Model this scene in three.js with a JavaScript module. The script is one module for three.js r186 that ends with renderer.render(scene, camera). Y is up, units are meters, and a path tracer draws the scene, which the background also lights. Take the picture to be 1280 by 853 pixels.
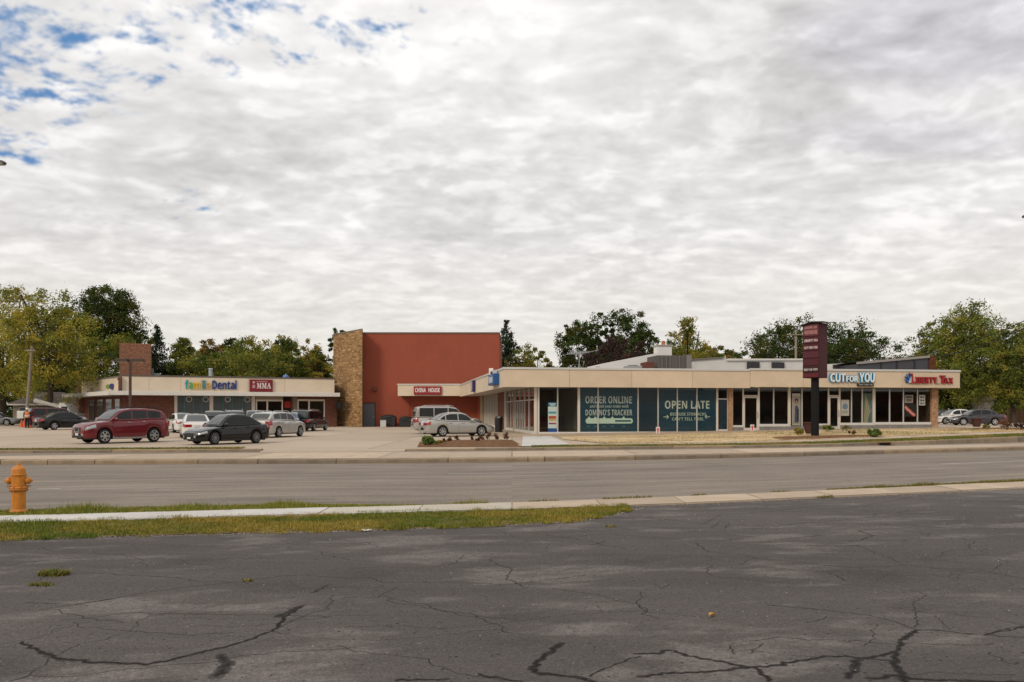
import * as THREE from 'three';
import { mergeGeometries } from 'three/addons/utils/BufferGeometryUtils.js';
import { RoundedBoxGeometry } from 'three/addons/geometries/RoundedBoxGeometry.js';
import { TextGeometry } from 'three/addons/geometries/TextGeometry.js';
import { FontLoader } from 'three/addons/loaders/FontLoader.js';

// ---------------------------------------------------------------- camera, sky, sun, exposure
const scene = new THREE.Scene();
const FOCAL = 1000, HORIZON = 515, EYE = 1.6;            // lens in photograph pixels (1280 x 853), level camera with a shifted lens
const camera = new THREE.PerspectiveCamera(2 * Math.atan(HORIZON / FOCAL) * 180 / Math.PI, 1280 / 1030, 0.1, 3000);
camera.position.set(0, EYE, 0);
camera.lookAt(0, EYE, -10);
camera.setViewOffset(1280, 2 * HORIZON, 0, 0, 1280, 853);
const renderer = new THREE.WebGLRenderer({ antialias: true });
renderer.setSize(1024, 682);
renderer.toneMapping = THREE.LinearToneMapping;
renderer.toneMappingExposure = 1.0;
renderer.shadowMap.enabled = true;

const SUN_DIR = new THREE.Vector3(-0.50, 0.56, 0.66).normalize();
const sun = new THREE.DirectionalLight(new THREE.Color(1, 0.86, 0.66), 1.5);
sun.position.copy(SUN_DIR).multiplyScalar(120); sun.target.position.set(0, 0, -45);
sun.position.add(sun.target.position);
sun.castShadow = true; sun.shadow.radius = 24; sun.shadow.mapSize.set(4096, 4096);
Object.assign(sun.shadow.camera, { left: -90, right: 90, top: 90, bottom: -90, near: 1, far: 300 });
scene.add(sun, sun.target);

// ---------------------------------------------------------------- noise
function rng(seed) { let s = (seed * 2654435761) >>> 0; return () => { s = (s + 0x6d2b79f5) >>> 0; let t = Math.imul(s ^ (s >>> 15), 1 | s); t = (t + Math.imul(t ^ (t >>> 7), 61 | t)) ^ t; return ((t ^ (t >>> 14)) >>> 0) / 4294967296; }; }
const LAT = 512, lattice = new Float32Array(LAT * LAT);
{ const r = rng(77); for (let i = 0; i < lattice.length; i++) lattice[i] = r(); }
function vn(x, y) {                                       // value noise 0..1
  const ix = Math.floor(x), iy = Math.floor(y); let fx = x - ix, fy = y - iy;
  fx = fx * fx * (3 - 2 * fx); fy = fy * fy * (3 - 2 * fy);
  const a = ix & 511, b = (ix + 1) & 511, c = (iy & 511) * LAT, d = ((iy + 1) & 511) * LAT;
  const p = lattice[a + c] + (lattice[b + c] - lattice[a + c]) * fx, q = lattice[a + d] + (lattice[b + d] - lattice[a + d]) * fx;
  return p + (q - p) * fy;
}
function fbm(x, y, n = 5, g = 0.5) { let s = 0, a = 1, t = 0; for (let i = 0; i < n; i++) { s += a * vn(x + i * 17.3, y + i * 9.7); t += a; a *= g; const X = x * 1.6 - y * 1.2; y = x * 1.2 + y * 1.6; x = X; } return s / t; }
const clamp = (v, a = 0, b = 1) => Math.min(b, Math.max(a, v));
const smooth = (a, b, v) => { const t = clamp((v - a) / (b - a)); return t * t * (3 - 2 * t); };
const mix = (a, b, t) => a + (b - a) * t;

// ---------------------------------------------------------------- sky: a thin warm-white altocumulus deck with one broken edge
{
  const W = 4096, H = 2048, data = new Float32Array(W * H * 4), sd = SUN_DIR;
  const blob = (px, pz, cx, cz, rx, rz) => { const a = (px - cx) / rx, b = (pz - cz) / rz; return Math.exp(-(a * a + b * b)); };
  for (let row = 0; row < H; row++) {
    const up = ((row + 0.5) / H - 0.5) * Math.PI, y = Math.sin(up), cu = Math.cos(up);
    for (let col = 0; col < W; col++) {
      const o = (row * W + col) * 4; data[o + 3] = 1;
      if (y <= 0) { data[o] = 0.34; data[o + 1] = 0.32; data[o + 2] = 0.29; continue; }
      const az = ((col + 0.5) / W - 0.5) * 2 * Math.PI, x = Math.cos(az) * cu, z = Math.sin(az) * cu;
      const k = 1 / (y + 0.16), px = x * k, pz = z * k;
      const wx = fbm(px * 3.1 + 40, pz * 3.1 + 11, 4) - 0.5, wz = fbm(px * 3.1 + 90, pz * 3.1 + 61, 4) - 0.5;
      const qx = px + wx * 0.12, qz = pz + wz * 0.12;
      const big = fbm(qx * 1.7 + 8.2, qz * 2.2 + 3.6, 4);                       // broad thick and thin areas
      const cell = fbm(qx * 12 + 31, qz * 15 + 7, 4, 0.5), puff = fbm(qx * 28 + 3, qz * 38 + 91, 4, 0.55);   // cloudlets
      const thick = 0.17 * blob(px, pz, 0.80, -1.50, 0.42, 0.20) + 0.11 * blob(px, pz, 0.95, -1.90, 0.5, 0.16) - 0.17 * blob(px, pz, -0.12, -1.50, 0.45, 0.22) + 0.07 * blob(px, pz, -0.30, -2.08, 0.45, 0.16);
      const edge = 1 - Math.abs(2 * cell - 1);                                   // bright seams between cloudlets
      let lum = 0.80 - 0.27 * (big - 0.5) - 1.0 * thick - 0.34 * (cell - 0.5) - 0.15 * (puff - 0.5) + 0.06 * Math.pow(smooth(0.55, 0.30, cell), 2);
      lum += 0.06 * Math.exp(-(1 - (x * sd.x + y * sd.y + z * sd.z)) * 3.0);
      const haze = 1 - smooth(0.03, 0.25, y);
      lum = mix(clamp(lum, 0.46, 1.02), 0.79 - 0.08 * (puff - 0.5), haze * 0.72);
      // opening in the deck: blue air between cloudlets
      const gap = 0.75 * blob(px, pz, -0.98, -1.42, 0.50, 0.20) + 0.85 * blob(px, pz, -1.26, -1.60, 0.36, 0.16) + 1.15 * blob(px, pz, -1.36, -1.88, 0.26, 0.10) + 0.5 * blob(px, pz, -0.45, -1.47, 0.35, 0.13);
      const thin = fbm(qx * 13 + 13, qz * 16 + 57, 5, 0.66);
      let blue = smooth(0.50, 0.86, gap * 0.30 + (1 - thin) * 1.25 - 0.235) * smooth(0.03, 0.3, gap + 0.35 * blob(px, pz, -0.95, -2.3, 0.3, 0.12));
      blue *= 1 - haze;
      const r = lum * mix(1.0, 1.02, haze), g = lum * mix(0.98, 0.975, haze), b = lum * mix(mix(0.965, 1.02, smooth(0.05, 0.13, thick)), 0.915, haze);
      data[o] = mix(r, 0.12, blue); data[o + 1] = mix(g, 0.27, blue); data[o + 2] = mix(b, 0.53, blue);
    }
  }
  const t = new THREE.DataTexture(data, W, H, THREE.RGBAFormat, THREE.FloatType);
  t.mapping = THREE.EquirectangularReflectionMapping; t.magFilter = THREE.LinearFilter; t.needsUpdate = true;
  scene.background = t; scene.environment = t;
}

// ---------------------------------------------------------------- helpers
const taken = {};
function numbered(n) { if (taken[n] === undefined) { taken[n] = 0; return n; } taken[n]++; return n + '_' + String(taken[n]).padStart(3, '0'); }
function thing(name, label, category, pos = [0, 0, 0], turn = 0, group) {
  const o = new THREE.Group(); o.name = numbered(name); o.position.set(...pos); o.rotation.y = turn; o.userData = { label, category };
  if (group) o.userData.group = group; scene.add(o); return o;
}
function muv(g) {                                          // uv in metres from the face that looks along each axis
  const p = g.attributes.position; if (!g.attributes.normal) g.computeVertexNormals(); const n = g.attributes.normal, uv = new Float32Array(p.count * 2);
  for (let i = 0; i < p.count; i++) {
    const ax = Math.abs(n.getX(i)), ay = Math.abs(n.getY(i)), az = Math.abs(n.getZ(i));
    uv[2 * i] = ax > ay && ax > az ? p.getZ(i) : p.getX(i); uv[2 * i + 1] = ay >= ax && ay >= az ? p.getZ(i) : p.getY(i);
  }
  g.setAttribute('uv', new THREE.BufferAttribute(uv, 2)); return g;
}
function part(parent, name, geo, mat, label) {
  const m = new THREE.Mesh(geo, mat); m.name = name; m.castShadow = m.receiveShadow = true; if (label) m.userData.label = label; parent.add(m); return m;
}
function struct(name, geo, mat, kind = 'structure', label, category) {
  const m = new THREE.Mesh(geo, mat); m.name = numbered(name); m.castShadow = m.receiveShadow = true; m.userData = { kind }; if (label) m.userData.label = label; if (category) m.userData.category = category; scene.add(m); return m;
}
const box = (x0, x1, y0, y1, z0, z1) => { const g = new THREE.BoxGeometry(x1 - x0, y1 - y0, z1 - z0); g.translate((x0 + x1) / 2, (y0 + y1) / 2, (z0 + z1) / 2); return muv(g); };
const rbox = (x0, x1, y0, y1, z0, z1, r = 0.02) => { const g = new RoundedBoxGeometry(x1 - x0, y1 - y0, z1 - z0, 2, r); g.translate((x0 + x1) / 2, (y0 + y1) / 2, (z0 + z1) / 2); return muv(g); };
const cyl = (r0, r1, h, x = 0, y = 0, z = 0, n = 14) => { const g = new THREE.CylinderGeometry(r1, r0, h, n); g.translate(x, y + h / 2, z); return g; };
function tube(pts, r, n = 12, seg = 6) { return new THREE.TubeGeometry(new THREE.CatmullRomCurve3(pts.map((p) => new THREE.Vector3(...p))), n, r, seg, false); }
function merge(list) { return mergeGeometries(list.map((g) => { const q = g.index ? g.toNonIndexed() : g; for (const k of Object.keys(q.attributes)) if (!['position', 'normal', 'uv'].includes(k)) q.deleteAttribute(k); if (!q.attributes.uv) muv(q); return q; })); }
function quads(list) {                                     // [[a,b,c,d], ...] corner points -> flat shaded geometry
  const p = []; for (const [a, b, c, d] of list) p.push(...a, ...b, ...c, ...a, ...c, ...d);
  const g = new THREE.BufferGeometry(); g.setAttribute('position', new THREE.BufferAttribute(new Float32Array(p), 3)); g.computeVertexNormals(); return muv(g);
}
// photograph pixel -> point: gp on ground of height h, at() at a known distance
const gp = (px, py, h = 0) => { const d = (EYE - h) * FOCAL / (py - HORIZON); return [(px - 640) / FOCAL * d, d]; };
const at = (px, py, d) => [(px - 640) / FOCAL * d, EYE - (py - HORIZON) / FOCAL * d, -d];
// rise of the far side of the street
const rise = (X, d) => smooth(37, 54, d) * (0.4 * smooth(0, 28, X) + 0.16 * smooth(-20, -36, X)) - 0.02;

// textures -------------------------------------------------------
function texture(w, h, fn, srgb = true) {                  // fn(x,y) -> [r,g,b] (0..1, encoded) or a grey value
  const a = new Uint8Array(w * h * 4);
  for (let y = 0; y < h; y++) for (let x = 0; x < w; x++) { const c = fn(x, y), o = (y * w + x) * 4; if (typeof c === 'number') a[o] = a[o + 1] = a[o + 2] = clamp(c) * 255; else { a[o] = clamp(c[0]) * 255; a[o + 1] = clamp(c[1]) * 255; a[o + 2] = clamp(c[2]) * 255; } a[o + 3] = 255; }
  const t = new THREE.DataTexture(a, w, h); t.wrapS = t.wrapT = THREE.RepeatWrapping; t.magFilter = THREE.LinearFilter; if (srgb) t.colorSpace = THREE.SRGBColorSpace; t.needsUpdate = true; return t;
}
const enc = (l) => (l <= 0.0031308 ? l * 12.92 : 1.055 * Math.pow(l, 1 / 2.4) - 0.055);
const tileN = (x, y, n, per, oct = 4) => { let s = 0, a = 1, t = 0, f = per; for (let i = 0; i < oct; i++) { const u = x / n * f, v = y / n * f, ix = Math.floor(u), iy = Math.floor(v); let fx = u - ix, fy = v - iy; fx = fx * fx * (3 - 2 * fx); fy = fy * fy * (3 - 2 * fy); const A = ix % f, B = (ix + 1) % f, C = ((iy % f) + i * 31) % 512 * LAT, D = (((iy + 1) % f) + i * 31) % 512 * LAT; const p = mix(lattice[A + C], lattice[B + C], fx), q = mix(lattice[A + D], lattice[B + D], fx); s += a * mix(p, q, fy); t += a; a *= 0.55; f *= 2; } return s / t; };
const rep = (t, s, s2 = s) => { const c = t.clone(); c.repeat.set(1 / s, 1 / s2); c.needsUpdate = true; return c; };
const grainT = texture(512, 512, (x, y) => { const n = tileN(x, y, 512, 64, 3); return n; }, false);        // fine grain for relief
const mottleT = texture(512, 512, (x, y) => { const n = tileN(x, y, 512, 4, 6); return 0.86 + 0.28 * (n - 0.5); });    // multiplies a base colour
const faintT = texture(512, 512, (x, y) => 0.955 + 0.07 * (tileN(x, y, 512, 6, 6) - 0.5) + 0.03 * (tileN(x, y, 512, 90, 2) - 0.5));
const std = (rgb, o = {}) => new THREE.MeshPhysicalMaterial({ color: new THREE.Color().setRGB(...rgb), roughness: 0.8, specularIntensity: (o.roughness ?? 0.8) >= 0.8 ? 0.35 : 0.8, ...o });
const mottled = (rgb, s = 3, o = {}) => std(rgb, { map: rep(mottleT, s), ...o });
// ---------------------------------------------------------------- ground
const lerpLine = (pts) => (X) => { if (X <= pts[0][0]) { const [a, b] = pts; return a[1] + (X - a[0]) * (b[1] - a[1]) / (b[0] - a[0]); } for (let i = 1; i < pts.length; i++) if (X <= pts[i][0] || i === pts.length - 1) { const a = pts[i - 1], b = pts[i]; return a[1] + (X - a[0]) * (b[1] - a[1]) / (b[0] - a[0]); } };
const soft = (f, w = 3) => (X) => (f(X - w) + 2 * f(X - w / 2) + 2 * f(X) + 2 * f(X + w / 2) + f(X + w)) / 8;
const walkFar = soft(lerpLine([[-7.76, 12.12], [-4.37, 12.84], [0, 13.8], [4.96, 15.5], [11.56, 18.06], [22, 22.3]]), 2);
const walkNear = soft(lerpLine([[-7.3, 11.42], [-4.1, 12.1], [0, 12.9], [1.95, 13.45], [4.6, 14.41], [10.6, 16.6], [21, 20.7]]), 2);
const roadNear = (X) => walkFar(X) + 0.12 + 0.75 * smooth(-1.2, -4.5, X);
const medFront = soft(lerpLine([[-26, 25.3], [-16.3, 25.75], [-8.7, 25.95], [-0.53, 26.7], [8.77, 29.55], [22.4, 35.4], [40, 44.5]]), 4);
const medBack = soft(lerpLine([[-28, 26.4], [-17.8, 27.7], [-10.5, 30.3], [-0.62, 31.0], [10.7, 33.5], [25, 39.1], [45, 48.5]]), 4);
const curb = soft(lerpLine([[-40, 31.2], [-20.9, 32.7], [-11.5, 34], [-0.7, 35.1], [12.1, 37.9], [28.9, 45.2], [50, 56]]), 4);
const ROAD_Y = -0.1;

// sheet between two lines d0(X), d1(X)
function sheet(x0, x1, d0, d1, nx, nd, height, uvf = (X, d) => [X, d]) {
  const pos = [], uv = [], idx = [];
  for (let i = 0; i <= nx; i++) for (let j = 0; j <= nd; j++) {
    const X = mix(x0, x1, i / nx), a = typeof d0 === 'function' ? d0(X) : d0, b = typeof d1 === 'function' ? d1(X) : d1, d = mix(a, b, j / nd);
    pos.push(X, typeof height === 'function' ? height(X, d, j / nd) : height, -d); uv.push(...uvf(X, d, j / nd));
    if (i < nx && j < nd) { const o = i * (nd + 1) + j; idx.push(o, o + nd + 1, o + 1, o + 1, o + nd + 1, o + nd + 2); }
  }
  const g = new THREE.BufferGeometry(); g.setAttribute('position', new THREE.Float32BufferAttribute(pos, 3)); g.setAttribute('uv', new THREE.Float32BufferAttribute(uv, 2)); g.setIndex(idx); g.computeVertexNormals(); return g;
}

// the base sheet, out to the horizon
const earthT = texture(512, 512, (x, y) => { const n = tileN(x, y, 512, 6, 6), m = tileN(x, y, 512, 40, 3); return [enc(0.10 + 0.10 * n), enc(0.11 + 0.06 * n + 0.02 * m), enc(0.05 + 0.03 * m)]; });
{ const xs = [], ds = []; for (const v of [-1500, -600, -300, -150, -90, -60, -45, -36, -28, -20, -12, -6, 0, 6, 12, 18, 24, 30, 40, 60, 90, 150, 300, 600, 1500]) xs.push(v); for (const v of [-400, -60, 0, 30, 33, 36, 39, 42, 46, 50, 54, 60, 80, 120, 200, 400, 900, 1800]) ds.push(v);
  const pos = [], uv = [], idx = [];
  xs.forEach((X, i) => ds.forEach((d, j) => { pos.push(X, d < 50 ? -0.3 : rise(X, d) - 0.08, -d); uv.push(X, d); if (i < xs.length - 1 && j < ds.length - 1) { const o = i * ds.length + j; idx.push(o, o + ds.length, o + 1, o + 1, o + ds.length, o + ds.length + 1); } }));
  const g = new THREE.BufferGeometry(); g.setAttribute('position', new THREE.Float32BufferAttribute(pos, 3)); g.setAttribute('uv', new THREE.Float32BufferAttribute(uv, 2)); g.setIndex(idx); g.computeVertexNormals();
  struct('ground', g, std([1, 1, 1], { map: rep(earthT, 9), roughness: 1 })); }

// --- the worn asphalt lot this side of the street: cracks and tar seams traced on the ground
const CR = [ // [width m, darkness, points in photograph pixels]
  [0.045, 0.75, [[25, 803], [50, 815], [77, 825], [118, 828], [181, 831], [215, 825], [249, 816], [286, 808], [319, 798], [346, 786], [359, 769], [380, 757]]],
  [0.065, 0.22, [[50, 815], [77, 825], [118, 828], [181, 831], [215, 825], [249, 816], [286, 808]]],
  [0.09, 0.4, [[346, 772], [362, 765], [374, 759]]], [0.05, 0.35, [[388, 742], [400, 737], [413, 731]]],
  [0.12, 0.35, [[276, 820], [284, 826], [282, 836], [270, 846]]],
  [0.018, 0.7, [[32, 753], [67, 755], [96, 756], [141, 749], [188, 740], [235, 734], [302, 727], [346, 721], [380, 719], [430, 723], [464, 722], [480, 729], [531, 728], [574, 728], [632, 731], [672, 727], [732, 719]]],
  [0.03, 0.6, [[96, 756], [118, 752], [141, 749]]], [0.012, 0.6, [[45, 764], [70, 759], [96, 756]]],
  [0.014, 0.5, [[0, 738], [20, 735], [38, 733], [46, 728], [62, 716], [80, 708]]],
  [0.02, 0.5, [[15, 852], [30, 846], [48, 838]]],
  [0.018, 0.45, [[235, 768], [255, 767], [278, 764]]],
  [0.014, 0.7, [[430, 747], [452, 747], [470, 748], [497, 734]]], [0.012, 0.6, [[430, 784], [500, 783], [558, 786]]], [0.012, 0.5, [[502, 752], [528, 750]]],
  [0.012, 0.55, [[558, 786], [640, 778], [720, 768], [800, 764], [880, 772]]],
  [0.07, 0.62, [[705, 804], [696, 809], [685, 818], [672, 829], [665, 836], [670, 841], [685, 843], [719, 846], [742, 853]]],
  [0.045, 0.62, [[494, 850], [541, 851], [560, 849]]], [0.05, 0.5, [[596, 843], [605, 845], [630, 849], [652, 852]]],
  [0.03, 0.55, [[736, 845], [759, 835], [780, 827], [800, 821]]], [0.05, 0.6, [[796, 818], [815, 818], [836, 813], [848, 816], [860, 820], [884, 825], [944, 835]]],
  [0.05, 0.62, [[800, 846], [830, 843], [860, 841], [900, 838], [944, 835], [970, 832], [994, 827], [1025, 822], [1052, 820], [1082, 823], [1100, 820], [1119, 815]]],
  [0.025, 0.5, [[944, 835], [961, 852]]], [0.055, 0.5, [[944, 835], [955, 845], [961, 852]]],
  [0.06, 0.6, [[1119, 815], [1124, 807], [1129, 801], [1138, 794], [1146, 788]]],
  [0.075, 0.5, [[1072, 825], [1068, 838], [1060, 848]]], [0.075, 0.6, [[1119, 815], [1117, 822], [1120, 831], [1127, 842], [1132, 853]]],
  [0.035, 0.6, [[1082, 823], [1100, 825], [1119, 828]]], [0.06, 0.55, [[1085, 849], [1100, 847], [1120, 846], [1150, 850], [1280, 853]]],
  [0.03, 0.7, [[1146, 788], [1165, 788], [1186, 790], [1210, 793], [1233, 794], [1255, 790], [1280, 784]]], [0.03, 0.65, [[1233, 794], [1256, 796], [1290, 799]]], [0.03, 0.5, [[1233, 794], [1250, 788], [1290, 782]]],
  [0.022, 0.65, [[1146, 788], [1132, 782], [1119, 778], [1102, 773], [1085, 769], [1062, 767], [1038, 764], [1000, 760], [961, 757]]],
  [0.014, 0.65, [[1144, 785], [1146, 770], [1142, 754], [1150, 749], [1157, 744], [1145, 740], [1126, 737]]], [0.014, 0.5, [[1126, 737], [1090, 734], [1052, 731]]],
  [0.012, 0.55, [[1146, 763], [1165, 768], [1178, 777], [1186, 788]]],
  [0.02, 0.65, [[870, 679], [884, 690], [931, 694], [948, 699], [984, 702], [1025, 706], [1065, 709], [1100, 709], [1132, 707], [1165, 710], [1199, 714], [1240, 718], [1280, 722]]],
  [0.014, 0.6, [[924, 707], [934, 700], [948, 699]]], [0.022, 0.6, [[971, 675], [1000, 672], [1038, 668]]], [0.03, 0.6, [[1072, 663], [1082, 667], [1092, 670], [1078, 675], [1062, 677]]],
  [0.02, 0.55, [[1011, 682], [1040, 684], [1072, 682], [1090, 690], [1110, 697], [1126, 704]]], [0.022, 0.7, [[1038, 717], [1050, 723], [1058, 727]]],
  [0.014, 0.7, [[941, 818], [943, 811], [954, 805]]], [0.014, 0.7, [[914, 808], [917, 813], [919, 818]]], [0.014, 0.6, [[1008, 779], [1022, 777], [1033, 771]]], [0.012, 0.6, [[1078, 808], [1092, 800], [1090, 788], [1096, 781]]],
  [0.03, 0.55, [[722, 682], [744, 681], [756, 677]]], [0.014, 0.8, [[800, 741], [803, 747], [796, 754], [800, 760], [810, 766]]], [0.012, 0.7, [[818, 730], [824, 734], [826, 737], [840, 730]]], [0.012, 0.6, [[746, 757], [752, 765]]],
  [0.012, 0.5, [[1186, 722], [1190, 716], [1198, 718], [1196, 727]]], [0.012, 0.5, [[785, 643], [830, 650], [880, 655], [940, 662], [1000, 655]]], [0.012, 0.45, [[880, 655], [900, 644], [960, 640], [1030, 632]]], [0.012, 0.45, [[890, 660], [900, 653], [912, 655], [905, 661]]],
  [0.014, 0.45, [[1000, 655], [1060, 650], [1120, 644], [1190, 640]]], [0.012, 0.45, [[1100, 655], [1180, 660], [1280, 652]]], [0.012, 0.4, [[940, 634], [990, 640], [1060, 636], [1140, 622]]], [0.012, 0.4, [[640, 664], [700, 672], [760, 668], [850, 675]]],
].map(([w, k, pts]) => [w, k, pts.map(([px, py]) => gp(px, Math.min(py, 853)))]);
function lotTexture(x0, x1, d0, d1, w, h, seed) {
  const cv = document.createElement('canvas'); cv.width = w; cv.height = h; const c = cv.getContext('2d'), im = c.createImageData(w, h), a = im.data, r = rng(seed);
  const sx = (x1 - x0) / w, sd = (d1 - d0) / h;
  for (let y = 0; y < h; y++) for (let x = 0; x < w; x++) {
    const X = x0 + (x + 0.5) * sx, d = d1 - (y + 0.5) * sd, o = (y * w + x) * 4;
    const broad = fbm(X * 0.28 + 40, d * 0.5 + 9, 4), mid = fbm(X * 1.1 + d * 0.25 + 7, d * 2.6 - X * 0.5 + 3, 5, 0.6), speck = vn(X * 95, d * 95), sp2 = vn(X * 37 + 9, d * 37), sp3 = vn(X * 170, d * 170);
    let l = 0.084 + 0.042 * (broad - 0.5) + 0.020 * (fbm(X * 0.5 - d * 0.3 + 3, d * 5.5 + X * 0.6, 4) - 0.5);
    l += 0.062 * smooth(0.50, 0.76, mid) * (0.35 + sp2 * 1.1);                                  // scuffed, dusty patches
    l *= 0.62 + 0.44 * speck + 0.32 * sp3; if (sp2 > 0.84) l *= 1 - 2.2 * (sp2 - 0.84); if (speck > 0.93) l *= 1.35;
    l -= 0.012 * smooth(0.62, 0.8, fbm(X * 0.9 + 80, d * 1.4 + 20, 4));
    a[o] = enc(l * 1.08) * 255; a[o + 1] = enc(l * 0.96) * 255; a[o + 2] = enc(l * 0.92) * 255; a[o + 3] = 255;
  }
  c.putImageData(im, 0, 0);
  const PX = (p) => [(p[0] - x0) / sx, (d1 - p[1]) / sd];
  { const hr = rng(515); c.lineCap = 'round';               // web of hairline cracks, the same on every sheet of the lot
    for (let i = 0; i < 230; i++) { let X = mix(-9, 13, Math.pow(hr(), 0.75)), d = mix(4.3, 16, hr()), a = hr() * 6.283; const n = 6 + Math.floor(hr() * 26), k = 0.5 + 0.4 * hr(), w = 0.006 + 0.009 * hr(); for (let q = 0; q < n; q++) { const b = a + (hr() - 0.5) * 1.3, l = 0.04 + 0.09 * hr(), Y = X + Math.cos(b) * l, e = d + Math.sin(b) * l * 0.7; const p0 = PX([X, d]), p1 = PX([Y, e]); c.strokeStyle = `rgba(26,24,23,${k * (0.6 + 0.4 * hr())})`; c.lineWidth = Math.max(0.9, w / sx); c.beginPath(); c.moveTo(...p0); c.lineTo(...p1); c.stroke(); X = Y; d = e; a += (hr() - 0.5) * 0.5; } } }
  c.lineCap = 'round'; c.lineJoin = 'round';
  for (const [wd, k, pts] of CR) {                          // ragged tar lines and open cracks
    const jr = rng(Math.round(pts[0][0] * 1000) + 7), line = [];
    for (let i = 0; i + 1 < pts.length; i++) { const [A, B] = [pts[i], pts[i + 1]], L = Math.hypot(B[0] - A[0], B[1] - A[1]), n = Math.max(2, Math.ceil(L / 0.05)); for (let q = 0; q < n; q++) line.push([mix(A[0], B[0], q / n) + (jr() - 0.5) * 0.035, mix(A[1], B[1], q / n) + (jr() - 0.5) * 0.035]); }
    line.push(pts[pts.length - 1]);
    for (let pass = 0; pass < 2; pass++) for (let i = 0; i + 1 < line.length; i++) {
      const [ax, ay] = PX(line[i]), [bx, by] = PX(line[i + 1]); const ww = wd * (pass ? 0.35 : 0.75 + 0.6 * jr());
      if (pass && jr() < 0.35) continue;
      c.save(); c.setTransform(1, 0, 0, sx / sd, 0, 0); c.strokeStyle = `rgba(${pass ? '16,15,14' : '36,33,32'},${pass ? Math.min(1, k * 1.1) : Math.min(1, k * 1.15)})`; c.lineWidth = Math.max(1.0, ww * 0.66 / sx); c.beginPath(); c.moveTo(ax, ay * sd / sx); c.lineTo(bx, by * sd / sx); c.stroke(); c.restore();
    }
  }
  for (let i = 0; i < 3200 * (x1 - x0) * (d1 - d0) / 33; i++) { const X = mix(x0, x1, r()), d = mix(d0, d1, r()), s = 0.004 + 0.010 * r() * r(); const [qx, qy] = PX([X, d]); c.fillStyle = r() < 0.72 ? `rgba(16,15,15,${0.35 + 0.5 * r()})` : `rgba(150,142,136,${0.25 + 0.35 * r()})`; c.beginPath(); c.ellipse(qx, qy, s / sx, s / sd * (0.5 + r() * 0.5), r() * 3, 0, 7); c.fill(); }
  const t = new THREE.CanvasTexture(cv); t.colorSpace = THREE.SRGBColorSpace; t.magFilter = THREE.LinearFilter; return t;
}
const grainBump = rep(grainT, 0.9);
const lotUv = (x0, x1, d0, d1) => (X, d) => [(X - x0) / (x1 - x0), (d - d0) / (d1 - d0)];
function lotSheet(x0, x1, d0, d1, w, h, seed, far) {
  const g = sheet(x0, x1, d0, far || d1, 24, 8, 0, lotUv(x0, x1, d0, d1));
  struct('parking_lot', g, std([1, 1, 1], { map: lotTexture(x0, x1, d0, d1, w, h, seed), bumpMap: (() => { const b = grainT.clone(); b.repeat.set((x1 - x0) / 0.9, (d1 - d0) / 0.9); b.needsUpdate = true; return b; })(), bumpScale: 0.006, roughness: 0.88 }));
}
lotSheet(-6.5, 0, 4, 9.5, 2048, 1730, 1); lotSheet(0, 6.5, 4, 9.5, 2048, 1730, 2);
lotSheet(-13, 13, 9.5, 19.2, 2048, 1024, 3, (X) => Math.min(19.2, walkNear(X) + 0.3));
const plainLotT = texture(512, 512, (x, y) => { const l = 0.045 + 0.03 * tileN(x, y, 512, 4, 5) + 0.03 * (tileN(x, y, 512, 64, 3) - 0.5); return [enc(l * 1.03), enc(l * 0.965), enc(l * 0.95)]; });
{ const m = std([1, 1, 1], { map: rep(plainLotT, 4), roughness: 0.9 });
  struct('parking_lot', sheet(-70, 70, -40, 4, 4, 4, 0, (X, d) => [X, d]), m);
  for (const s of [-1, 1]) { struct('parking_lot', sheet(s * 6.5, s * 70, 4, 9.5, 4, 2, 0), m); struct('parking_lot', sheet(s * 13, s * 70, 9.5, (X) => walkNear(clamp(X, -30, 50)) + 0.3, 24, 2, 0), m); } }

// --- pavement slabs along the near side
const concreteT = texture(1024, 1024, (x, y) => { const n = tileN(x, y, 1024, 5, 6), m = tileN(x, y, 1024, 96, 3), l = 0.385 + 0.12 * (n - 0.5) + 0.12 * (m - 0.5); return [enc(l * 1.22), enc(l * 0.98), enc(l * 0.75)]; });
const slabM = [1.0, 0.93, 1.06, 0.88].map((k) => std([k, k, k], { map: rep(concreteT, 2.2), roughness: 0.92, bumpMap: rep(grainT, 0.8), bumpScale: 0.003 }));
const freshConcreteT = texture(512, 512, (x, y) => { const n = tileN(x, y, 512, 5, 6), m = tileN(x, y, 512, 96, 2), l = 0.56 + 0.14 * (n - 0.5) + 0.10 * (m - 0.5); return [enc(l * 1.03), enc(l), enc(l * 0.96)]; });   // newer, whiter pour
const wornSlabM = [[0.92, 0.88, 0.80], [0.84, 0.78, 0.68]].map((c) => std(c, { map: rep(freshConcreteT, 2.2), roughness: 0.9 })), whiteSlabM = [1, 0.94, 0.98].map((k) => std([k, k, k], { map: rep(freshConcreteT, 2.2), roughness: 0.9 }));
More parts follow.
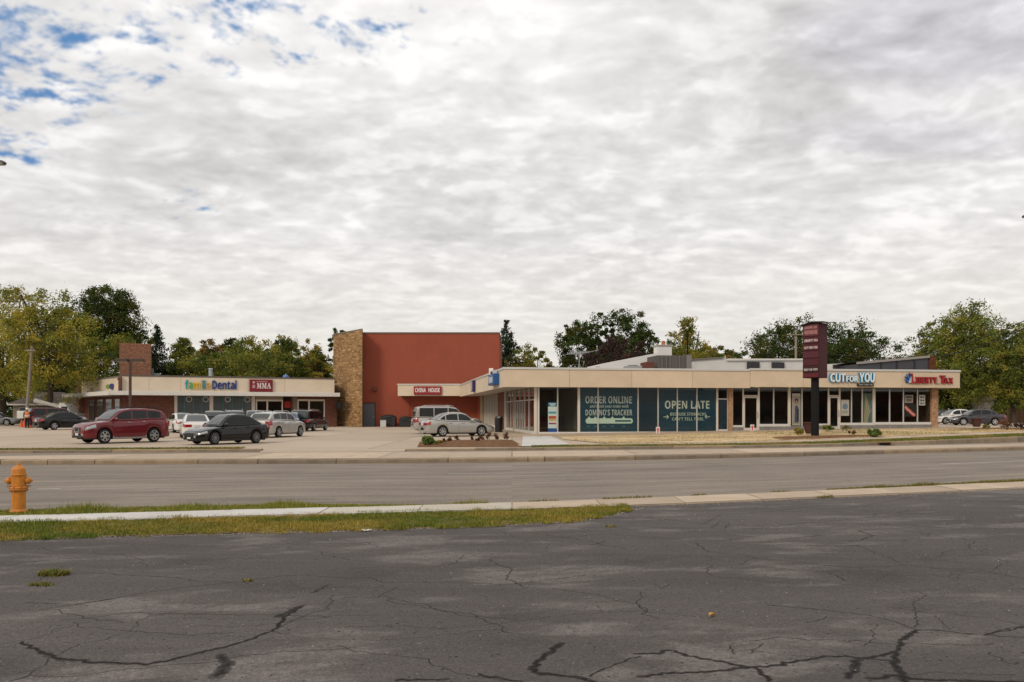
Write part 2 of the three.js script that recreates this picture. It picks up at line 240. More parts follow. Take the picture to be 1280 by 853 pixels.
{ const root = new THREE.Group(); root.name = 'pavement'; root.userData = { kind: 'structure', label: 'narrow concrete pavement between the grass strip and the street' }; scene.add(root);
  let k = 0; for (let X = -30; X < 46; X += 1.5, k++) {
    const g = sheet(X + 0.008, X + 1.492, walkNear, walkFar, 4, 3, (x, d) => 0.028 + 0.012 * (vn(Math.floor(X / 1.5 + 100) * 3.7, 2) - 0.5), (x, d) => [x + k * 0.37, d]);
    const p = g.attributes.position, skirt = []; // slab edges
    const e = [X + 0.008, X + 1.492]; for (const x of e) skirt.push([[x, 0.028, -walkNear(x)], [x, 0.028, -walkFar(x)], [x, -0.1, -walkFar(x)], [x, -0.1, -walkNear(x)]]);
    skirt.push([[e[0], 0.028, -walkNear(e[0])], [e[1], 0.028, -walkNear(e[1])], [e[1], -0.02, -walkNear(e[1])], [e[0], -0.02, -walkNear(e[0])]]);
    skirt.push([[e[0], 0.028, -walkFar(e[0])], [e[1], 0.028, -walkFar(e[1])], [e[1], -0.1, -walkFar(e[1])], [e[0], -0.1, -walkFar(e[0])]]);
    part(root, 'slab', merge([g, quads(skirt)]), X < -3.2 ? whiteSlabM[k % 3] : X < -0.6 ? wornSlabM[k % 2] : slabM[(k * 7) % 4]);
  } }
// soil under the verges
const soilT = texture(512, 512, (x, y) => { const n = tileN(x, y, 512, 6, 5), m = tileN(x, y, 512, 60, 3); return [enc(0.10 + 0.07 * n + 0.05 * m), enc(0.075 + 0.05 * n + 0.04 * m), enc(0.035 + 0.03 * m)]; });
const soilM = std([1, 1, 1], { map: rep(soilT, 1.6), roughness: 1 });
const grassNear = soft(lerpLine([...[[0, 676], [160, 671], [320, 667.5], [470, 663.5], [620, 658], [720, 652.8], [765, 645], [787, 639]].map(([a, b]) => gp(a, b)), [2.3, 13.4]]), 0.15);
struct('verge_soil', sheet(-20, 1.75, (X) => Math.min(grassNear(Math.max(X, -6.4)) + 0.02 + 0.12 * vn(X * 4, 3) * vn(X * 11, 8) + (X < -6.4 ? (X + 6.4) * 0.25 : 0), walkNear(X)), walkNear, 300, 3, 0.008), soilM);
struct('verge_soil', sheet(-30, 40, walkFar, (X) => roadNear(X) + 0.02, 80, 2, (X, d, v) => 0.012 - 0.03 * v), soilM);

// --- street
const roadT = texture(1024, 1024, (x, y) => { const n = tileN(x, y, 1024, 4, 6), m = tileN(x, y, 1024, 128, 2), l = 0.255 + 0.06 * (n - 0.5) + 0.05 * (m - 0.5); return [enc(l * 1.07), enc(l * 0.985), enc(l * 0.91)]; });
const roadBands = (() => {                                 // worn wheel tracks run along the lanes
  const w = 1024, h = 512; return texture(w, h, (x, y) => { const v = y / h * 24; const n = fbm(x * 0.012, v * 4.2 + 3, 4), lane = fbm(3.3, v * 1.1, 2), m = vn(x * 0.9, y * 0.9), g = tileN(x, y, 512, 8, 5);
    const l = 0.195 + 0.13 * (n - 0.5) + 0.05 * (lane - 0.5) + 0.05 * (m - 0.5) + 0.05 * (g - 0.5); return [enc(l * 1.14), enc(l * 0.97), enc(l * 0.82)]; }); })();
struct('street', sheet(-120, 120, (X) => roadNear(clamp(X, -40, 50)), (X) => curb(clamp(X, -60, 70)), 160, 10, ROAD_Y, (X, d, v) => [X / 26, v]), std([1, 1, 1], { map: roadBands, roughness: 0.85, bumpMap: (() => { const b = grainT.clone(); b.repeat.set(26, 22); b.needsUpdate = true; return b; })(), bumpScale: 0.004 }));
const paintM = std([0.62, 0.60, 0.57], { map: rep(mottleT, 0.7), roughness: 0.7 });
function roadMark(px0, py0, px1, py1, w) { const a = gp(px0, py0, ROAD_Y), b = gp(px1, py1, ROAD_Y); const g = sheet(a[0], b[0], (X) => mix(a[1], b[1], (X - a[0]) / (b[0] - a[0])) - w / 2, (X) => mix(a[1], b[1], (X - a[0]) / (b[0] - a[0])) + w / 2, 8, 1, ROAD_Y + 0.005); const m = struct('lane_marking', g, paintM); return m; }
roadMark(1176, 580.6, 1300, 575.5, 0.13); roadMark(44, 612.2, 76, 611.2, 0.12); roadMark(560, 592.8, 735, 590.8, 0.07);
{ const tarM = std([0.13, 0.12, 0.11], { roughness: 0.9 }); const seam = (pts, w) => { const L = pts.map(([a, b]) => gp(a, b, ROAD_Y)), f = lerpLine(L); struct('road_seam', sheet(L[0][0], L[L.length - 1][0], (X) => f(X) - w * (0.4 + 0.5 * vn(X * 3, 1)), (X) => f(X) + w * (0.4 + 0.5 * vn(X * 3, 9)), 60, 1, ROAD_Y + 0.004), tarM); };
  seam([[330, 596.5], [450, 595.5], [570, 594]], 0.025); seam([[210, 626], [300, 625], [420, 624.4]], 0.02); }

// --- raised concrete median with kerb stones
const kerbM = [[0.40, 0.31, 0.22], [0.35, 0.275, 0.20], [0.44, 0.335, 0.23], [0.31, 0.25, 0.19]].map((c) => std(c, { map: rep(mottleT, 1.3), roughness: 0.92, bumpMap: rep(grainT, 0.7), bumpScale: 0.004 }));
const MED_Y = 0.055;
{ const root = new THREE.Group(); root.name = 'median'; root.userData = { kind: 'structure', label: 'raised concrete median between the two carriageways' }; scene.add(root);
  const joints = [0, 59, 118, 247, 322, 420, 560, 660, 681, 794, 902, 1006, 1105, 1198, 1290].map((px) => { let X = (px - 640) / 1000 * 26; for (let i = 0; i < 20; i++) X = (px - 640) / 1000 * medFront(X); return X; });
  while (joints[0] > -70) joints.unshift(joints[0] - 3.1); while (joints[joints.length - 1] < 80) joints.push(joints[joints.length - 1] + 3.1);
  for (let i = 0; i + 1 < joints.length; i++) {
    const x0 = joints[i] + 0.012, x1 = joints[i + 1] - 0.012, n = 8, prof = [[0.0, -0.06], [0.0, 0.105], [0.012, 0.132], [0.04, 0.150], [0.32, 0.157], [0.32, -0.06]], pos = [], idx = [];
    const tilt = (vn(i * 5.3, 3) - 0.5) * 0.02;
    for (let a = 0; a <= n; a++) { const X = mix(x0, x1, a / n); prof.forEach(([o, y]) => pos.push(X, ROAD_Y + y + tilt * (a / n - 0.5), -(medFront(X) + o))); if (a < n) for (let b = 0; b < 5; b++) { const q = a * 6 + b; idx.push(q, q + 6, q + 1, q + 1, q + 6, q + 7); } }
    for (const q of [0, n * 6]) idx.push(q, q + 1, q + 2, q, q + 2, q + 3, q, q + 3, q + 4, q, q + 4, q + 5);
    let g = new THREE.BufferGeometry(); g.setAttribute('position', new THREE.Float32BufferAttribute(pos, 3)); g.setIndex(idx); g = g.toNonIndexed(); g.computeVertexNormals(); muv(g);
    part(root, 'kerb_stone', g, kerbM[(i * 5 + (i % 3)) % 4]);
  }
  // concrete top, poured in bays
  let k = 0; for (let X = -72; X < 80; X += 4.5, k++) part(root, 'slab', sheet(X + 0.01, X + 4.49, (x) => medFront(x) + 0.335, medBack, 6, 2, MED_Y + 0.002, (x, d) => [x + k, d]), slabM[(k * 3) % 4]);
  part(root, 'kerb_face', sheet(-72, 80, medBack, (X) => medBack(X) + 0.02, 80, 1, (X, d, v) => (v ? ROAD_Y - 0.02 : MED_Y)), kerbM[1]);
}
// --- far side of the street
const lotConcreteT = texture(1024, 1024, (x, y) => { const n = tileN(x, y, 1024, 5, 6), m = tileN(x, y, 1024, 128, 2), l = 0.375 + 0.10 * (n - 0.5) + 0.05 * (m - 0.5); return [enc(l * 1.19), enc(l * 0.98), enc(l * 0.77)]; });
const lotConcreteM = [0.96, 1.0, 0.93, 1.04].map((k) => std([k, k, k], { map: rep(lotConcreteT, 13), roughness: 0.93 }));
{ // paved in big bays, each its own slab with a joint
  const root = new THREE.Group(); root.name = 'far_parking_lot'; root.userData = { kind: 'structure', label: 'pale concrete car park around the shops' }; scene.add(root);
  let k = 0; const dl = [0, 44, 53, 62, 71, 80, 90, 135];
  for (let X = -75; X < 75; X += 6.25) for (let j = 0; j + 1 < dl.length; j++, k++) {
    if (curb(X + 6.25) > dl[j + 1] - 0.3 && curb(X) > dl[j + 1] - 0.3) continue; const g = sheet(X + 0.015, X + 6.235, (x) => Math.max(dl[j] + 0.015, curb(x) + 0.01), (x) => Math.max(dl[j + 1] - 0.015, curb(x) + 0.02), 6, 6, (x, d) => rise(x, d), (x, d) => [x + k * 1.7, d + k * 0.9]);
    part(root, 'slab', g, lotConcreteM[(k * 7 + (k >> 2)) % 4]);
  }
  part(root, 'joint_filler', sheet(-75, 75, (x) => curb(x) + 0.02, 135, 60, 40, (x, d) => rise(x, d) - 0.012), std([0.17, 0.15, 0.13], { roughness: 1 }));
}
const DRIVE0 = -10.6, DRIVE1 = -4.6;
struct('driveway_apron', sheet(DRIVE0, DRIVE1, (X) => curb(X) - 0.55, (X) => curb(X) + 0.02, 10, 3, (X, d, v) => mix(ROAD_Y + 0.003, rise(X, d) + 0.002, v)), lotConcreteM[1]);
{ const root = new THREE.Group(); root.name = 'kerb'; root.userData = { kind: 'structure', label: 'concrete kerb along the far side of the street' }; scene.add(root);
  let i = 0; for (let x0 = -70.6; x0 < 70; x0 += 3, i++) { if (x0 + 3 > DRIVE0 + 0.01 && x0 < DRIVE1 - 0.01) continue;
    const prof = [[-0.16, -0.04], [-0.15, 0.10], [-0.12, 0.125], [0.02, 0.13], [0.02, -0.04]], pos = [], idx = [], n = 4, h = smooth(DRIVE1, DRIVE1 + 4, x0) + smooth(DRIVE0, DRIVE0 - 4, x0);
    for (let a = 0; a <= n; a++) { const X = mix(x0 + 0.008, x0 + 2.992, a / n); prof.forEach(([o, y]) => pos.push(X, ROAD_Y + (y > 0 ? (y * 0.75 + 0.25 * y * h) + (rise(X, curb(X)) + 0.02) * (y > 0.11 ? 1 : 0.8) : y), -(curb(X) + o))); if (a < n) for (let b = 0; b < 4; b++) { const q = a * 5 + b; idx.push(q, q + 5, q + 1, q + 1, q + 5, q + 6); } }
    let g = new THREE.BufferGeometry(); g.setAttribute('position', new THREE.Float32BufferAttribute(pos, 3)); g.setIndex(idx); g = g.toNonIndexed(); g.computeVertexNormals(); muv(g);
    part(root, 'kerb_stone', g, kerbM[(i * 3) % 4]); } }
const strawT = texture(1024, 1024, (x, y) => { const n = tileN(x, y, 1024, 5, 6), m = tileN(x, y, 1024, 100, 3), g = smooth(0.56, 0.72, tileN((x + 300) % 1024, y, 1024, 9, 5)); const l = 0.56 + 0.24 * (n - 0.5) + 0.2 * (m - 0.5); return [enc(mix(l * 1.08, 0.20, g * 0.5)), enc(mix(l * 0.83, 0.19, g * 0.5)), enc(mix(l * 0.52, 0.07, g * 0.5))]; });
const strawM = std([1, 1, 1], { map: rep(strawT, 7), roughness: 1, bumpMap: rep(grainT, 1.2), bumpScale: 0.02 });
const oliveT = texture(512, 512, (x, y) => { const n = tileN(x, y, 512, 8, 5), m = tileN(x, y, 512, 90, 2), l = 0.15 + 0.12 * (n - 0.5) + 0.08 * (m - 0.5); return [enc(l * 1.2), enc(l * 1.05), enc(l * 0.38)]; });
const oliveM = std([1, 1, 1], { map: rep(oliveT, 3), roughness: 1 });
const up = (o) => (X, d) => rise(X, d) + o;
struct('grass_verge', sheet(-70, DRIVE0, (X) => curb(X) + 0.03, (X) => curb(X) + 1.7 * smooth(DRIVE0, DRIVE0 - 3, X) + 0.04, 40, 3, up(0.02)), oliveM);
struct('grass_verge', sheet(DRIVE1 + 4, 70, (X) => curb(X) + 0.03, (X) => curb(X) + 2.2 * smooth(DRIVE1 + 3.5, DRIVE1 + 8, X) + 0.04, 60, 3, up(0.02)), oliveM);
{ const root = new THREE.Group(); root.name = 'far_pavement'; root.userData = { kind: 'structure', label: 'pale concrete pavement in front of the dry lawn' }; scene.add(root);
  let k = 0; for (let X = -3; X < 70; X += 1.6, k++) part(root, 'slab', sheet(X + 0.01, X + 1.59, (x) => curb(x) + 2.24, (x) => curb(x) + 3.8, 2, 2, up(0.024), (x, d) => [x + k, d]), slabM[(k * 3 + 1) % 4]); }
const facadeD = (X) => 51.5 + 0.155 * (X + 0.515);
struct('dry_lawn', sheet(3.0, 60, (X) => Math.max(curb(X) + 3.84, 46 - (X - 3.0) * 3.2), (X) => (X < 31.5 ? facadeD(X) - 0.6 : Math.max(curb(X) + 4.2, facadeD(31.5) - 0.6 - (X - 31.5) * 0.25)), 90, 10, up(0.03)), strawM);
// pale walk from the pavement to the corner shop door, laid in slabs
{ const root = new THREE.Group(); root.name = 'shop_walk'; root.userData = { kind: 'structure', label: 'pale walk leading to the corner shop door' }; scene.add(root);
  const a = [gp(652, 558.5), gp(712, 556)], b = [[0.7, 52.3], [2.5, 52.3]]; for (let i = 0; i < 7; i++) { const t0 = i / 7 + 0.002, t1 = (i + 1) / 7 - 0.002, q = (t, s) => { const A = [mix(a[0][0], b[0][0], t), mix(a[0][1], b[0][1], t)], B = [mix(a[1][0], b[1][0], t), mix(a[1][1], b[1][1], t)]; const X = mix(A[0], B[0], s), d = mix(A[1], B[1], s); return [X, rise(X, d) + 0.036, -d]; };
    part(root, 'slab', quads([[q(t0, 0), q(t0, 1), q(t1, 1), q(t1, 0)]]), whiteSlabM[i % 3]); } }
// raised walk under the shop canopy
struct('shop_walkway', (() => { const p = []; const A = [-0.515, 51.5], dir = [-0.1489, 0.9889]; const P = (s, o) => [A[0] + dir[0] * s + 0.9889 * o, 0.14, -(A[1] + dir[1] * s + 0.1489 * o)]; const q = [P(-0.3, -0.2), P(-0.3, 2.3), P(34.8, 2.3), P(34.8, -0.2)]; const lo = (v) => [v[0], -0.1, v[2]]; return quads([[q[0], q[1], q[2], q[3]], [lo(q[0]), lo(q[1]), q[1], q[0]], [lo(q[3]), lo(q[0]), q[0], q[3]]]); })(), slabM[1]);
struct('shop_walkway', quads([[[0.9, 0.135, -51.75], [32.2, 0.5, -56.6], [32.0, 0.5, -57.9], [0.9, 0.135, -52.9]], [[0.9, -0.1, -51.75], [32.2, 0.1, -56.6], [32.2, 0.5, -56.6], [0.9, 0.135, -51.75]]]), slabM[3]);
// bark beds
const barkT = texture(512, 512, (x, y) => { const n = tileN(x, y, 512, 10, 5), m = tileN(x, y, 512, 80, 3), l = 0.6 + 0.7 * (n - 0.5) + 0.8 * (m - 0.5); return [enc(0.35 * l), enc(0.185 * l), enc(0.092 * l)]; });
const barkM = std([1, 1, 1], { map: rep(barkT, 1.5), roughness: 1, bumpMap: rep(grainT, 0.6), bumpScale: 0.03 });
function bed(name, poly, h) { // low mound
  const n = 14, pos = [], idx = []; for (let i = 0; i <= n; i++) for (let j = 0; j <= n; j++) { const s = i / n, t = j / n, X = mix(mix(poly[0][0], poly[1][0], s), mix(poly[3][0], poly[2][0], s), t), d = mix(mix(poly[0][1], poly[1][1], s), mix(poly[3][1], poly[2][1], s), t); const e = Math.min(s, 1 - s, t, 1 - t); pos.push(X, rise(X, d) + (e === 0 ? 0.005 : 0.03 + h * smooth(0, 0.35, e) + 0.03 * (vn(X * 2, d * 2) - 0.5)), -d); if (i < n && j < n) { const o = i * (n + 1) + j; idx.push(o, o + n + 1, o + 1, o + 1, o + n + 1, o + n + 2); } }
  const g = new THREE.BufferGeometry(); g.setAttribute('position', new THREE.Float32BufferAttribute(pos, 3)); g.setIndex(idx); g.computeVertexNormals(); muv(g); return struct(name, g, barkM); }
bed('bark_bed', [[-4.33, 36.5], [0.6, 36.7], [0.0, 46.2], [-5.0, 43.4]], 0.12);
bed('bark_bed', [gp(968, 550, 0.1), gp(1120, 547, 0.12), [21.5, 46.8], [14.5, 46.5]], 0.08);
bed('bark_bed', [gp(1186, 540.5, 0.22), gp(1330, 540.5, 0.25), [42, 58.5], [31.5, 57.5]], 0.08);
// ---------------------------------------------------------------- buildings
const glassM = new THREE.MeshPhysicalMaterial({ color: new THREE.Color().setRGB(0.66, 0.69, 0.69), transmission: 1, thickness: 0, roughness: 0.02, ior: 1.5 });
const aluM = std([0.50, 0.48, 0.45], { metalness: 0.25, roughness: 0.45 });
const creamFrameM = std([0.60, 0.55, 0.49], { roughness: 0.55 });
const whiteTrimM = std([0.68, 0.655, 0.62], { map: rep(faintT, 2), roughness: 0.6 });
const tanM = [1, 0.97, 1.03, 0.985].map((k) => std([0.665 * k, 0.535 * k, 0.40 * k], { map: rep(faintT, 5), roughness: 0.62 }));
const paleTanM = [1, 0.98, 1.02].map((k) => std([0.68 * k, 0.575 * k, 0.445 * k], { map: rep(faintT, 5), roughness: 0.62 }));
const capM = std([0.55, 0.535, 0.52], { metalness: 0.2, roughness: 0.5 });
const soffitM = std([0.55, 0.50, 0.44], { roughness: 0.8 });
const darkM = std([0.03, 0.03, 0.032], { roughness: 0.6 });
const roofM = std([0.40, 0.38, 0.36], { map: rep(mottleT, 6), roughness: 0.9 });
const inWallM = std([0.42, 0.36, 0.30], { roughness: 0.9 }), inFloorM = std([0.24, 0.19, 0.155], { roughness: 0.6 });
const blackMetalM = std([0.02, 0.02, 0.022], { roughness: 0.45, metalness: 0.3 });
// brickwork (courses far too fine to see singly) and rubble stone, colour with relief
function brickTex(w, bw, bh, cols, mort, seed) { const r = rng(seed), tone = []; for (let i = 0; i < 4096; i++) tone.push([cols[Math.floor(r() * cols.length)], 0.8 + 0.4 * r()]);
  const f = (x, y) => { const row = Math.floor(y / bh), off = (row % 2) * bw / 2, c = Math.floor((x + off) / bw) % Math.round(w / bw), lx = (x + off) % bw, ly = y % bh; return [row, c, lx, ly]; };
  const map = texture(w, w, (x, y) => { const [row, c, lx, ly] = f(x, y); if (lx < 1.5 || ly < 1.5) return mort.map(enc); const [t, k] = tone[(row * 97 + c * 13) % 4096], g = 0.9 + 0.2 * vn(x * 0.6, y * 0.6); return t.map((v) => enc(v * k * g)); });
  const bump = texture(w, w, (x, y) => { const [, , lx, ly] = f(x, y); return lx < 1.5 || ly < 1.5 ? 0.1 : 0.75 + 0.25 * vn(x * 0.5, y * 0.5); }, false); return [map, bump]; }
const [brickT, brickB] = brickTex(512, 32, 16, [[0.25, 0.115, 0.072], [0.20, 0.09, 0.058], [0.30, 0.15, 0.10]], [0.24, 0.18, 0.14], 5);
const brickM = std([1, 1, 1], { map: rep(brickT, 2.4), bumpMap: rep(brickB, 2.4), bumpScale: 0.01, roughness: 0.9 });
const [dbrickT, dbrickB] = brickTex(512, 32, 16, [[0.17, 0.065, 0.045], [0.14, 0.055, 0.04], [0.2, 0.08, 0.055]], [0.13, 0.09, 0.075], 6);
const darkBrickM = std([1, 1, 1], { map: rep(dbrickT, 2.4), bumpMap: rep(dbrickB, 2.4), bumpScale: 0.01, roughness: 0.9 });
const [tbrickT, tbrickB] = brickTex(512, 32, 16, [[0.42, 0.24, 0.135], [0.36, 0.20, 0.115], [0.47, 0.29, 0.17]], [0.34, 0.26, 0.19], 8);
const tanBrickM = std([1, 1, 1], { map: rep(tbrickT, 2.4), bumpMap: rep(tbrickB, 2.4), bumpScale: 0.01, roughness: 0.9 });
const [stoneT, stoneB] = (() => { const r = rng(31), W = 1024, H = 1024, tm = [], id = new Int32Array(W * H).fill(-1); let y = 0, n = 0; // coursed rubble of uneven lengths
  while (y < H) { const h = Math.min(H - y, 14 + Math.floor(r() * 26)); let x = Math.floor(r() * 60), x0 = x; do { const w = Math.min(24 + Math.floor(r() * 90), x0 + W - x); for (let b = 2; b < h; b++) for (let a = 2; a < w; a++) id[(y + b) * W + (x + a) % W] = n; const q = r(); const kk = 0.66 + 0.5 * r(); tm.push([mix(0.29, 0.46, q), mix(0.165, 0.29, q), mix(0.075, 0.145, q)].map((v) => v * kk)); n++; x += w; } while (x < x0 + W); y += h; }
  return [texture(W, H, (x, yy) => { const i = id[yy * W + x]; const g = 0.82 + 0.36 * fbm(x * 0.05, yy * 0.09, 3); return i < 0 ? [0.36, 0.29, 0.22] : tm[i].map((v) => enc(v * g)); }), texture(W, H, (x, yy) => { const i = id[yy * W + x]; return i < 0 ? 0.1 : 0.45 + 0.5 * ((i * 7919) % 97) / 97 * 0.8 + 0.15 * vn(x * 0.15, yy * 0.15); }, false)]; })();
const stoneM = std([1, 1, 1], { map: rep(stoneT, 6.5), bumpMap: rep(stoneB, 6.5), bumpScale: 0.05, roughness: 0.92 });
const redStuccoT = texture(1024, 1024, (x, y) => { const n = tileN(x, y, 1024, 3, 6), s = fbm(x * 0.016, y * 0.0035 + 7, 3), m = tileN(x, y, 1024, 128, 2), l = 1 + 0.22 * (n - 0.5) + 0.14 * (s - 0.5) + 0.12 * (m - 0.5); return [enc(0.295 * l), enc(0.077 * l), enc(0.047 * l)]; });
const redStuccoM = std([1, 1, 1], { map: rep(redStuccoT, 9), roughness: 0.85, bumpMap: rep(grainT, 0.8), bumpScale: 0.004 });

// a facade frame: local x along the front, z out towards the street; fx / fy turn photograph pixels into places on that front
function facade(A, theta, groundY) {
  const c = Math.cos(theta), s = Math.sin(theta), [Ax, dA] = A;
  const fx = (px, z = 0) => { const k = (px - 640) / FOCAL; return (k * dA - k * c * z - Ax - s * z) / (c - k * s); };
  const dist = (x, z = 0) => dA + s * x - c * z;
  const fy = (px, py, z = 0) => EYE - (py - HORIZON) / FOCAL * dist(fx(px, z), z) - groundY;
  return { fx, fy, dist, pos: [Ax, groundY, -dA], theta, world: (x, y, z) => [Ax + c * x + s * z, y + groundY, -(dA + s * x - c * z)] };
}
// flat print: a canvas on a thin plate
function canvasTex(w, h, draw) { const cv = document.createElement('canvas'); cv.width = w; cv.height = h; draw(cv.getContext('2d'), w, h); const t = new THREE.CanvasTexture(cv); t.colorSpace = THREE.SRGBColorSpace; t.magFilter = THREE.LinearFilter; return t; }
function plateUV(x0, x1, y0, y1, z, u0 = 0, u1 = 1, v0 = 0, v1 = 1) { const g = new THREE.PlaneGeometry(x1 - x0, y1 - y0); g.translate((x0 + x1) / 2, (y0 + y1) / 2, z); const uv = g.attributes.uv; for (let i = 0; i < 4; i++) uv.setXY(i, mix(u0, u1, uv.getX(i)), mix(v0, v1, uv.getY(i))); return g; }
const fitText = (c, text, x, y, w, size, style = 'bold', fam = 'sans-serif') => { c.font = `${style} ${size}px ${fam}`; const m = c.measureText(text).width; c.save(); c.translate(x, y); c.scale(w / m, 1); c.fillText(text, 0, 0); c.restore(); };

// ================================ corner shops (long tan fascia)
const RB = facade([-0.515, 51.5], 0.1538, 0.0);
const shops = thing('shop_building', 'long low row of shops with tan fascia and big windows facing the street', 'building', RB.pos, RB.theta);
{
  const g = shops, { fx, fy } = RB, FT = [4.48, 4.54], FB = [3.2, 3.28], WZ = -0.95;   // fascia tops, bottoms; window line behind the fascia
  const xB = fx(938), xC = fx(1200);
  // fascia panels with open seams
  const seamsA = [630, 712, 790, 866, 938].map((p) => fx(p)), seamsB = [938, 1004, 1061, 1128, 1200].map((p) => fx(p));
  [[seamsA, 0], [seamsB, 1]].forEach(([S, q]) => { for (let i = 0; i + 1 < S.length; i++) part(g, 'fascia_panel', rbox(S[i] + 0.008, S[i + 1] - 0.008, FB[q], FT[q] - 0.15, -0.22, q * 0.03, 0.012), tanM[(i + q * 2) % 4]); });
  part(g, 'fascia_cap', rbox(-0.06, xB - 0.01, FT[0] - 0.146, FT[0], -0.30, 0.05, 0.02), capM); part(g, 'fascia_cap', rbox(xB + 0.01, xC + 0.04, FT[1] - 0.146, FT[1], -0.30, 0.09, 0.02), capM);
  part(g, 'fascia_backing', box(0.02, xC - 0.25, FB[0] + 0.09, FT[0] - 0.2, -0.30, -0.225), soffitM);
  // end return of the fascia on the car park side
  part(g, 'fascia_panel', rbox(xC - 0.2, xC + 0.01, FB[1], FT[1] - 0.15, -14, -0.23, 0.012), tanM[1]);
  // side fascia along the wing, towards the red hall (local direction of A->D)
  const ct = Math.cos(RB.theta), st = Math.sin(RB.theta), loc = (X, d) => { const a = X - RB.pos[0], b = -(d - 51.5); return [a * ct - b * st, a * st + b * ct]; }; // world -> local x,z
  const D = loc(-5.5, 84.6), dx = D[0], dz = D[1], L = Math.hypot(dx, dz), ux = dx / L, uz = dz / L, nx = -uz, nz = ux; // n: outward (to -x side)
  const sgn = nx < 0 ? 1 : -1, N = [nx * sgn, nz * sgn];
  const bar = (s0, s1, y0, y1, o0, o1) => { const P = (s, o) => [ux * s + N[0] * o, uz * s + N[1] * o], q = [P(s0, o0), P(s1, o0), P(s1, o1), P(s0, o1)], lo = q.map(([x, z]) => [x, y0, z]), hi = q.map(([x, z]) => [x, y1, z]); return quads([[lo[0], lo[1], hi[1], hi[0]], [lo[1], lo[2], hi[2], hi[1]], [lo[2], lo[3], hi[3], hi[2]], [lo[3], lo[0], hi[0], hi[3]], [hi[0], hi[1], hi[2], hi[3]], [lo[3], lo[2], lo[1], lo[0]]]); };
  for (let i = 0; i < 6; i++) part(g, 'fascia_panel', bar(L * i / 6 + (i ? 0.01 : 0.005), L * (i + 1) / 6 - 0.01, FB[0], FT[0] - 0.15, -0.22, 0), paleTanM[i % 3]);
  part(g, 'fascia_cap', bar(0.08, L - 0.02, FT[0] - 0.146, FT[0] - 0.002, -0.3, 0.05), capM);
  // flat roof, soffit, end walls, back
  const poly = (pts, y) => { const sh = THREE.ShapeUtils.triangulateShape(pts.map(([x, z]) => new THREE.Vector2(x, z)), []); const p = []; sh.forEach((f) => f.forEach((i) => p.push(pts[i][0], y, pts[i][1]))); const q = new THREE.BufferGeometry(); q.setAttribute('position', new THREE.Float32BufferAttribute(p, 3)); q.computeVertexNormals(); return muv(q); };
  const wingIn = [D[0] + 14, D[1] - 2];
  const plan = [[0.1, -0.25], [xC - 0.1, -0.25], [xC - 0.1, -14], [16, -16], [wingIn[0], D[1]], [D[0] + 0.15, D[1]]];
  part(g, 'roof', poly(plan, 4.2), roofM); part(g, 'soffit', poly(plan, FB[0] + 0.05), soffitM);
  // interior
  part(g, 'floor', poly(plan.map(([x, z]) => [x + 0.3, z - 0.4]), 0.06), inFloorM); part(g, 'back_wall', box(2, xC - 1.2, 0.05, 3.2, -9.2, -9), inWallM);
  for (const px of [724, 912, 1093]) { const x = fx(px, WZ); part(g, 'party_wall', box(x - 0.08, x + 0.08, 0.05, 3.22, -9, WZ - 0.12), inWallM); }
  part(g, 'end_wall', box(fx(1172, WZ) - 0.35, fx(1172, WZ) - 0.05, 0.1, 3.3, -14, WZ - 0.2), tanBrickM);
  // shop counters and shelves deep inside
  for (const [a, b, y, z, m] of [[676, 700, 0.95, -5, [0.2, 0.05, 0.04]], [955, 985, 1.0, -4.5, [0.14, 0.10, 0.07]], [1054, 1088, 1.0, -5, [0.2, 0.17, 0.14]], [1100, 1150, 0.8, -4.2, [0.22, 0.06, 0.05]]]) part(g, 'counter', rbox(fx(a, z), fx(b, z), 0.08, y + 0.3, z - 0.6, z, 0.03), std(m));
  // front glazing: each entry [px0, px1, kind]
  const gy = (px) => mix(0.10, 0.52, clamp((fx(px, WZ) - 2) / 28));            // floor level along the sloping front
  const TOPY = 3.19, mull = (px, w, y0, mat = aluM) => part(g, 'mullion', rbox(fx(px, WZ) - w / 2, fx(px, WZ) + w / 2, y0, 3.24, WZ - 0.06, WZ + 0.05, 0.01), mat);
  const filmA = canvasTex(1024, 600, (c, w, h) => { c.fillStyle = '#06313f'; c.fillRect(0, 0, w, h); for (let i = 0; i < 500; i++) { c.fillStyle = `rgba(${20 + (i * 7) % 20},${60 + (i * 13) % 24},${75 + (i * 5) % 20},0.05)`; c.fillRect((i * 331) % w, (i * 173) % h, 60, 24); }
    c.fillStyle = '#98a39a'; c.textBaseline = 'alphabetic'; fitText(c, 'ORDER ONLINE', 90, 210, 840, 135); fitText(c, 'and track your order with', 170, 268, 690, 52, 'italic bold', 'serif'); fitText(c, "DOMINO'S TRACKER", 90, 375, 840, 110);
    c.fillStyle = '#a9c0ae'; c.beginPath(); c.roundRect(100, 415, 840, 72, 36); c.fill(); c.fillStyle = '#24505a'; c.beginPath(); c.roundRect(620, 440, 290, 24, 12); c.fill(); c.fillStyle = '#a9c0ae'; for (const x of [160, 270, 430, 575, 775]) { c.beginPath(); c.arc(x, 412, 20, 0, 7); c.fill(); } c.fillStyle = 'rgba(120,150,140,0.35)'; for (const x of [150, 270, 430, 575, 775]) { c.fillRect(x - 28, 515, 56, 22); } });
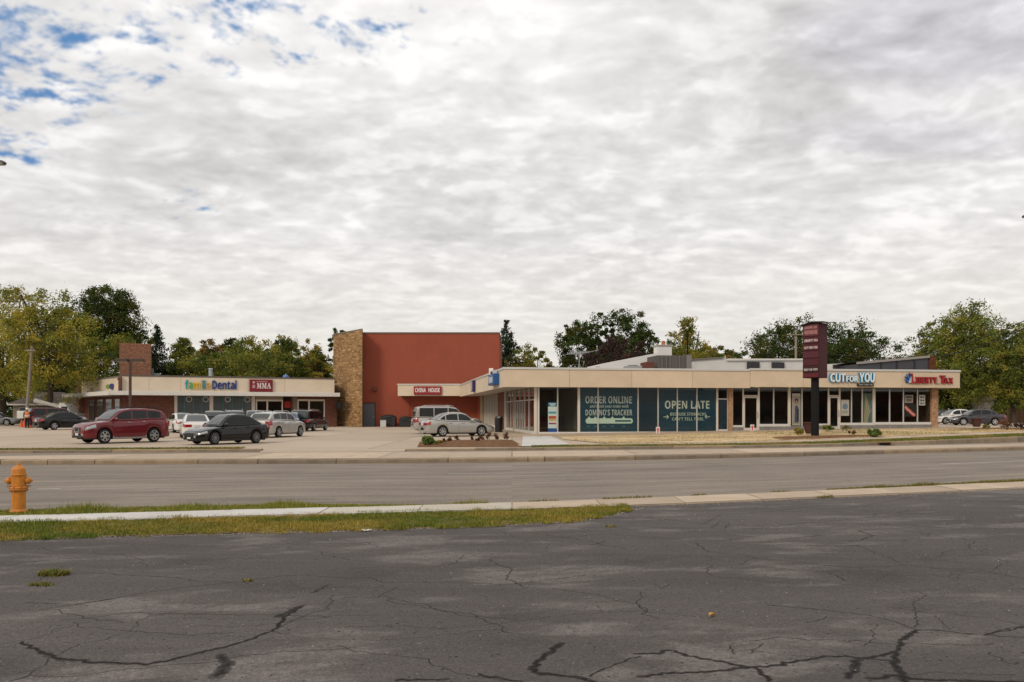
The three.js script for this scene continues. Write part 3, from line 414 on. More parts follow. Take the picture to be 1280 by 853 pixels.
  const filmB = canvasTex(1024, 840, (c, w, h) => { c.fillStyle = '#06303e'; c.fillRect(0, 0, w, h); for (let i = 0; i < 400; i++) { c.fillStyle = `rgba(${20 + (i * 7) % 20},${60 + (i * 13) % 24},${75 + (i * 5) % 20},0.05)`; c.fillRect((i * 331) % w, (i * 173) % h, 60, 24); }
    c.fillStyle = '#a6b0a2'; fitText(c, 'OPEN LATE', 120, 395, 800, 215); c.fillStyle = '#96a58f'; fitText(c, 'BECAUSE STOMACHS', 215, 530, 640, 80); fitText(c, "CAN'T TELL TIME.", 250, 625, 570, 80); c.strokeStyle = '#b4bba6'; c.lineWidth = 12; for (const s of [0, 1]) { const X = (v) => (s ? w - v : v); c.beginPath(); c.moveTo(X(105), 555); c.lineTo(X(185), 555); c.moveTo(X(160), 520); c.lineTo(X(190), 555); c.lineTo(X(160), 590); c.stroke(); } });
  const film = (t) => new THREE.MeshPhysicalMaterial({ map: t, roughness: 0.25, clearcoat: 1, clearcoatRoughness: 0.02 });
  const FA = film(filmA), FBm = film(filmB), FC = new THREE.MeshPhysicalMaterial({ color: new THREE.Color().setRGB(0.003, 0.024, 0.038), map: rep(mottleT, 3), roughness: 0.25, clearcoat: 1, clearcoatRoughness: 0.02 });
  const pane = (p0, p1, y0, y1, mat = glassM, uv) => { const x0 = fx(p0, WZ) + 0.02, x1 = fx(p1, WZ) - 0.02; if (uv) { const [t0, t1] = uv, a = (x0 - t0) / (t1 - t0), b = (x1 - t0) / (t1 - t0); return part(g, 'pane', plateUV(x0, x1, y0, y1, WZ, a, b, 0, 1), mat); } return part(g, 'pane', box(x0, x1, y0, y1, WZ - 0.004, WZ + 0.004), mat); };
  const sill = (p0, p1, y0, y1) => part(g, 'sill', rbox(fx(p0, WZ), fx(p1, WZ), y0, y1, WZ - 0.1, WZ + 0.09, 0.012), whiteTrimM);
  const base = (p0, p1, y1) => part(g, 'base_wall', box(fx(p0, WZ), fx(p1, WZ), -0.1, y1, WZ - 0.12, WZ + 0.07), std([0.30, 0.28, 0.265], { map: rep(mottleT, 2), roughness: 0.9 }));
  const poster = (p0, p1, q0, q1, tex, off = 0.02) => part(g, 'poster', plateUV(fx(p0, WZ), fx(p1, WZ), fy(p0, q1, WZ), fy(p0, q0, WZ), WZ + off), std([1, 1, 1], { map: tex, roughness: 0.6 }));
  const door = (p0, p1, y0, yTop) => { const x0 = fx(p0, WZ), x1 = fx(p1, WZ), r = 0.10; const d = part(g, 'door', merge([rbox(x0, x0 + r, y0, yTop, WZ - 0.05, WZ + 0.03), rbox(x1 - r, x1, y0, yTop, WZ - 0.05, WZ + 0.03), rbox(x0 + r, x1 - r, yTop - r, yTop, WZ - 0.05, WZ + 0.03), rbox(x0 + r, x1 - r, y0, y0 + 0.18, WZ - 0.05, WZ + 0.03)]), creamFrameM); part(d, 'pane', box(x0 + r, x1 - r, y0 + 0.18, yTop - r, WZ - 0.015, WZ - 0.005), glassM); part(d, 'handle', tube([[x1 - 0.06, y0 + 0.85, WZ + 0.04], [x1 - 0.06, y0 + 0.9, WZ + 0.09], [x1 - 0.06, y0 + 1.25, WZ + 0.09], [x1 - 0.06, y0 + 1.3, WZ + 0.04]], 0.016, 8), blackMetalM); return d; };
  // corner pizza shop
  part(g, 'column', rbox(fx(667.5, WZ), fx(671, WZ), 0.1, 3.24, WZ - 0.1, WZ + 0.1, 0.015), creamFrameM); part(g, 'column', rbox(fx(671.6, WZ), fx(674, WZ), 0.1, 3.24, WZ - 0.1, WZ + 0.1, 0.015), creamFrameM);
  const yb = 0.20; sill(673.5, 898, yb - 0.12, yb + 0.06);
  pane(674, 696.5, yb + 0.06, TOPY); mull(697, 0.09, yb); pane(697.5, 722, yb + 0.06, TOPY); mull(723.5, 0.17, 0.1, creamFrameM);
  const ua = [fx(725, WZ), fx(797, WZ)], ub = [fx(822, WZ), fx(895, WZ)];
  for (const [a, b] of [[725, 747.5], [747.5, 797]]) pane(a, b, yb + 0.06, TOPY, FA, ua); pane(797, 822, yb + 0.06, TOPY, FC); for (const [a, b] of [[822, 846.5], [846.5, 871], [871, 895]]) pane(a, b, yb + 0.06, TOPY, FBm, ub);
  for (const p of [747.5, 797.5, 822.5, 846.5, 871]) mull(p, 0.085, yb); mull(896.5, 0.14, 0.1, creamFrameM);
  poster(685, 696, 503, 541, canvasTex(128, 420, (c, w, h) => { c.fillStyle = '#16627f'; c.fillRect(0, 0, w, h); c.fillStyle = '#b9c6c4'; c.fillRect(0, 60, w, 300); c.fillStyle = '#3d8f95'; c.fillRect(8, 130, w - 16, 30); c.fillStyle = '#a54c2e'; c.fillRect(10, 190, w - 20, 40); c.fillStyle = '#b39a5c'; c.fillRect(14, 232, w - 28, 30); c.fillStyle = '#8d3140'; c.fillRect(10, 285, w - 20, 22); c.fillStyle = '#1e3f86'; c.fillRect(0, 375, w, 45); c.fillStyle = '#d8dcd6'; c.fillRect(14, 18, 100, 10); c.fillRect(30, 36, 70, 10); }));
  // next unit: dark side light, stone pier, door, windows
  pane(898.5, 909, gy(900) + 0.12, TOPY - 0.75, FC); mull(909.5, 0.07, 0.2); pane(898.5, 909, TOPY - 0.68, TOPY); part(g, 'transom_bar', rbox(fx(898, WZ), fx(909, WZ), TOPY - 0.76, TOPY - 0.67, WZ - 0.05, WZ + 0.04), aluM); sill(898.2, 909.4, gy(900), gy(900) + 0.1);
  part(g, 'pier', box(fx(909.8, WZ), fx(915, WZ), 0, 3.24, WZ - 0.25, WZ + 0.16), tanBrickM);
  base(915, 929, gy(920) + 0.22); sill(915, 929, gy(920) + 0.222, gy(920) + 0.36); pane(915.5, 928.5, gy(920) + 0.36, TOPY);
  mull(915.6, 0.07, gy(920) + 0.36); mull(928.9, 0.10, 0.1, creamFrameM); door(929.6, 947.6, gy(938) - 0.02, fy(938, 496, WZ)); part(g, 'transom_bar', rbox(fx(929.4, WZ), fx(947.8, WZ), fy(938, 495.6, WZ), fy(938, 494.2, WZ), WZ - 0.06, WZ + 0.05), creamFrameM); pane(929.6, 947.6, fy(938, 494.2, WZ), TOPY); mull(948.4, 0.13, 0.1, creamFrameM);
  base(949, 988, gy(968) + 0.22); sill(949, 986, gy(968) + 0.222, gy(968) + 0.40); for (const [a, b] of [[949, 966.5], [967.5, 985]]) pane(a, b, gy(968) + 0.4, TOPY); mull(967, 0.085, gy(968) + 0.4); mull(986.6, 0.2, 0.1, creamFrameM);
  base(988.2, 1016, gy(1002) + 0.22); pane(988.5, 1002, gy(995) + 0.3, TOPY); mull(1002.4, 0.09, gy(1000) + 0.2); pane(1003, 1016, gy(1010) + 0.3, TOPY); mull(1016.4, 0.09, gy(1010));
  poster(990, 1000.6, 492, 532, canvasTex(200, 700, (c, w, h) => { c.fillStyle = '#a9a297'; c.fillRect(0, 0, w, h); c.fillStyle = '#8d8478'; c.fillRect(10, 60, w - 20, h - 80); c.fillStyle = '#2b2320'; c.beginPath(); c.ellipse(105, 170, 42, 60, 0, 0, 7); c.fill(); c.fillStyle = '#927565'; c.beginPath(); c.ellipse(105, 190, 26, 38, 0, 0, 7); c.fill(); c.fillStyle = '#39445a'; c.beginPath(); c.moveTo(60, 640); c.lineTo(70, 300); c.lineTo(105, 250); c.lineTo(150, 300); c.lineTo(160, 640); c.fill(); c.fillStyle = '#1c2029'; c.fillRect(120, 340, 40, 260); }));
  base(1016.8, 1035.5, gy(1025) + 0.22); sill(1016.8, 1035.5, gy(1025) + 0.222, gy(1025) + 0.36); pane(1017, 1035, gy(1025) + 0.36, TOPY); mull(1035.6, 0.10, 0.2, creamFrameM);
  door(1036.4, 1048.8, gy(1042) - 0.02, fy(1042, 496, WZ)); part(g, 'transom_bar', rbox(fx(1036, WZ), fx(1049.2, WZ), fy(1042, 495.6, WZ), fy(1042, 494.2, WZ), WZ - 0.06, WZ + 0.05), creamFrameM); pane(1036.4, 1048.8, fy(1042, 494.2, WZ), TOPY); mull(1049.6, 0.11, 0.2, creamFrameM);
  base(1050, 1093, gy(1070) + 0.20); sill(1050, 1092, gy(1070) + 0.202, gy(1070) + 0.38); for (const [a, b] of [[1050.3, 1064], [1064.6, 1077.4], [1078, 1091]]) pane(a, b, gy(1070) + 0.38, TOPY); mull(1064.3, 0.085, gy(1070) + 0.3); mull(1077.7, 0.085, gy(1070) + 0.3); mull(1092.4, 0.22, 0.2, creamFrameM);
  poster(1051.5, 1061.5, 500, 520, canvasTex(256, 480, (c, w, h) => { c.fillStyle = '#a8a59c'; c.fillRect(0, 0, w, h); c.strokeStyle = '#2e557a'; c.lineWidth = 26; c.beginPath(); c.arc(128, 200, 70, 0, 7); c.stroke(); c.fillStyle = '#3f6c90'; c.beginPath(); c.arc(128, 200, 44, 0, 7); c.fill(); c.fillStyle = '#545250'; for (const y of [330, 360, 392]) c.fillRect(40, y, 176, 12); }));
  poster(1079, 1090, 492, 529, canvasTex(200, 640, (c, w, h) => { c.fillStyle = '#46584a'; c.fillRect(0, 0, w, h); for (let i = 0; i < 14; i++) { c.strokeStyle = ['#8c8a64', '#5d7a55', '#a0563f', '#7b8f88'][i % 4]; c.lineWidth = 12; c.beginPath(); c.moveTo(20 + i * 6, h); c.quadraticCurveTo(40 + i * 9, 300, 60 + i * 11, 20 + i * 30); c.stroke(); } c.fillStyle = '#4b6a90'; c.fillRect(w - 26, 160, 26, 480); }));
  base(1093.6, 1163.5, gy(1130) + 0.18); sill(1093.6, 1163.5, gy(1130) + 0.182, gy(1130) + 0.36); for (const [a, b] of [[1094.4, 1111.5], [1112.3, 1128.8], [1129.6, 1146.4], [1147.2, 1163]]) pane(a, b, gy(1130) + 0.36, TOPY); for (const p of [1112, 1129.2, 1146.8]) mull(p, 0.085, gy(1130) + 0.3);
  poster(1131, 1141.5, 494, 504, canvasTex(128, 128, (c, w, h) => { c.fillStyle = '#8f8577'; c.fillRect(0, 0, w, h); c.fillStyle = '#333'; c.fillRect(16, 20, 96, 26); c.fillStyle = '#5d564d'; c.fillRect(24, 62, 80, 44); }));
  poster(1149, 1156.5, 494, 507, canvasTex(128, 220, (c, w, h) => { c.fillStyle = '#b4b4ae'; c.fillRect(0, 0, w, h); c.fillStyle = '#3a3f42'; for (const y of [24, 96, 160]) { c.fillRect(26, y, 34, 40); c.fillRect(72, y + 6, 34, 30); } }));
  { const b = poster(1131, 1146, 505, 521, canvasTex(256, 256, (c, w, h) => { c.fillStyle = '#14100f'; c.fillRect(0, 0, w, h); c.save(); c.translate(20, 30); c.rotate(0.70); c.fillStyle = '#a5483c'; c.fillRect(0, 0, 290, 70); c.fillStyle = '#c9a79d'; for (let i = 0; i < 8; i++) c.fillRect(14 + i * 34, 16 + (i % 3) * 4, 20, 38 - (i % 2) * 10); c.restore(); }), 0.024); b.name = 'banner'; }
  part(g, 'pier', box(fx(1163.6, WZ), fx(1171.5, WZ), 0.1, 3.3, WZ - 0.5, WZ + 0.15), tanBrickM, 'tan brick pier at the end of the shop windows');
  // wing front under the canopy
  const W0 = [2.0, -0.9], wall = (s0, s1, y0, y1, t = 0.12, o = -2.05) => bar(s0, s1, y0, y1, o - t, o);
  part(g, 'column', bar(13.45, 13.58, 0.1, 3.24, -2.05, -1.93), creamFrameM);
  const seq = [[0.95, 2.6], [2.7, 4.4], [4.5, 6.4], [6.5, 8.6], [8.7, 11.0], [11.1, 13.4]];
  seq.forEach(([a, b], i) => { part(g, 'pane', wall(a, b, 0.32, 3.2, 0.01, -2.10), glassM); part(g, 'mullion', wall(b + 0.005, b + 0.095, 0.1, 3.24, 0.12, -2.04), aluM); part(g, 'sill', wall(a, b, 0.1, 0.32, 0.1, -2.05), whiteTrimM); part(g, 'transom_bar', wall(a, b, 2.36, 2.44, 0.08, -2.06), aluM); if (i === 2 || i === 3) { part(g, 'door_handle', wall((a + b) / 2 - 0.02, (a + b) / 2 + 0.02, 1.1, 1.5, 0.05, -2.0), aluM); part(g, 'door_stile', wall((a + b) / 2 - 0.06, (a + b) / 2 + 0.06, 0.33, 2.35, 0.06, -2.055), aluM); } });
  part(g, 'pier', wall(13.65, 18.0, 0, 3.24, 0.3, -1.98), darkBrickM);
  for (let s = 18.1, i = 0; s < 29.6; s += 1.2, i++) { part(g, 'pane', wall(s + 0.06, s + 1.14, 0.4, 3.2, 0.01, -2.10), i % 3 === 1 ? FC : glassM); part(g, 'mullion', wall(s, s + 0.055, 0.1, 3.24, 0.12, -2.03), creamFrameM); part(g, 'sill', wall(s + 0.06, s + 1.14, 0.1, 0.4, 0.1, -2.04), whiteTrimM); }
  part(g, 'wing_wall', wall(30.2, 32.2, 0, 3.24, 0.3, -2.0), std([0.36, 0.27, 0.19], { roughness: 0.8 })); part(g, 'wing_wall', wall(32.25, 35.2, 0, 3.24, 0.3, -2.0), redStuccoM);
  part(g, 'wing_back', bar(1.3, 30, 0.05, 3.23, -9.3, -9.1), inWallM);
  // tall slanted clerestory with slate-dark glazing and a brick stub, on the roof at the far end
  const rz = -2.5, RX = (p) => fx(p, rz), RY = (p, q) => fy(p, q, rz);
  const cl = [[RX(1072), 4.21], [RX(1161), 4.21], [RX(1161), RY(1161, 447.5)], [RX(1072), RY(1072, 455.5)]];
  const sh = new THREE.Shape(cl.map(([x, y]) => new THREE.Vector2(x, y))), ex = new THREE.ExtrudeGeometry(sh, { depth: 4, bevelEnabled: false }); ex.translate(0, 0, rz - 4); muv(ex);
  const cr = part(g, 'clerestory', ex, std([0.055, 0.055, 0.065], { roughness: 0.35 }));
  const topLine = (t) => [mix(cl[3][0], cl[2][0], t), mix(cl[3][1], cl[2][1], t)];
  { const a = topLine(-0.03), b = topLine(1.0); part(cr, 'roof_edge', quads([[[a[0], a[1], rz + 0.15], [b[0], b[1], rz + 0.15], [b[0], b[1] + 0.16, rz + 0.15], [a[0], a[1] + 0.16, rz + 0.15]], [[a[0], a[1] + 0.16, rz + 0.15], [b[0], b[1] + 0.16, rz + 0.15], [b[0], b[1] + 0.16, rz - 4.1], [a[0], a[1] + 0.16, rz - 4.1]]]), std([0.30, 0.27, 0.25], { roughness: 0.7 })); }
  for (const t of [0.33, 0.55, 0.8]) { const [x, y] = topLine(t); part(cr, 'mullion', box(x - 0.05, x + 0.05, 4.22, y - 0.02, rz + 0.005, rz + 0.05), darkM); }
  part(cr, 'ledge', rbox(RX(1120), RX(1160), 4.56, 4.70, rz + 0.002, rz + 0.2, 0.01), std([0.17, 0.16, 0.165]));
  part(g, 'brick_stub', rbox(RX(1161.2), RX(1169), 4.21, RY(1165, 445), rz - 1.2, rz + 0.12, 0.02), std([0.47, 0.34, 0.25], { map: rep(brickT, 2.4), bumpMap: rep(brickB, 2.4), bumpScale: 0.01, roughness: 0.9 }));
  // white penthouse with sloping roof, parapets and louvred boxes
  const pz = -6, QX = (p, z = pz) => fx(p, z), QY = (p, q, z = pz) => fy(p, q, z);
  const prism = (pts, z0, depth) => { const s = new THREE.Shape(pts.map(([p, q]) => new THREE.Vector2(fx(p, z0), Math.max(4.21, fy(p, q, z0))))), e = new THREE.ExtrudeGeometry(s, { depth, bevelEnabled: false }); e.translate(0, 0, z0 - depth); return muv(e); };
  const whitewashM = std([0.74, 0.73, 0.72], { map: rep(faintT, 3), roughness: 0.85 });
  part(g, 'penthouse', prism([[754, 475], [832, 475], [832, 442], [824, 441], [754, 454.5]], -8.5, 5), whitewashM);
  const ch = part(g, 'vent_stack', rbox(fx(823, -8.3), fx(840, -8.3), 4.21, fy(830, 432.6, -8.3), -9.4, -8.3, 0.02), whitewashM); part(ch, 'cap', rbox(fx(822, -8.3) - 0.02, fx(841, -8.3) + 0.02, fy(830, 432.6, -8.3), fy(830, 431.2, -8.3), -9.5, -8.2, 0.03), std([0.45, 0.40, 0.35])); part(ch, 'flue_cap', cyl(0.18, 0.12, 0.35, fx(832, -8.3), fy(830, 431.3, -8.3), -8.8), std([0.35, 0.14, 0.07]));
  part(g, 'louvred_screen', rbox(fx(822, -5), fx(864, -5), 4.21, fy(845, 444.5, -5), -7.4, -5, 0.02), std([0.115, 0.105, 0.10], { roughness: 0.8 }));
  { const e = part(g, 'screen_corner', rbox(fx(858.5, -4.9), fx(864.6, -4.9), 4.21, fy(861, 443.8, -4.9), -5.0, -4.88, 0.01), std([0.2, 0.19, 0.19])); for (const p of [828, 833.5, 838, 850]) part(g, 'screen_post', rbox(fx(p, -4.9) - 0.04, fx(p, -4.9) + 0.04, 4.21, fy(p, 445, -4.9), -4.99, -4.92, 0.008), std([0.16, 0.15, 0.15])); }
  part(g, 'brown_hatch', rbox(fx(808, -4.6), fx(818, -4.6), 4.21, fy(812, 452.5, -4.6), -6, -4.6, 0.03), std([0.13, 0.05, 0.035]));
  part(g, 'white_parapet', prism([[865, 475], [1004, 475], [1004, 449.2], [908, 448.8], [905, 446.5], [865, 449.5]], -7, 6), std([0.66, 0.65, 0.63], { map: rep(faintT, 3), roughness: 0.85 }));
  part(g, 'parapet_coping', prism([[864, 450.8], [905, 448.0], [905, 446.2], [864, 448.6]], -6.88, 0.3), std([0.16, 0.14, 0.12])); part(g, 'parapet_coping', prism([[909, 451.0], [1005, 450.6], [1005, 448.4], [909, 448.4]], -6.86, 0.3), whiteTrimM);
  for (const [a, b, q0] of [[935, 950, 452.5], [966, 981, 453]]) part(g, 'louvre', rbox(fx(a, -6.8), fx(b, -6.8), 4.21, fy(a, q0, -6.8), -6.99, -6.82, 0.01), darkM);
  part(g, 'white_parapet', prism([[1034, 475], [1074, 475], [1074, 453.5], [1034, 455.5]], -5, 4), std([0.66, 0.65, 0.63])); part(g, 'louvre', rbox(fx(1043, -4.8), fx(1056, -4.8), 4.21, fy(1048, 456, -4.8), -4.99, -4.82, 0.01), darkM);
}
// rooftop equipment standing on the shop roof
function rbWorld(px, z, y) { return RB.world(RB.fx(px, z), y, z); }
{ const steel = std([0.42, 0.43, 0.44], { metalness: 0.4, roughness: 0.5 });
  const ac = thing('rooftop_air_conditioner', 'grey box air conditioner beside the white penthouse on the shop roof', 'air conditioner', rbWorld(791, -5, 4.2), RB.theta); part(ac, 'case', rbox(-0.55, 0.55, 0.08, 0.72, -0.5, 0.5, 0.03), std([0.30, 0.31, 0.31], { roughness: 0.6 })); part(ac, 'base', box(-0.56, 0.56, 0, 0.078, -0.5, 0.5), steel); part(ac, 'fan_grille', cyl(0.36, 0.36, 0.05, 0, 0.722, 0), darkM);
  const ac2 = thing('rooftop_air_conditioner', 'pale boxy condenser on the shop roof beside the dark screen', 'air conditioner', rbWorld(800, -7, 4.2), RB.theta); part(ac2, 'case', rbox(-0.2, 0.5, 0.0, 0.6, -0.4, 0.4, 0.03), whiteTrimM); part(ac2, 'fan_grille', cyl(0.2, 0.2, 0.04, 0.15, 0.602, 0), darkM);
  const an = thing('television_antenna', 'tall rooftop antenna with wide fan of thin metal rods above the shops', 'antenna', rbWorld(724, -6, 4.2), 0.4); part(an, 'mast', cyl(0.03, 0.025, 1.75, 0, 0, 0), steel); for (const s of [-1, 1]) part(an, 'mast_brace', tube([[0, 0.9, 0], [s * 0.2, 0.45, 0.15], [s * 0.35, 0.0, 0.3]], 0.014, 4), steel); part(an, 'boom', tube([[-0.1, 1.7, -1.1], [0, 1.72, 0], [0.1, 1.7, 1.1]], 0.02, 6), steel); part(an, 'base', box(-0.3, 0.3, 0, 0.03, -0.2, 0.32), steel); for (let i = 0; i < 9; i++) { const z = -1.1 + i * 0.27, w = 0.55 + 0.06 * i; part(an, 'rod', tube([[-w, 1.62 + 0.03 * i, z], [0, 1.7, z], [w, 1.62 + 0.03 * i, z]], 0.013, 6, 5), steel); }
  const vt = thing('vent_pipe', 'small bent white vent pipe on the shop roof', 'vent', rbWorld(744, -3, 4.2), 0); part(vt, 'pipe', tube([[0, 0, 0], [0, 0.4, 0], [0.1, 0.55, 0], [0.28, 0.55, 0], [0.34, 0.42, 0]], 0.06, 12, 8), std([0.55, 0.54, 0.52]));
}

// ================================ tall red hall with stone pier
const hall = thing('red_hall', 'tall windowless red stucco hall with rough stone pier and grey door', 'building', [-8.9, 0, -87], 0);
{
  const g = hall, L = -16.36 + 8.9, R = -1.39 + 8.9, H = 10.1;
  part(g, 'wall', box(L, R, -0.1, H, -24, 0), redStuccoM); part(g, 'coping', rbox(L - 0.02, R + 0.08, H, H + 0.16, -24, 0.08, 0.03), std([0.17, 0.13, 0.11], { roughness: 0.7 }));
  for (const p of [511.5]) { const x = at(p, 500, 87)[0] + 8.9; part(g, 'downpipe', box(x - 0.05, x + 0.05, 0, 3.2, 0.002, 0.08), redStuccoM); }
  // stone pier, angled
  const a = at(452.5, 533, 84.6), b = at(416.5, 531, 90.5); const P = [a[0] + 8.9, a[2] + 87], Q = [b[0] + 8.9, b[2] + 87];
  const back = [at(453.5, 0, 86.98)[0] + 8.9, 0.02], backQ = [Q[0] + 0.9, -7.5], top = H + 0.15;
  const ring = [P, Q, backQ, back], wallOf = (y0, y1, o) => { const c = [0, 1, 2, 3].map((i) => { const p = ring[i]; return [p[0] + (i === 0 ? o : i === 1 ? -o : 0), p[1] + (i < 2 ? o : 0)]; }); return [0, 1, 2, 3].map((i) => { const a2 = c[i], b2 = c[(i + 1) % 4]; return [[a2[0], y0, a2[1]], [b2[0], y0, b2[1]], [b2[0], y1, b2[1]], [a2[0], y1, a2[1]]]; }).concat([[[c[0][0], y1, c[0][1]], [c[1][0], y1, c[1][1]], [c[2][0], y1, c[2][1]], [c[3][0], y1, c[3][1]]]]); };
  const sg = quads(wallOf(-0.1, top, 0)), len = Math.hypot(Q[0] - P[0], Q[1] - P[1]), su = sg.attributes.uv, sp = sg.attributes.position; for (let i = 0; i < 6; i++) su.setXY(i, (Math.abs(sp.getX(i) - P[0]) < 0.01 ? 0 : len), sp.getY(i));
  const pier = part(g, 'stone_pier', sg, stoneM, 'rough tan stone pier at the corner of the red hall'); part(pier, 'coping', quads(wallOf(top + 0.001, top + 0.16, 0.06)), std([0.2, 0.165, 0.13]));
  { const F = (t, y, o) => [mix(P[0], Q[0], t) + 0.80 * 0 + o * 0.8, y, mix(P[1], Q[1], t) + o]; part(pier, 'side_light', quads([[F(0.36, 0.05, 0.02), F(0.49, 0.05, 0.02), F(0.49, 2.75, 0.02), F(0.36, 2.75, 0.02)]]), std([0.08, 0.09, 0.085], { roughness: 0.25 })); }
  const d = part(g, 'door', rbox(at(454, 0, 87)[0] + 8.9, at(468.5, 0, 87)[0] + 8.9, 0.02, 2.5, 0.002, 0.06, 0.01), std([0.115, 0.12, 0.135], { roughness: 0.6 })); part(d, 'frame', merge([box(at(453, 0, 87)[0] + 8.9, at(454, 0, 87)[0] + 8.9, 0, 2.6, 0.002, 0.09), box(at(468.5, 0, 87)[0] + 8.9, at(469.4, 0, 87)[0] + 8.9, 0, 2.6, 0.002, 0.09), box(at(454, 0, 87)[0] + 8.9, at(468.5, 0, 87)[0] + 8.9, 2.5, 2.6, 0.002, 0.09)]), std([0.10, 0.045, 0.035])); part(d, 'handle', cyl(0.04, 0.04, 0.1, at(467, 0, 87)[0] + 8.9, 1.05, 0.09), aluM);
  const lx = at(469, 487, 87); part(g, 'wall_lamp', rbox(lx[0] + 8.9 - 0.28, lx[0] + 8.9 + 0.2, lx[1] - 0.18, lx[1] + 0.22, 0.002, 0.3, 0.05), std([0.14, 0.035, 0.025], { roughness: 0.5 }));
  // canopy band over the restaurant front
  const x0 = at(497, 0, 84.6)[0] + 8.9, x1 = at(575, 0, 84.6)[0] + 8.9 + 0.05; for (let i = 0; i < 3; i++) part(g, 'fascia_panel', rbox(mix(x0, x1, i / 3) + 0.01, mix(x0, x1, (i + 1) / 3) - 0.01, 3.28, 4.42, 2.2, 2.4, 0.012), paleTanM[i]);
  part(g, 'fascia_cap', rbox(x0 - 0.05, x1 - 0.01, 4.424, 4.56, 2.1, 2.46, 0.02), capM); part(g, 'canopy_roof', box(x0, x1 + 1.5, 4.1, 4.2, 0.002, 2.19), roofM); part(g, 'soffit', box(x0, x1 + 3.0, 3.3, 3.4, 0.002, 2.19), soffitM); part(g, 'fascia_panel', rbox(x0 - 0.0, x0 + 0.12, 3.28, 4.42, 0.003, 2.19, 0.012), paleTanM[2]);
}

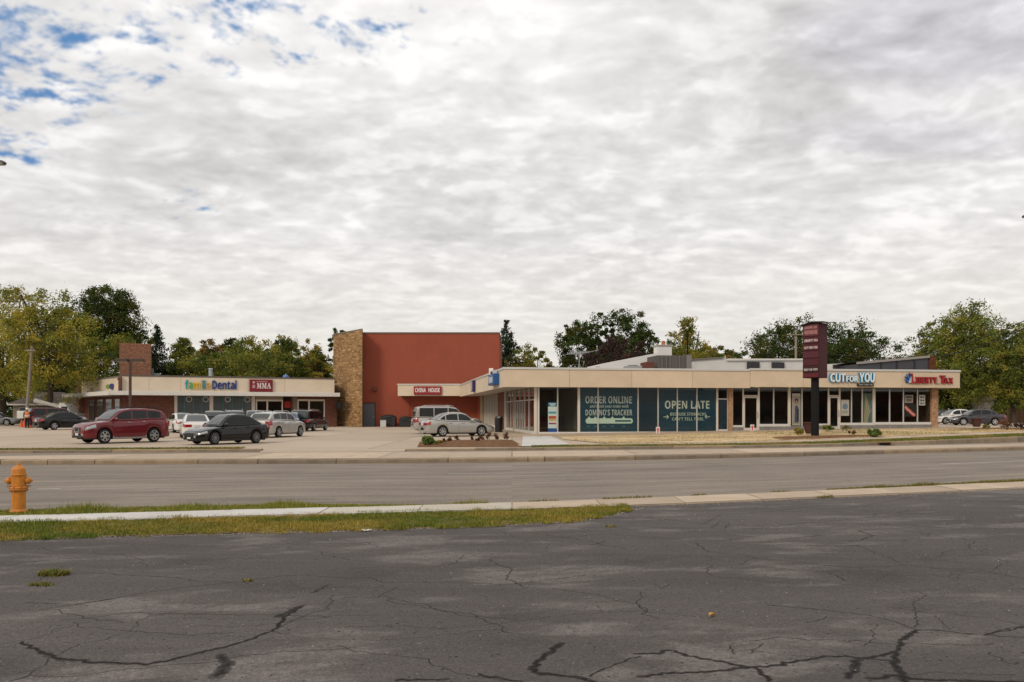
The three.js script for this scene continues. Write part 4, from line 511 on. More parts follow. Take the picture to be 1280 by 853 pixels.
// ================================ dental / gym shops at the far left
const LF = facade([-38.66, 76.7], 0.4013, 0.0);
const dental = thing('shop_building', 'low brick shops with white canopy, cream fascia and teal framed windows', 'building', LF.pos, LF.theta);
{
  const g = dental, { fx, fy } = LF, xe = fx(425), WZ = -1.9, tealM = std([0.05, 0.16, 0.17], { roughness: 0.5 });
  // canopy slab: front, and a side that runs back
  const side = [[0, 0], [-5.6, -17.5]]; // toward the back: chosen so that the side stays visible from the street
  const sd = (s, o, y) => { const l = Math.hypot(...side[1]), u = [side[1][0] / l, side[1][1] / l]; return [u[0] * s + -u[1] * o, y, u[1] * s + u[0] * o]; };
  part(g, 'canopy', rbox(0.02, xe, 3.22, 3.62, -3, 0, 0.02), whiteTrimM);
  part(g, 'canopy', quads([[sd(0, 0, 3.22), sd(20, 0, 3.22), sd(20, 0, 3.62), sd(0, 0, 3.62)], [sd(0, 0, 3.62), sd(20, 0, 3.62), sd(20, 3.2, 3.62), sd(0, 3.2, 3.62)], [sd(0, 0, 3.22), sd(0, 3.2, 3.22), sd(20, 3.2, 3.22), sd(20, 0, 3.22)], [sd(20, 0, 3.22), sd(20, 3.2, 3.22), sd(20, 3.2, 3.62), sd(20, 0, 3.62)]]), whiteTrimM);
  // fascia panels above the canopy
  const xs = [152, 186, 226, 268, 310, 356, 418].map((p) => fx(p, -1.5)); for (let i = 0; i + 1 < xs.length; i++) part(g, 'fascia_panel', rbox(xs[i] + 0.008, xs[i + 1] - 0.008, 3.622, 5.1, -1.7, -1.5, 0.012), paleTanM[i % 3]);
  part(g, 'fascia_cap', rbox(xs[0] - 0.05, xs[6] + 0.05, 5.102, 5.24, -1.8, -1.44, 0.02), std([0.12, 0.10, 0.09]));
  part(g, 'fascia_panel', quads([[sd(1.2, 1.6, 3.62), sd(18.5, 1.6, 3.62), sd(18.5, 1.6, 5.05), sd(1.2, 1.6, 5.05)]]), paleTanM[1]); part(g, 'fascia_cap', quads([[sd(1.2, 1.55, 5.05), sd(18.6, 1.55, 5.05), sd(18.6, 1.55, 5.2), sd(1.2, 1.55, 5.2)], [sd(1.2, 1.55, 5.2), sd(18.6, 1.55, 5.2), sd(18.6, 2.0, 5.2), sd(1.2, 2.0, 5.2)]]), std([0.14, 0.12, 0.11]));
  // side wall with windows and end piers
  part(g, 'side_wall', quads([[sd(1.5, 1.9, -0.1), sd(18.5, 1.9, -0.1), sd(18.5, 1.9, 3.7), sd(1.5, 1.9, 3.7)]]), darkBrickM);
  for (let i = 0; i < 4; i++) part(g, 'window', quads([[sd(3 + i * 3.5, 1.86, 0.3), sd(5.2 + i * 3.5, 1.86, 0.3), sd(5.2 + i * 3.5, 1.86, 2.9), sd(3 + i * 3.5, 1.86, 2.9)]]), std([0.03, 0.032, 0.035], { roughness: 0.1 }));
  part(g, 'pier', quads([[sd(18, 1.3, -0.1), sd(19.2, 1.3, -0.1), sd(19.2, 1.3, 5.2), sd(18, 1.3, 5.2)], [sd(18, 1.3, -0.1), sd(18, 2.2, -0.1), sd(18, 2.2, 5.2), sd(18, 1.3, 5.2)]]), brickM);
  // brick front left of the windows, and the roof
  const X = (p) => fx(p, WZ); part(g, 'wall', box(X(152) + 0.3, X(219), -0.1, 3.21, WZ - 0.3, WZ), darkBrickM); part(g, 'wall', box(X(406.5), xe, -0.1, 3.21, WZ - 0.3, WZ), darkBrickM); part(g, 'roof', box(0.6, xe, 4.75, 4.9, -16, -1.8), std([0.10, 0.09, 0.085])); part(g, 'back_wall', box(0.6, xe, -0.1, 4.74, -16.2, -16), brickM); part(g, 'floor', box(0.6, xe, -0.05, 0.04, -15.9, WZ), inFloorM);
  part(g, 'ceiling', box(0.6, xe, 3.24, 3.3, -15.9, -3.05), inWallM); part(g, 'inner_wall', box(0.6, xe, 0.05, 3.22, -8.2, -8), inWallM);
  // window bands
  const gl = 0.12, topY = 3.2, mull = (p, w, m) => part(g, 'mullion', rbox(X(p) - w / 2, X(p) + w / 2, 0.1, 3.21, WZ - 0.1, WZ + 0.05, 0.01), m);
  const paneD = (p0, p1, y0, m = glassM) => part(g, 'pane', box(X(p0) + 0.02, X(p1) - 0.02, y0, topY, WZ - 0.05, WZ - 0.04), m);
  const blindM = new THREE.MeshPhysicalMaterial({ color: new THREE.Color().setRGB(0.075, 0.095, 0.10), map: rep(mottleT, 1.5), roughness: 0.3, clearcoat: 1, clearcoatRoughness: 0.03 });
  const bayP = [[220.5, 230.5], [230.5, 241.5], [241.5, 252], [252, 262], [266, 278.5], [278.5, 290.5], [290.5, 303], [303, 315]];
  bayP.forEach(([a, b], i) => { paneD(a, b, 0.55, blindM); part(g, 'sill', box(X(a) + 0.02, X(b) - 0.02, 0.1, 0.54, WZ - 0.08, WZ + 0.02), tealM); if (i % 4 !== 0) mull(a, 0.10, tealM); if (i % 2) { const c = (X(a) + X(b)) / 2, q = new THREE.TorusGeometry(0.26, 0.06, 8, 20); q.translate(c, 2.88, WZ - 0.02); part(g, 'window_emblem', q, std([0.42, 0.42, 0.42])); } });
  mull(219.6, 0.28, creamFrameM); mull(264, 0.36, creamFrameM); mull(316.4, 0.34, creamFrameM);
  const door = (p0, p1, y1, n) => { const x0 = X(p0), x1 = X(p1), d = part(g, 'door', merge([rbox(x0, x0 + 0.14, 0.06, y1, WZ - 0.08, WZ + 0.04), rbox(x1 - 0.14, x1, 0.06, y1, WZ - 0.08, WZ + 0.04), rbox(x0 + 0.14, x1 - 0.14, y1 - 0.2, y1, WZ - 0.08, WZ + 0.04), ...(n ? [rbox(mix(x0, x1, 0.42) - 0.09, mix(x0, x1, 0.42) + 0.09, 0.06, y1 - 0.2, WZ - 0.08, WZ + 0.04)] : [])]), creamFrameM); part(d, 'pane', box(x0 + 0.14, x1 - 0.14, 0.07, y1 - 0.2, WZ - 0.03, WZ - 0.02), glassM); part(d, 'handle', cyl(0.025, 0.025, 0.4, mix(x0, x1, 0.5), 1.0, WZ + 0.05), aluM); };
  part(g, 'wall', box(X(317.6), X(319), 0, 3.21, WZ - 0.3, WZ - 0.01), tanBrickM); door(319.5, 353.5, 2.9, 1); part(g, 'lintel', box(X(319.5), X(353.5), 2.905, 3.21, WZ - 0.3, WZ - 0.02), std([0.3, 0.24, 0.18])); part(g, 'pane', box(X(354), X(364), 0.4, 3.2, WZ - 0.05, WZ - 0.04), glassM); mull(364.8, 0.2, std([0.12, 0.06, 0.05])); part(g, 'wall', box(X(366), X(371), -0.1, 3.21, WZ - 0.3, WZ), std([0.22, 0.17, 0.13])); door(371.5, 406, 2.95, 1); part(g, 'lintel', box(X(371.5), X(406), 2.955, 3.21, WZ - 0.3, WZ - 0.02), darkBrickM);
  { const dsk = new THREE.CylinderGeometry(0.38, 0.38, 0.02, 20); dsk.rotateX(Math.PI / 2); dsk.translate(X(359), 1.15, WZ - 0.02); part(g, 'window_emblem', dsk, std([0.35, 0.45, 0.48])); const red = box(X(355.5), X(363), 2.0, 2.7, WZ - 0.03, WZ - 0.02); part(g, 'window_notice', red, std([0.3, 0.03, 0.03])); }
  // brick chimney mass behind the fascia
  const cz = -3.4; part(g, 'chimney', rbox(fx(149, cz), fx(188.5, cz), 0.1, fy(168, 429.5, cz), cz - 2.2, cz, 0.03), std([0.92, 0.86, 0.82], { map: rep(brickT, 2.4), bumpMap: rep(brickB, 2.4), bumpScale: 0.01, roughness: 0.9 }), 'broad red brick chimney rising behind the cream fascia');
  part(g, 'pier', rbox(fx(147.5, -1.2), fx(151.5, -1.2), 3.63, fy(150, 471, -1.2), -3, -1.2, 0.02), darkBrickM);
  // black wall box at the end of the canopy
  part(g, 'wall_lamp', rbox(fx(420, -1), fx(428, -1), fy(424, 511, -1), fy(424, 503, -1), -1.3, -0.9, 0.03), blackMetalM);
}
{ const W = (px, z, y) => LF.world(LF.fx(px, z), y, z), steel = std([0.40, 0.42, 0.43], { metalness: 0.3, roughness: 0.5 });
  const a = thing('rooftop_air_conditioner', 'large grey air conditioner beside the brick chimney on the brick shops', 'air conditioner', W(183, -5, 4.9), LF.theta); part(a, 'case', rbox(-0.65, 0.65, 0.06, 1.15, -0.6, 0.6, 0.03), std([0.20, 0.21, 0.20])); part(a, 'base', box(-0.66, 0.66, 0, 0.058, -0.6, 0.6), steel); part(a, 'fan_grille', cyl(0.45, 0.45, 0.05, 0, 1.152, 0), darkM);
  const b = thing('vent_box', 'small pale roof vent next to the grey air conditioner', 'vent', W(196, -5, 4.9), LF.theta); part(b, 'case', rbox(-0.25, 0.25, 0, 0.55, -0.25, 0.25, 0.02), std([0.42, 0.45, 0.46])); part(b, 'hood', rbox(-0.3, 0.3, 0.552, 0.66, -0.3, 0.3, 0.02), std([0.4, 0.42, 0.42]));
  const c = thing('flue_pipe', 'tall pale grey flue pipe above the coloured lettering', 'flue', W(263, -4, 4.9), LF.theta); part(c, 'pipe', cyl(0.2, 0.2, 1.15), std([0.38, 0.42, 0.43])); part(c, 'cap', cyl(0.26, 0.18, 0.12, 0, 1.152, 0), steel);
  const d = thing('roof_turbine', 'round blue and white roof vent on the brick shops', 'vent', W(357, -5, 4.9), LF.theta); part(d, 'neck', cyl(0.2, 0.2, 0.25), steel); const sp = new THREE.SphereGeometry(0.34, 16, 10); sp.scale(1, 0.8, 1); sp.translate(0, 0.5, 0); part(d, 'ball', sp, std([0.08, 0.18, 0.40], { roughness: 0.4 })); part(d, 'finial', cyl(0.06, 0.03, 0.1, 0, 0.77, 0), steel);
  const e = thing('rooftop_air_conditioner', 'low white condenser beside the round roof vent', 'air conditioner', W(373, -5, 4.9), LF.theta); part(e, 'case', rbox(-0.5, 0.4, 0, 0.42, -0.4, 0.4, 0.03), std([0.38, 0.38, 0.36])); part(e, 'duct', tube([[-0.5, 0.2, 0], [-0.8, 0.35, 0], [-0.95, 0.0, 0]], 0.07, 8), std([0.5, 0.5, 0.48]));
}

// ================================ signs
const FONT = await new FontLoader().loadAsync('fonts/droid/droid_sans_bold.typeface.json');
const SERIF = await new FontLoader().loadAsync('fonts/droid/droid_serif_bold.typeface.json');
function letters(parent, text, x0, x1, y0, h, z, mat, depth = 0.1, font = FONT, cap = 0.98) { // each letter one mesh, whole word fitted to x0..x1; mat may be a list
  let w = 0; const glyphs = [...text].map((ch) => { if (ch === ' ') { w += 0.3; return null; } const ge = new TextGeometry(ch, { font, size: 1, depth: 1, curveSegments: 5, bevelEnabled: false }); ge.computeBoundingBox(); const b = ge.boundingBox, o = { ge, x: w - b.min.x }; w += b.max.x - b.min.x + 0.09; return o; });
  const sx = (x1 - x0) / (w - 0.09), sy = h / cap; let k = 0;
  glyphs.forEach((o) => { if (!o) return; o.ge.translate(o.x, 0, 0); o.ge.scale(sx, sy, depth); o.ge.translate(x0, y0, z); part(parent, 'letter', o.ge, Array.isArray(mat) ? mat[k % mat.length] : mat); k++; });
}
const col = (r, g, b, o = {}) => std([r, g, b], { roughness: 0.4, ...o });
{ // CUT FOR YOU
  const s = thing('shop_sign', 'white and blue raised lettering sign on the tan fascia with small black strip', 'sign', RB.pos, RB.theta), { fx, fy } = RB, Z = 0.033;
  const y0 = fy(1062, 478.3, Z), blue = col(0.03, 0.26, 0.48), wht = col(0.72, 0.76, 0.78);
  letters(s, 'CUT', fx(1036, Z), fx(1055, Z), y0, 0.62, Z, blue, 0.14); letters(s, 'FOR', fx(1056, Z), fx(1071, Z), y0 + 0.02, 0.44, Z, blue, 0.14); letters(s, 'YOU', fx(1072.5, Z), fx(1091.5, Z), y0, 0.66, Z, blue, 0.14);
  letters(s, 'CUT', fx(1036, Z) + 0.05, fx(1055, Z) + 0.03, y0 + 0.04, 0.56, Z + 0.141, wht, 0.02); letters(s, 'FOR', fx(1056, Z) + 0.04, fx(1071, Z) + 0.02, y0 + 0.05, 0.38, Z + 0.141, wht, 0.02); letters(s, 'YOU', fx(1072.5, Z) + 0.05, fx(1091.5, Z) + 0.03, y0 + 0.04, 0.60, Z + 0.141, wht, 0.02);
  const p = part(s, 'panel', rbox(fx(1071, Z), fx(1091.5, Z), fy(1080, 483.2, Z), fy(1080, 479.4, Z), Z + 0.001, Z + 0.1, 0.02), col(0.03, 0.028, 0.028)); part(p, 'lettering', plateUV(fx(1072, Z), fx(1091, Z), fy(1080, 482.8, Z), fy(1080, 479.8, Z), Z + 0.104), std([1, 1, 1], { map: canvasTex(512, 90, (c, w, h) => { c.fillStyle = '#1d1b1b'; c.fillRect(0, 0, w, h); c.fillStyle = '#b8b4b0'; for (let i = 0; i < 15; i++) if (i % 6 !== 5) c.fillRect(24 + i * 31, 26 + (i % 2) * 4, 19, 36); }) }));
}
{ // LIBERTY TAX with torch crown
  const s = thing('shop_sign', 'dark red raised lettering sign with blue fan shaped crown on the tan fascia', 'sign', RB.pos, RB.theta), { fx, fy } = RB, Z = 0.033, red = col(0.30, 0.012, 0.018), y0 = fy(1165, 479.6, Z);
  letters(s, 'L', fx(1138.2, Z), fx(1143.4, Z), y0, 0.68, Z, red, 0.14); letters(s, 'IBERTY', fx(1144, Z), fx(1170.5, Z), y0, 0.44, Z, red, 0.14); letters(s, 'T', fx(1174, Z), fx(1181, Z), y0, 0.56, Z, red, 0.14); letters(s, 'AX', fx(1179, Z), fx(1190.4, Z), y0, 0.40, Z + 0.002, red, 0.14);
  const cx = fx(1138, Z), cy = y0 + 0.08; [[100, 0.66, 0], [118, 0.66, 1], [138, 0.60, 0], [158, 0.52, 1], [178, 0.40, 0]].forEach(([a, L, q]) => { const sh = new THREE.Shape(); sh.moveTo(0.10, 0); sh.quadraticCurveTo(L * 0.6, 0.11, L, 0); sh.quadraticCurveTo(L * 0.6, -0.09, 0.10, 0); const ge = new THREE.ExtrudeGeometry(sh, { depth: 0.12, bevelEnabled: false, curveSegments: 6 }); ge.rotateZ(a * Math.PI / 180); ge.translate(cx, cy, Z); part(s, 'crown_ray', ge, q ? col(0.05, 0.17, 0.48) : col(0.01, 0.035, 0.13)); });
  { const sh = new THREE.Shape(); sh.moveTo(-0.22, -0.04); sh.lineTo(0, 0.42); sh.lineTo(0.02, -0.04); const ge = new THREE.ExtrudeGeometry(sh, { depth: 0.13, bevelEnabled: false }); ge.translate(cx, cy, Z); part(s, 'crown_base', ge, col(0.42, 0.48, 0.55)); const s2 = new THREE.Shape(); s2.moveTo(-0.13, 0); s2.lineTo(0, 0.3); s2.lineTo(0.13, 0); const g2 = new THREE.ExtrudeGeometry(s2, { depth: 0.10, bevelEnabled: false }); g2.translate(fx(1172.4, Z), y0, Z); part(s, 'torch', g2, col(0.5, 0.36, 0.33)); }
}
{ // CHINA HOUSE
  const s = thing('shop_sign', 'red box sign with white capital letters on the cream band beside the red wall', 'sign', [at(517, 0, 84.6)[0], 0, -84.6], 0), x0 = at(517.5, 0, 84.6)[0] - at(517, 0, 84.6)[0], x1 = at(552, 0, 84.6)[0] - at(517, 0, 84.6)[0];
  part(s, 'cabinet', rbox(x0, x1, at(0, 493.6, 84.6)[1], at(0, 483.2, 84.6)[1], 0.002, 0.22, 0.02), col(0.26, 0.012, 0.02)); letters(s, 'CHINA', x0 + 0.14, x0 + 1.28, at(0, 490.6, 84.6)[1], 0.44, 0.222, col(0.72, 0.68, 0.66), 0.03); letters(s, 'HOUSE', x0 + 1.55, x1 - 0.16, at(0, 490.6, 84.6)[1], 0.44, 0.222, col(0.72, 0.68, 0.66), 0.03);
}
{ // blue cabinet and small dark blade on the wing fascia
  const f = 0.1506; // slope of the wing line
  const P = (d) => [-0.515 - f * (d - 51.5), d]; let q = P(55.2); const ang = Math.atan2(34.5, 7.65) - Math.PI;
  const s = thing('shop_sign', 'blue box sign with white and black top panel on the wing of the corner shop', 'sign', [q[0], 0, -q[1]], -(Math.PI / 2 - 0.1495) );
  // local x runs along the wing, local z out from it
  part(s, 'cabinet', rbox(-1.5, 1.5, 3.44, 4.18, 0.006, 0.4, 0.02), col(0.015, 0.085, 0.26)); part(s, 'panel', rbox(-1.0, 0.9, 4.18, 4.44, 0.06, 0.34, 0.01), col(0.5, 0.53, 0.55)); part(s, 'panel', rbox(-0.4, 0.5, 4.20, 4.36, 0.341, 0.36, 0.005), col(0.02, 0.02, 0.022)); part(s, 'panel', rbox(-1.25, -0.95, 4.10, 4.66, 0.10, 0.38, 0.03), col(0.75, 0.72, 0.70)); letters(s, "Domino's", -1.05, 1.05, 3.58, 0.5, 0.401, col(0.55, 0.6, 0.66), 0.02);
  q = P(69.6); const b = thing('blade_sign', 'thin dark blue blade sign further along the wing fascia', 'sign', [q[0], 0, -q[1]], -(Math.PI / 2 - 0.1495)); part(b, 'cabinet', rbox(-0.7, 0.7, 3.35, 4.32, 0.006, 0.28, 0.02), col(0.03, 0.02, 0.09)); part(b, 'face', rbox(-0.62, 0.62, 3.42, 4.25, 0.281, 0.30, 0.008), col(0.38, 0.36, 0.36));
}
{ // family dental lettering and gym sign
  const s = thing('shop_sign', 'multicoloured rounded lettering followed by navy word on the cream fascia', 'sign', LF.pos, LF.theta), { fx, fy } = LF, Z = -1.498, y0 = fy(260, 486.6, Z);
  const C = [col(0.02, 0.28, 0.32), col(0.10, 0.36, 0.10), col(0.62, 0.36, 0.02), col(0.62, 0.42, 0.03), col(0.02, 0.24, 0.30), col(0.02, 0.24, 0.30), col(0.60, 0.30, 0.03)];
  letters(s, 'familia', fx(231, Z), fx(262.5, Z), y0, 0.86, Z, C, 0.12, FONT, 1.02); letters(s, 'Dental', fx(265, Z), fx(295.5, Z), y0, 0.9, Z, col(0.012, 0.035, 0.17), 0.12, FONT, 1.02);
  const m = thing('shop_sign', 'dark red square sign with three white letters on the cream fascia', 'sign', LF.pos, LF.theta); const x0 = fx(311.5, Z), x1 = fx(340.5, Z), ya = fy(326, 490, Z), yb = fy(326, 474.8, Z); part(m, 'cabinet', rbox(x0, x1, Math.max(ya, 3.64), yb, Z + 0.001, Z + 0.2, 0.02), col(0.17, 0.008, 0.014)); letters(m, 'MMA', x0 + 0.72, x1 - 0.18, ya + 0.34, 0.56, Z + 0.202, col(0.68, 0.62, 0.6), 0.02, SERIF); letters(m, 'ROUFUSPORT', x0 + 0.72, x1 - 0.5, yb - 0.27, 0.12, Z + 0.202, col(0.5, 0.3, 0.3), 0.012);
  const r1 = new THREE.CylinderGeometry(0.13, 0.13, 0.02, 14); r1.rotateX(Math.PI / 2); r1.translate(x0 + 0.42, yb - 0.3, Z + 0.215); part(m, 'emblem', r1, col(0.5, 0.32, 0.32)); part(m, 'emblem', rbox(x0 + 0.28, x0 + 0.56, ya + 0.36, ya + 0.72, Z + 0.202, Z + 0.22, 0.01), col(0.42, 0.22, 0.22));
  const side = thing('shop_sign', 'small green and purple emblem sign beside the brick chimney pier', 'sign', [at(136.5, 0, 81.4)[0], 0, -81.4], -0.35); const e1 = new THREE.CylinderGeometry(0.26, 0.26, 0.1, 6); e1.rotateX(Math.PI / 2); e1.translate(-0.2, 4.15, 0); part(side, 'emblem', e1, col(0.14, 0.22, 0.04)); const e2 = new THREE.CylinderGeometry(0.3, 0.3, 0.1, 14); e2.rotateX(Math.PI / 2); e2.translate(0.3, 4.18, 0); part(side, 'emblem', e2, col(0.04, 0.035, 0.14));
}
{ // tall pylon sign on the lawn
  const d = 46.6, X = at(1019, 0, d)[0], Y = rise(X, d) + 0.04, s = thing('pylon_sign', 'tall maroon pylon sign with stacked name panels on a dark post', 'sign', [X, Y, -d], -0.85);
  const yb = at(0, 473, d)[1] - Y, yt = at(0, 405.5, d)[1] - Y, w = 0.53, dp = 0.45, maroon = col(0.062, 0.009, 0.015, { roughness: 0.7 });
  part(s, 'post', rbox(-0.17, 0.17, -0.1, yb, -0.17, 0.17, 0.03), std([0.012, 0.012, 0.013], { roughness: 0.85 })); part(s, 'cabinet', rbox(-w, w, yb, yt, -dp, dp, 0.03), maroon);
  { const ro = quads([[[-w - 0.25, yt - 0.1, dp + 0.18], [0.1, yt + 0.12, dp + 0.18], [0.1, yt + 0.12, -dp - 0.18], [-w - 0.25, yt - 0.1, -dp - 0.18]], [[0.1, yt + 0.12, dp + 0.18], [w + 0.3, yt + 0.06, dp + 0.18], [w + 0.3, yt + 0.06, -dp - 0.18], [0.1, yt + 0.12, -dp - 0.18]], [[-w - 0.25, yt - 0.16, dp + 0.18], [0.1, yt + 0.03, dp + 0.18], [0.1, yt + 0.12, dp + 0.18], [-w - 0.25, yt - 0.1, dp + 0.18]], [[0.1, yt + 0.03, dp + 0.18], [w + 0.3, yt - 0.02, dp + 0.18], [w + 0.3, yt + 0.06, dp + 0.18], [0.1, yt + 0.12, dp + 0.18]]]); part(s, 'hood', ro, std([0.025, 0.02, 0.02])); part(s, 'gable', box(-w + 0.05, w - 0.05, yt, yt + 0.03, -dp, dp - 0.02), maroon); }
  const H = yt - yb, rows = [[0.0, 0.23, '#5f2c34', ['SHOPS OF', 'WINDSOR'], 0], [0.25, 0.36, '#46101a', ['LIBERTY TAX'], 1], [0.38, 0.49, '#46101a', ['CUT FOR YOU'], 1], [0.51, 0.63, '#4e1d29', [], 0], [0.65, 0.77, '#47161e', [], 0], [0.79, 0.89, '#1c1719', ['920-110-1101'], 1], [0.91, 0.99, '#59141f', [], 0]];
  for (const [a, b, bg, t, big] of rows) { const y0 = yt - b * H, y1 = yt - a * H - 0.02; const q = part(s, 'name_panel', rbox(-w + 0.04, w - 0.04, y0, y1, dp + 0.001, dp + 0.04, 0.01), maroon); part(q, 'print', plateUV(-w + 0.06, w - 0.06, y0 + 0.02, y1 - 0.02, dp + 0.044), std([1, 1, 1], { roughness: 0.35, map: canvasTex(512, 160, (c, W, Hh) => { c.fillStyle = bg; c.fillRect(0, 0, W, Hh); c.fillStyle = big ? '#d8c8c8' : '#b98d8c'; if (t.length === 1) fitText(c, t[0], 24, 124, 464, 112); else if (t.length === 2) { fitText(c, t[0], 40, 62, 430, 48); c.fillStyle = '#c08d86'; fitText(c, t[1], 40, 136, 430, 70, 'bold', 'serif'); } }) })); }
}
// ---------------------------------------------------------------- vehicles
const paint = (r, g, b, metal = 0.25) => new THREE.MeshPhysicalMaterial({ color: new THREE.Color().setRGB(r, g, b), metalness: metal, roughness: 0.4, clearcoat: 1, clearcoatRoughness: 0.015, specularIntensity: 0.25 });
const carGlassM = new THREE.MeshPhysicalMaterial({ color: new THREE.Color().setRGB(0.006, 0.007, 0.0075), roughness: 0.04, specularIntensity: 0.85 });
const shieldM = new THREE.MeshPhysicalMaterial({ color: new THREE.Color().setRGB(0.05, 0.06, 0.062), roughness: 0.03, ior: 1.6 });
const tyreM = std([0.018, 0.018, 0.018], { roughness: 0.85 }), rimM = std([0.48, 0.48, 0.48], { metalness: 0.7, roughness: 0.3 }), trimM = std([0.02, 0.02, 0.021], { roughness: 0.55 });
const lampM = new THREE.MeshPhysicalMaterial({ color: new THREE.Color().setRGB(0.36, 0.37, 0.38), roughness: 0.15, metalness: 0.55, clearcoat: 1 }), redLampM = new THREE.MeshPhysicalMaterial({ color: new THREE.Color().setRGB(0.30, 0.01, 0.012), roughness: 0.15, clearcoat: 1 }), plateM = std([0.55, 0.57, 0.58], { roughness: 0.5 }), chromeM = std([0.62, 0.62, 0.62], { metalness: 0.9, roughness: 0.18 });
const curveAt = (pts) => (x) => { for (let i = 1; i < pts.length; i++) if (x <= pts[i][0] || i === pts.length - 1) { const a = pts[i - 1], b = pts[i], t = clamp((x - a[0]) / (b[0] - a[0])); return mix(a[1], b[1], t); } };
const KINDS = {
  sedan: { L: 4.62, W: 1.79, H: 1.47, r: 0.325, axF: 0.92, axR: 3.60, clear: 0.20,
    top: [[0, 0.60], [0.03, 0.68], [0.10, 0.76], [0.2, 0.84], [0.3, 0.90], [0.45, 0.93], [0.7, 0.96], [0.85, 1.0], [0.95, 1.0], [0.985, 0.97], [1, 0.88]],
    roof: [[0.285, 0.89], [0.345, 1.13], [0.415, 1.36], [0.47, 1.44], [0.56, 1.47], [0.66, 1.44], [0.74, 1.34], [0.82, 1.14], [0.88, 0.99]], ws: [0, 3], rg: [5, 8], pillars: [[0.36, 0.535], [0.55, 0.72], [0.735, 0.80]], wt: 0.60 },
  suv: { L: 4.85, W: 1.94, H: 1.76, r: 0.375, axF: 0.95, axR: 3.83, clear: 0.25,
    top: [[0, 0.86], [0.025, 0.97], [0.08, 1.06], [0.2, 1.13], [0.3, 1.16], [0.5, 1.18], [0.8, 1.23], [0.97, 1.24], [1, 1.14]],
    roof: [[0.265, 1.14], [0.32, 1.36], [0.38, 1.58], [0.44, 1.69], [0.54, 1.75], [0.7, 1.75], [0.84, 1.69], [0.905, 1.62], [0.945, 1.46], [0.98, 1.23]], ws: [0, 3], rg: [7, 9], pillars: [[0.345, 0.52], [0.535, 0.71], [0.725, 0.885]], wt: 0.68 },
  boxy: { L: 4.75, W: 1.90, H: 1.80, r: 0.36, axF: 0.92, axR: 3.70, clear: 0.26,
    top: [[0, 0.86], [0.025, 0.96], [0.08, 1.02], [0.25, 1.07], [0.4, 1.08], [0.8, 1.08], [0.98, 1.10], [1, 1.02]],
    roof: [[0.25, 1.06], [0.30, 1.30], [0.35, 1.58], [0.385, 1.70], [0.5, 1.79], [0.75, 1.79], [0.93, 1.77], [0.965, 1.71], [0.978, 1.45], [0.99, 1.09]], ws: [0, 3], rg: [7, 9], pillars: [[0.32, 0.50], [0.515, 0.71], [0.725, 0.93]], wt: 0.74 },
};
function gridGeo(rows) { const n = rows[0].length, pos = [], idx = []; rows.forEach((r, i) => r.forEach((p, j) => { pos.push(...p); if (i + 1 < rows.length && j + 1 < n) { const o = i * n + j; idx.push(o, o + 1, o + n, o + 1, o + n + 1, o + n); } })); const g = new THREE.BufferGeometry(); g.setAttribute('position', new THREE.Float32BufferAttribute(pos, 3)); g.setIndex(idx); g.computeVertexNormals(); return muv(g); }
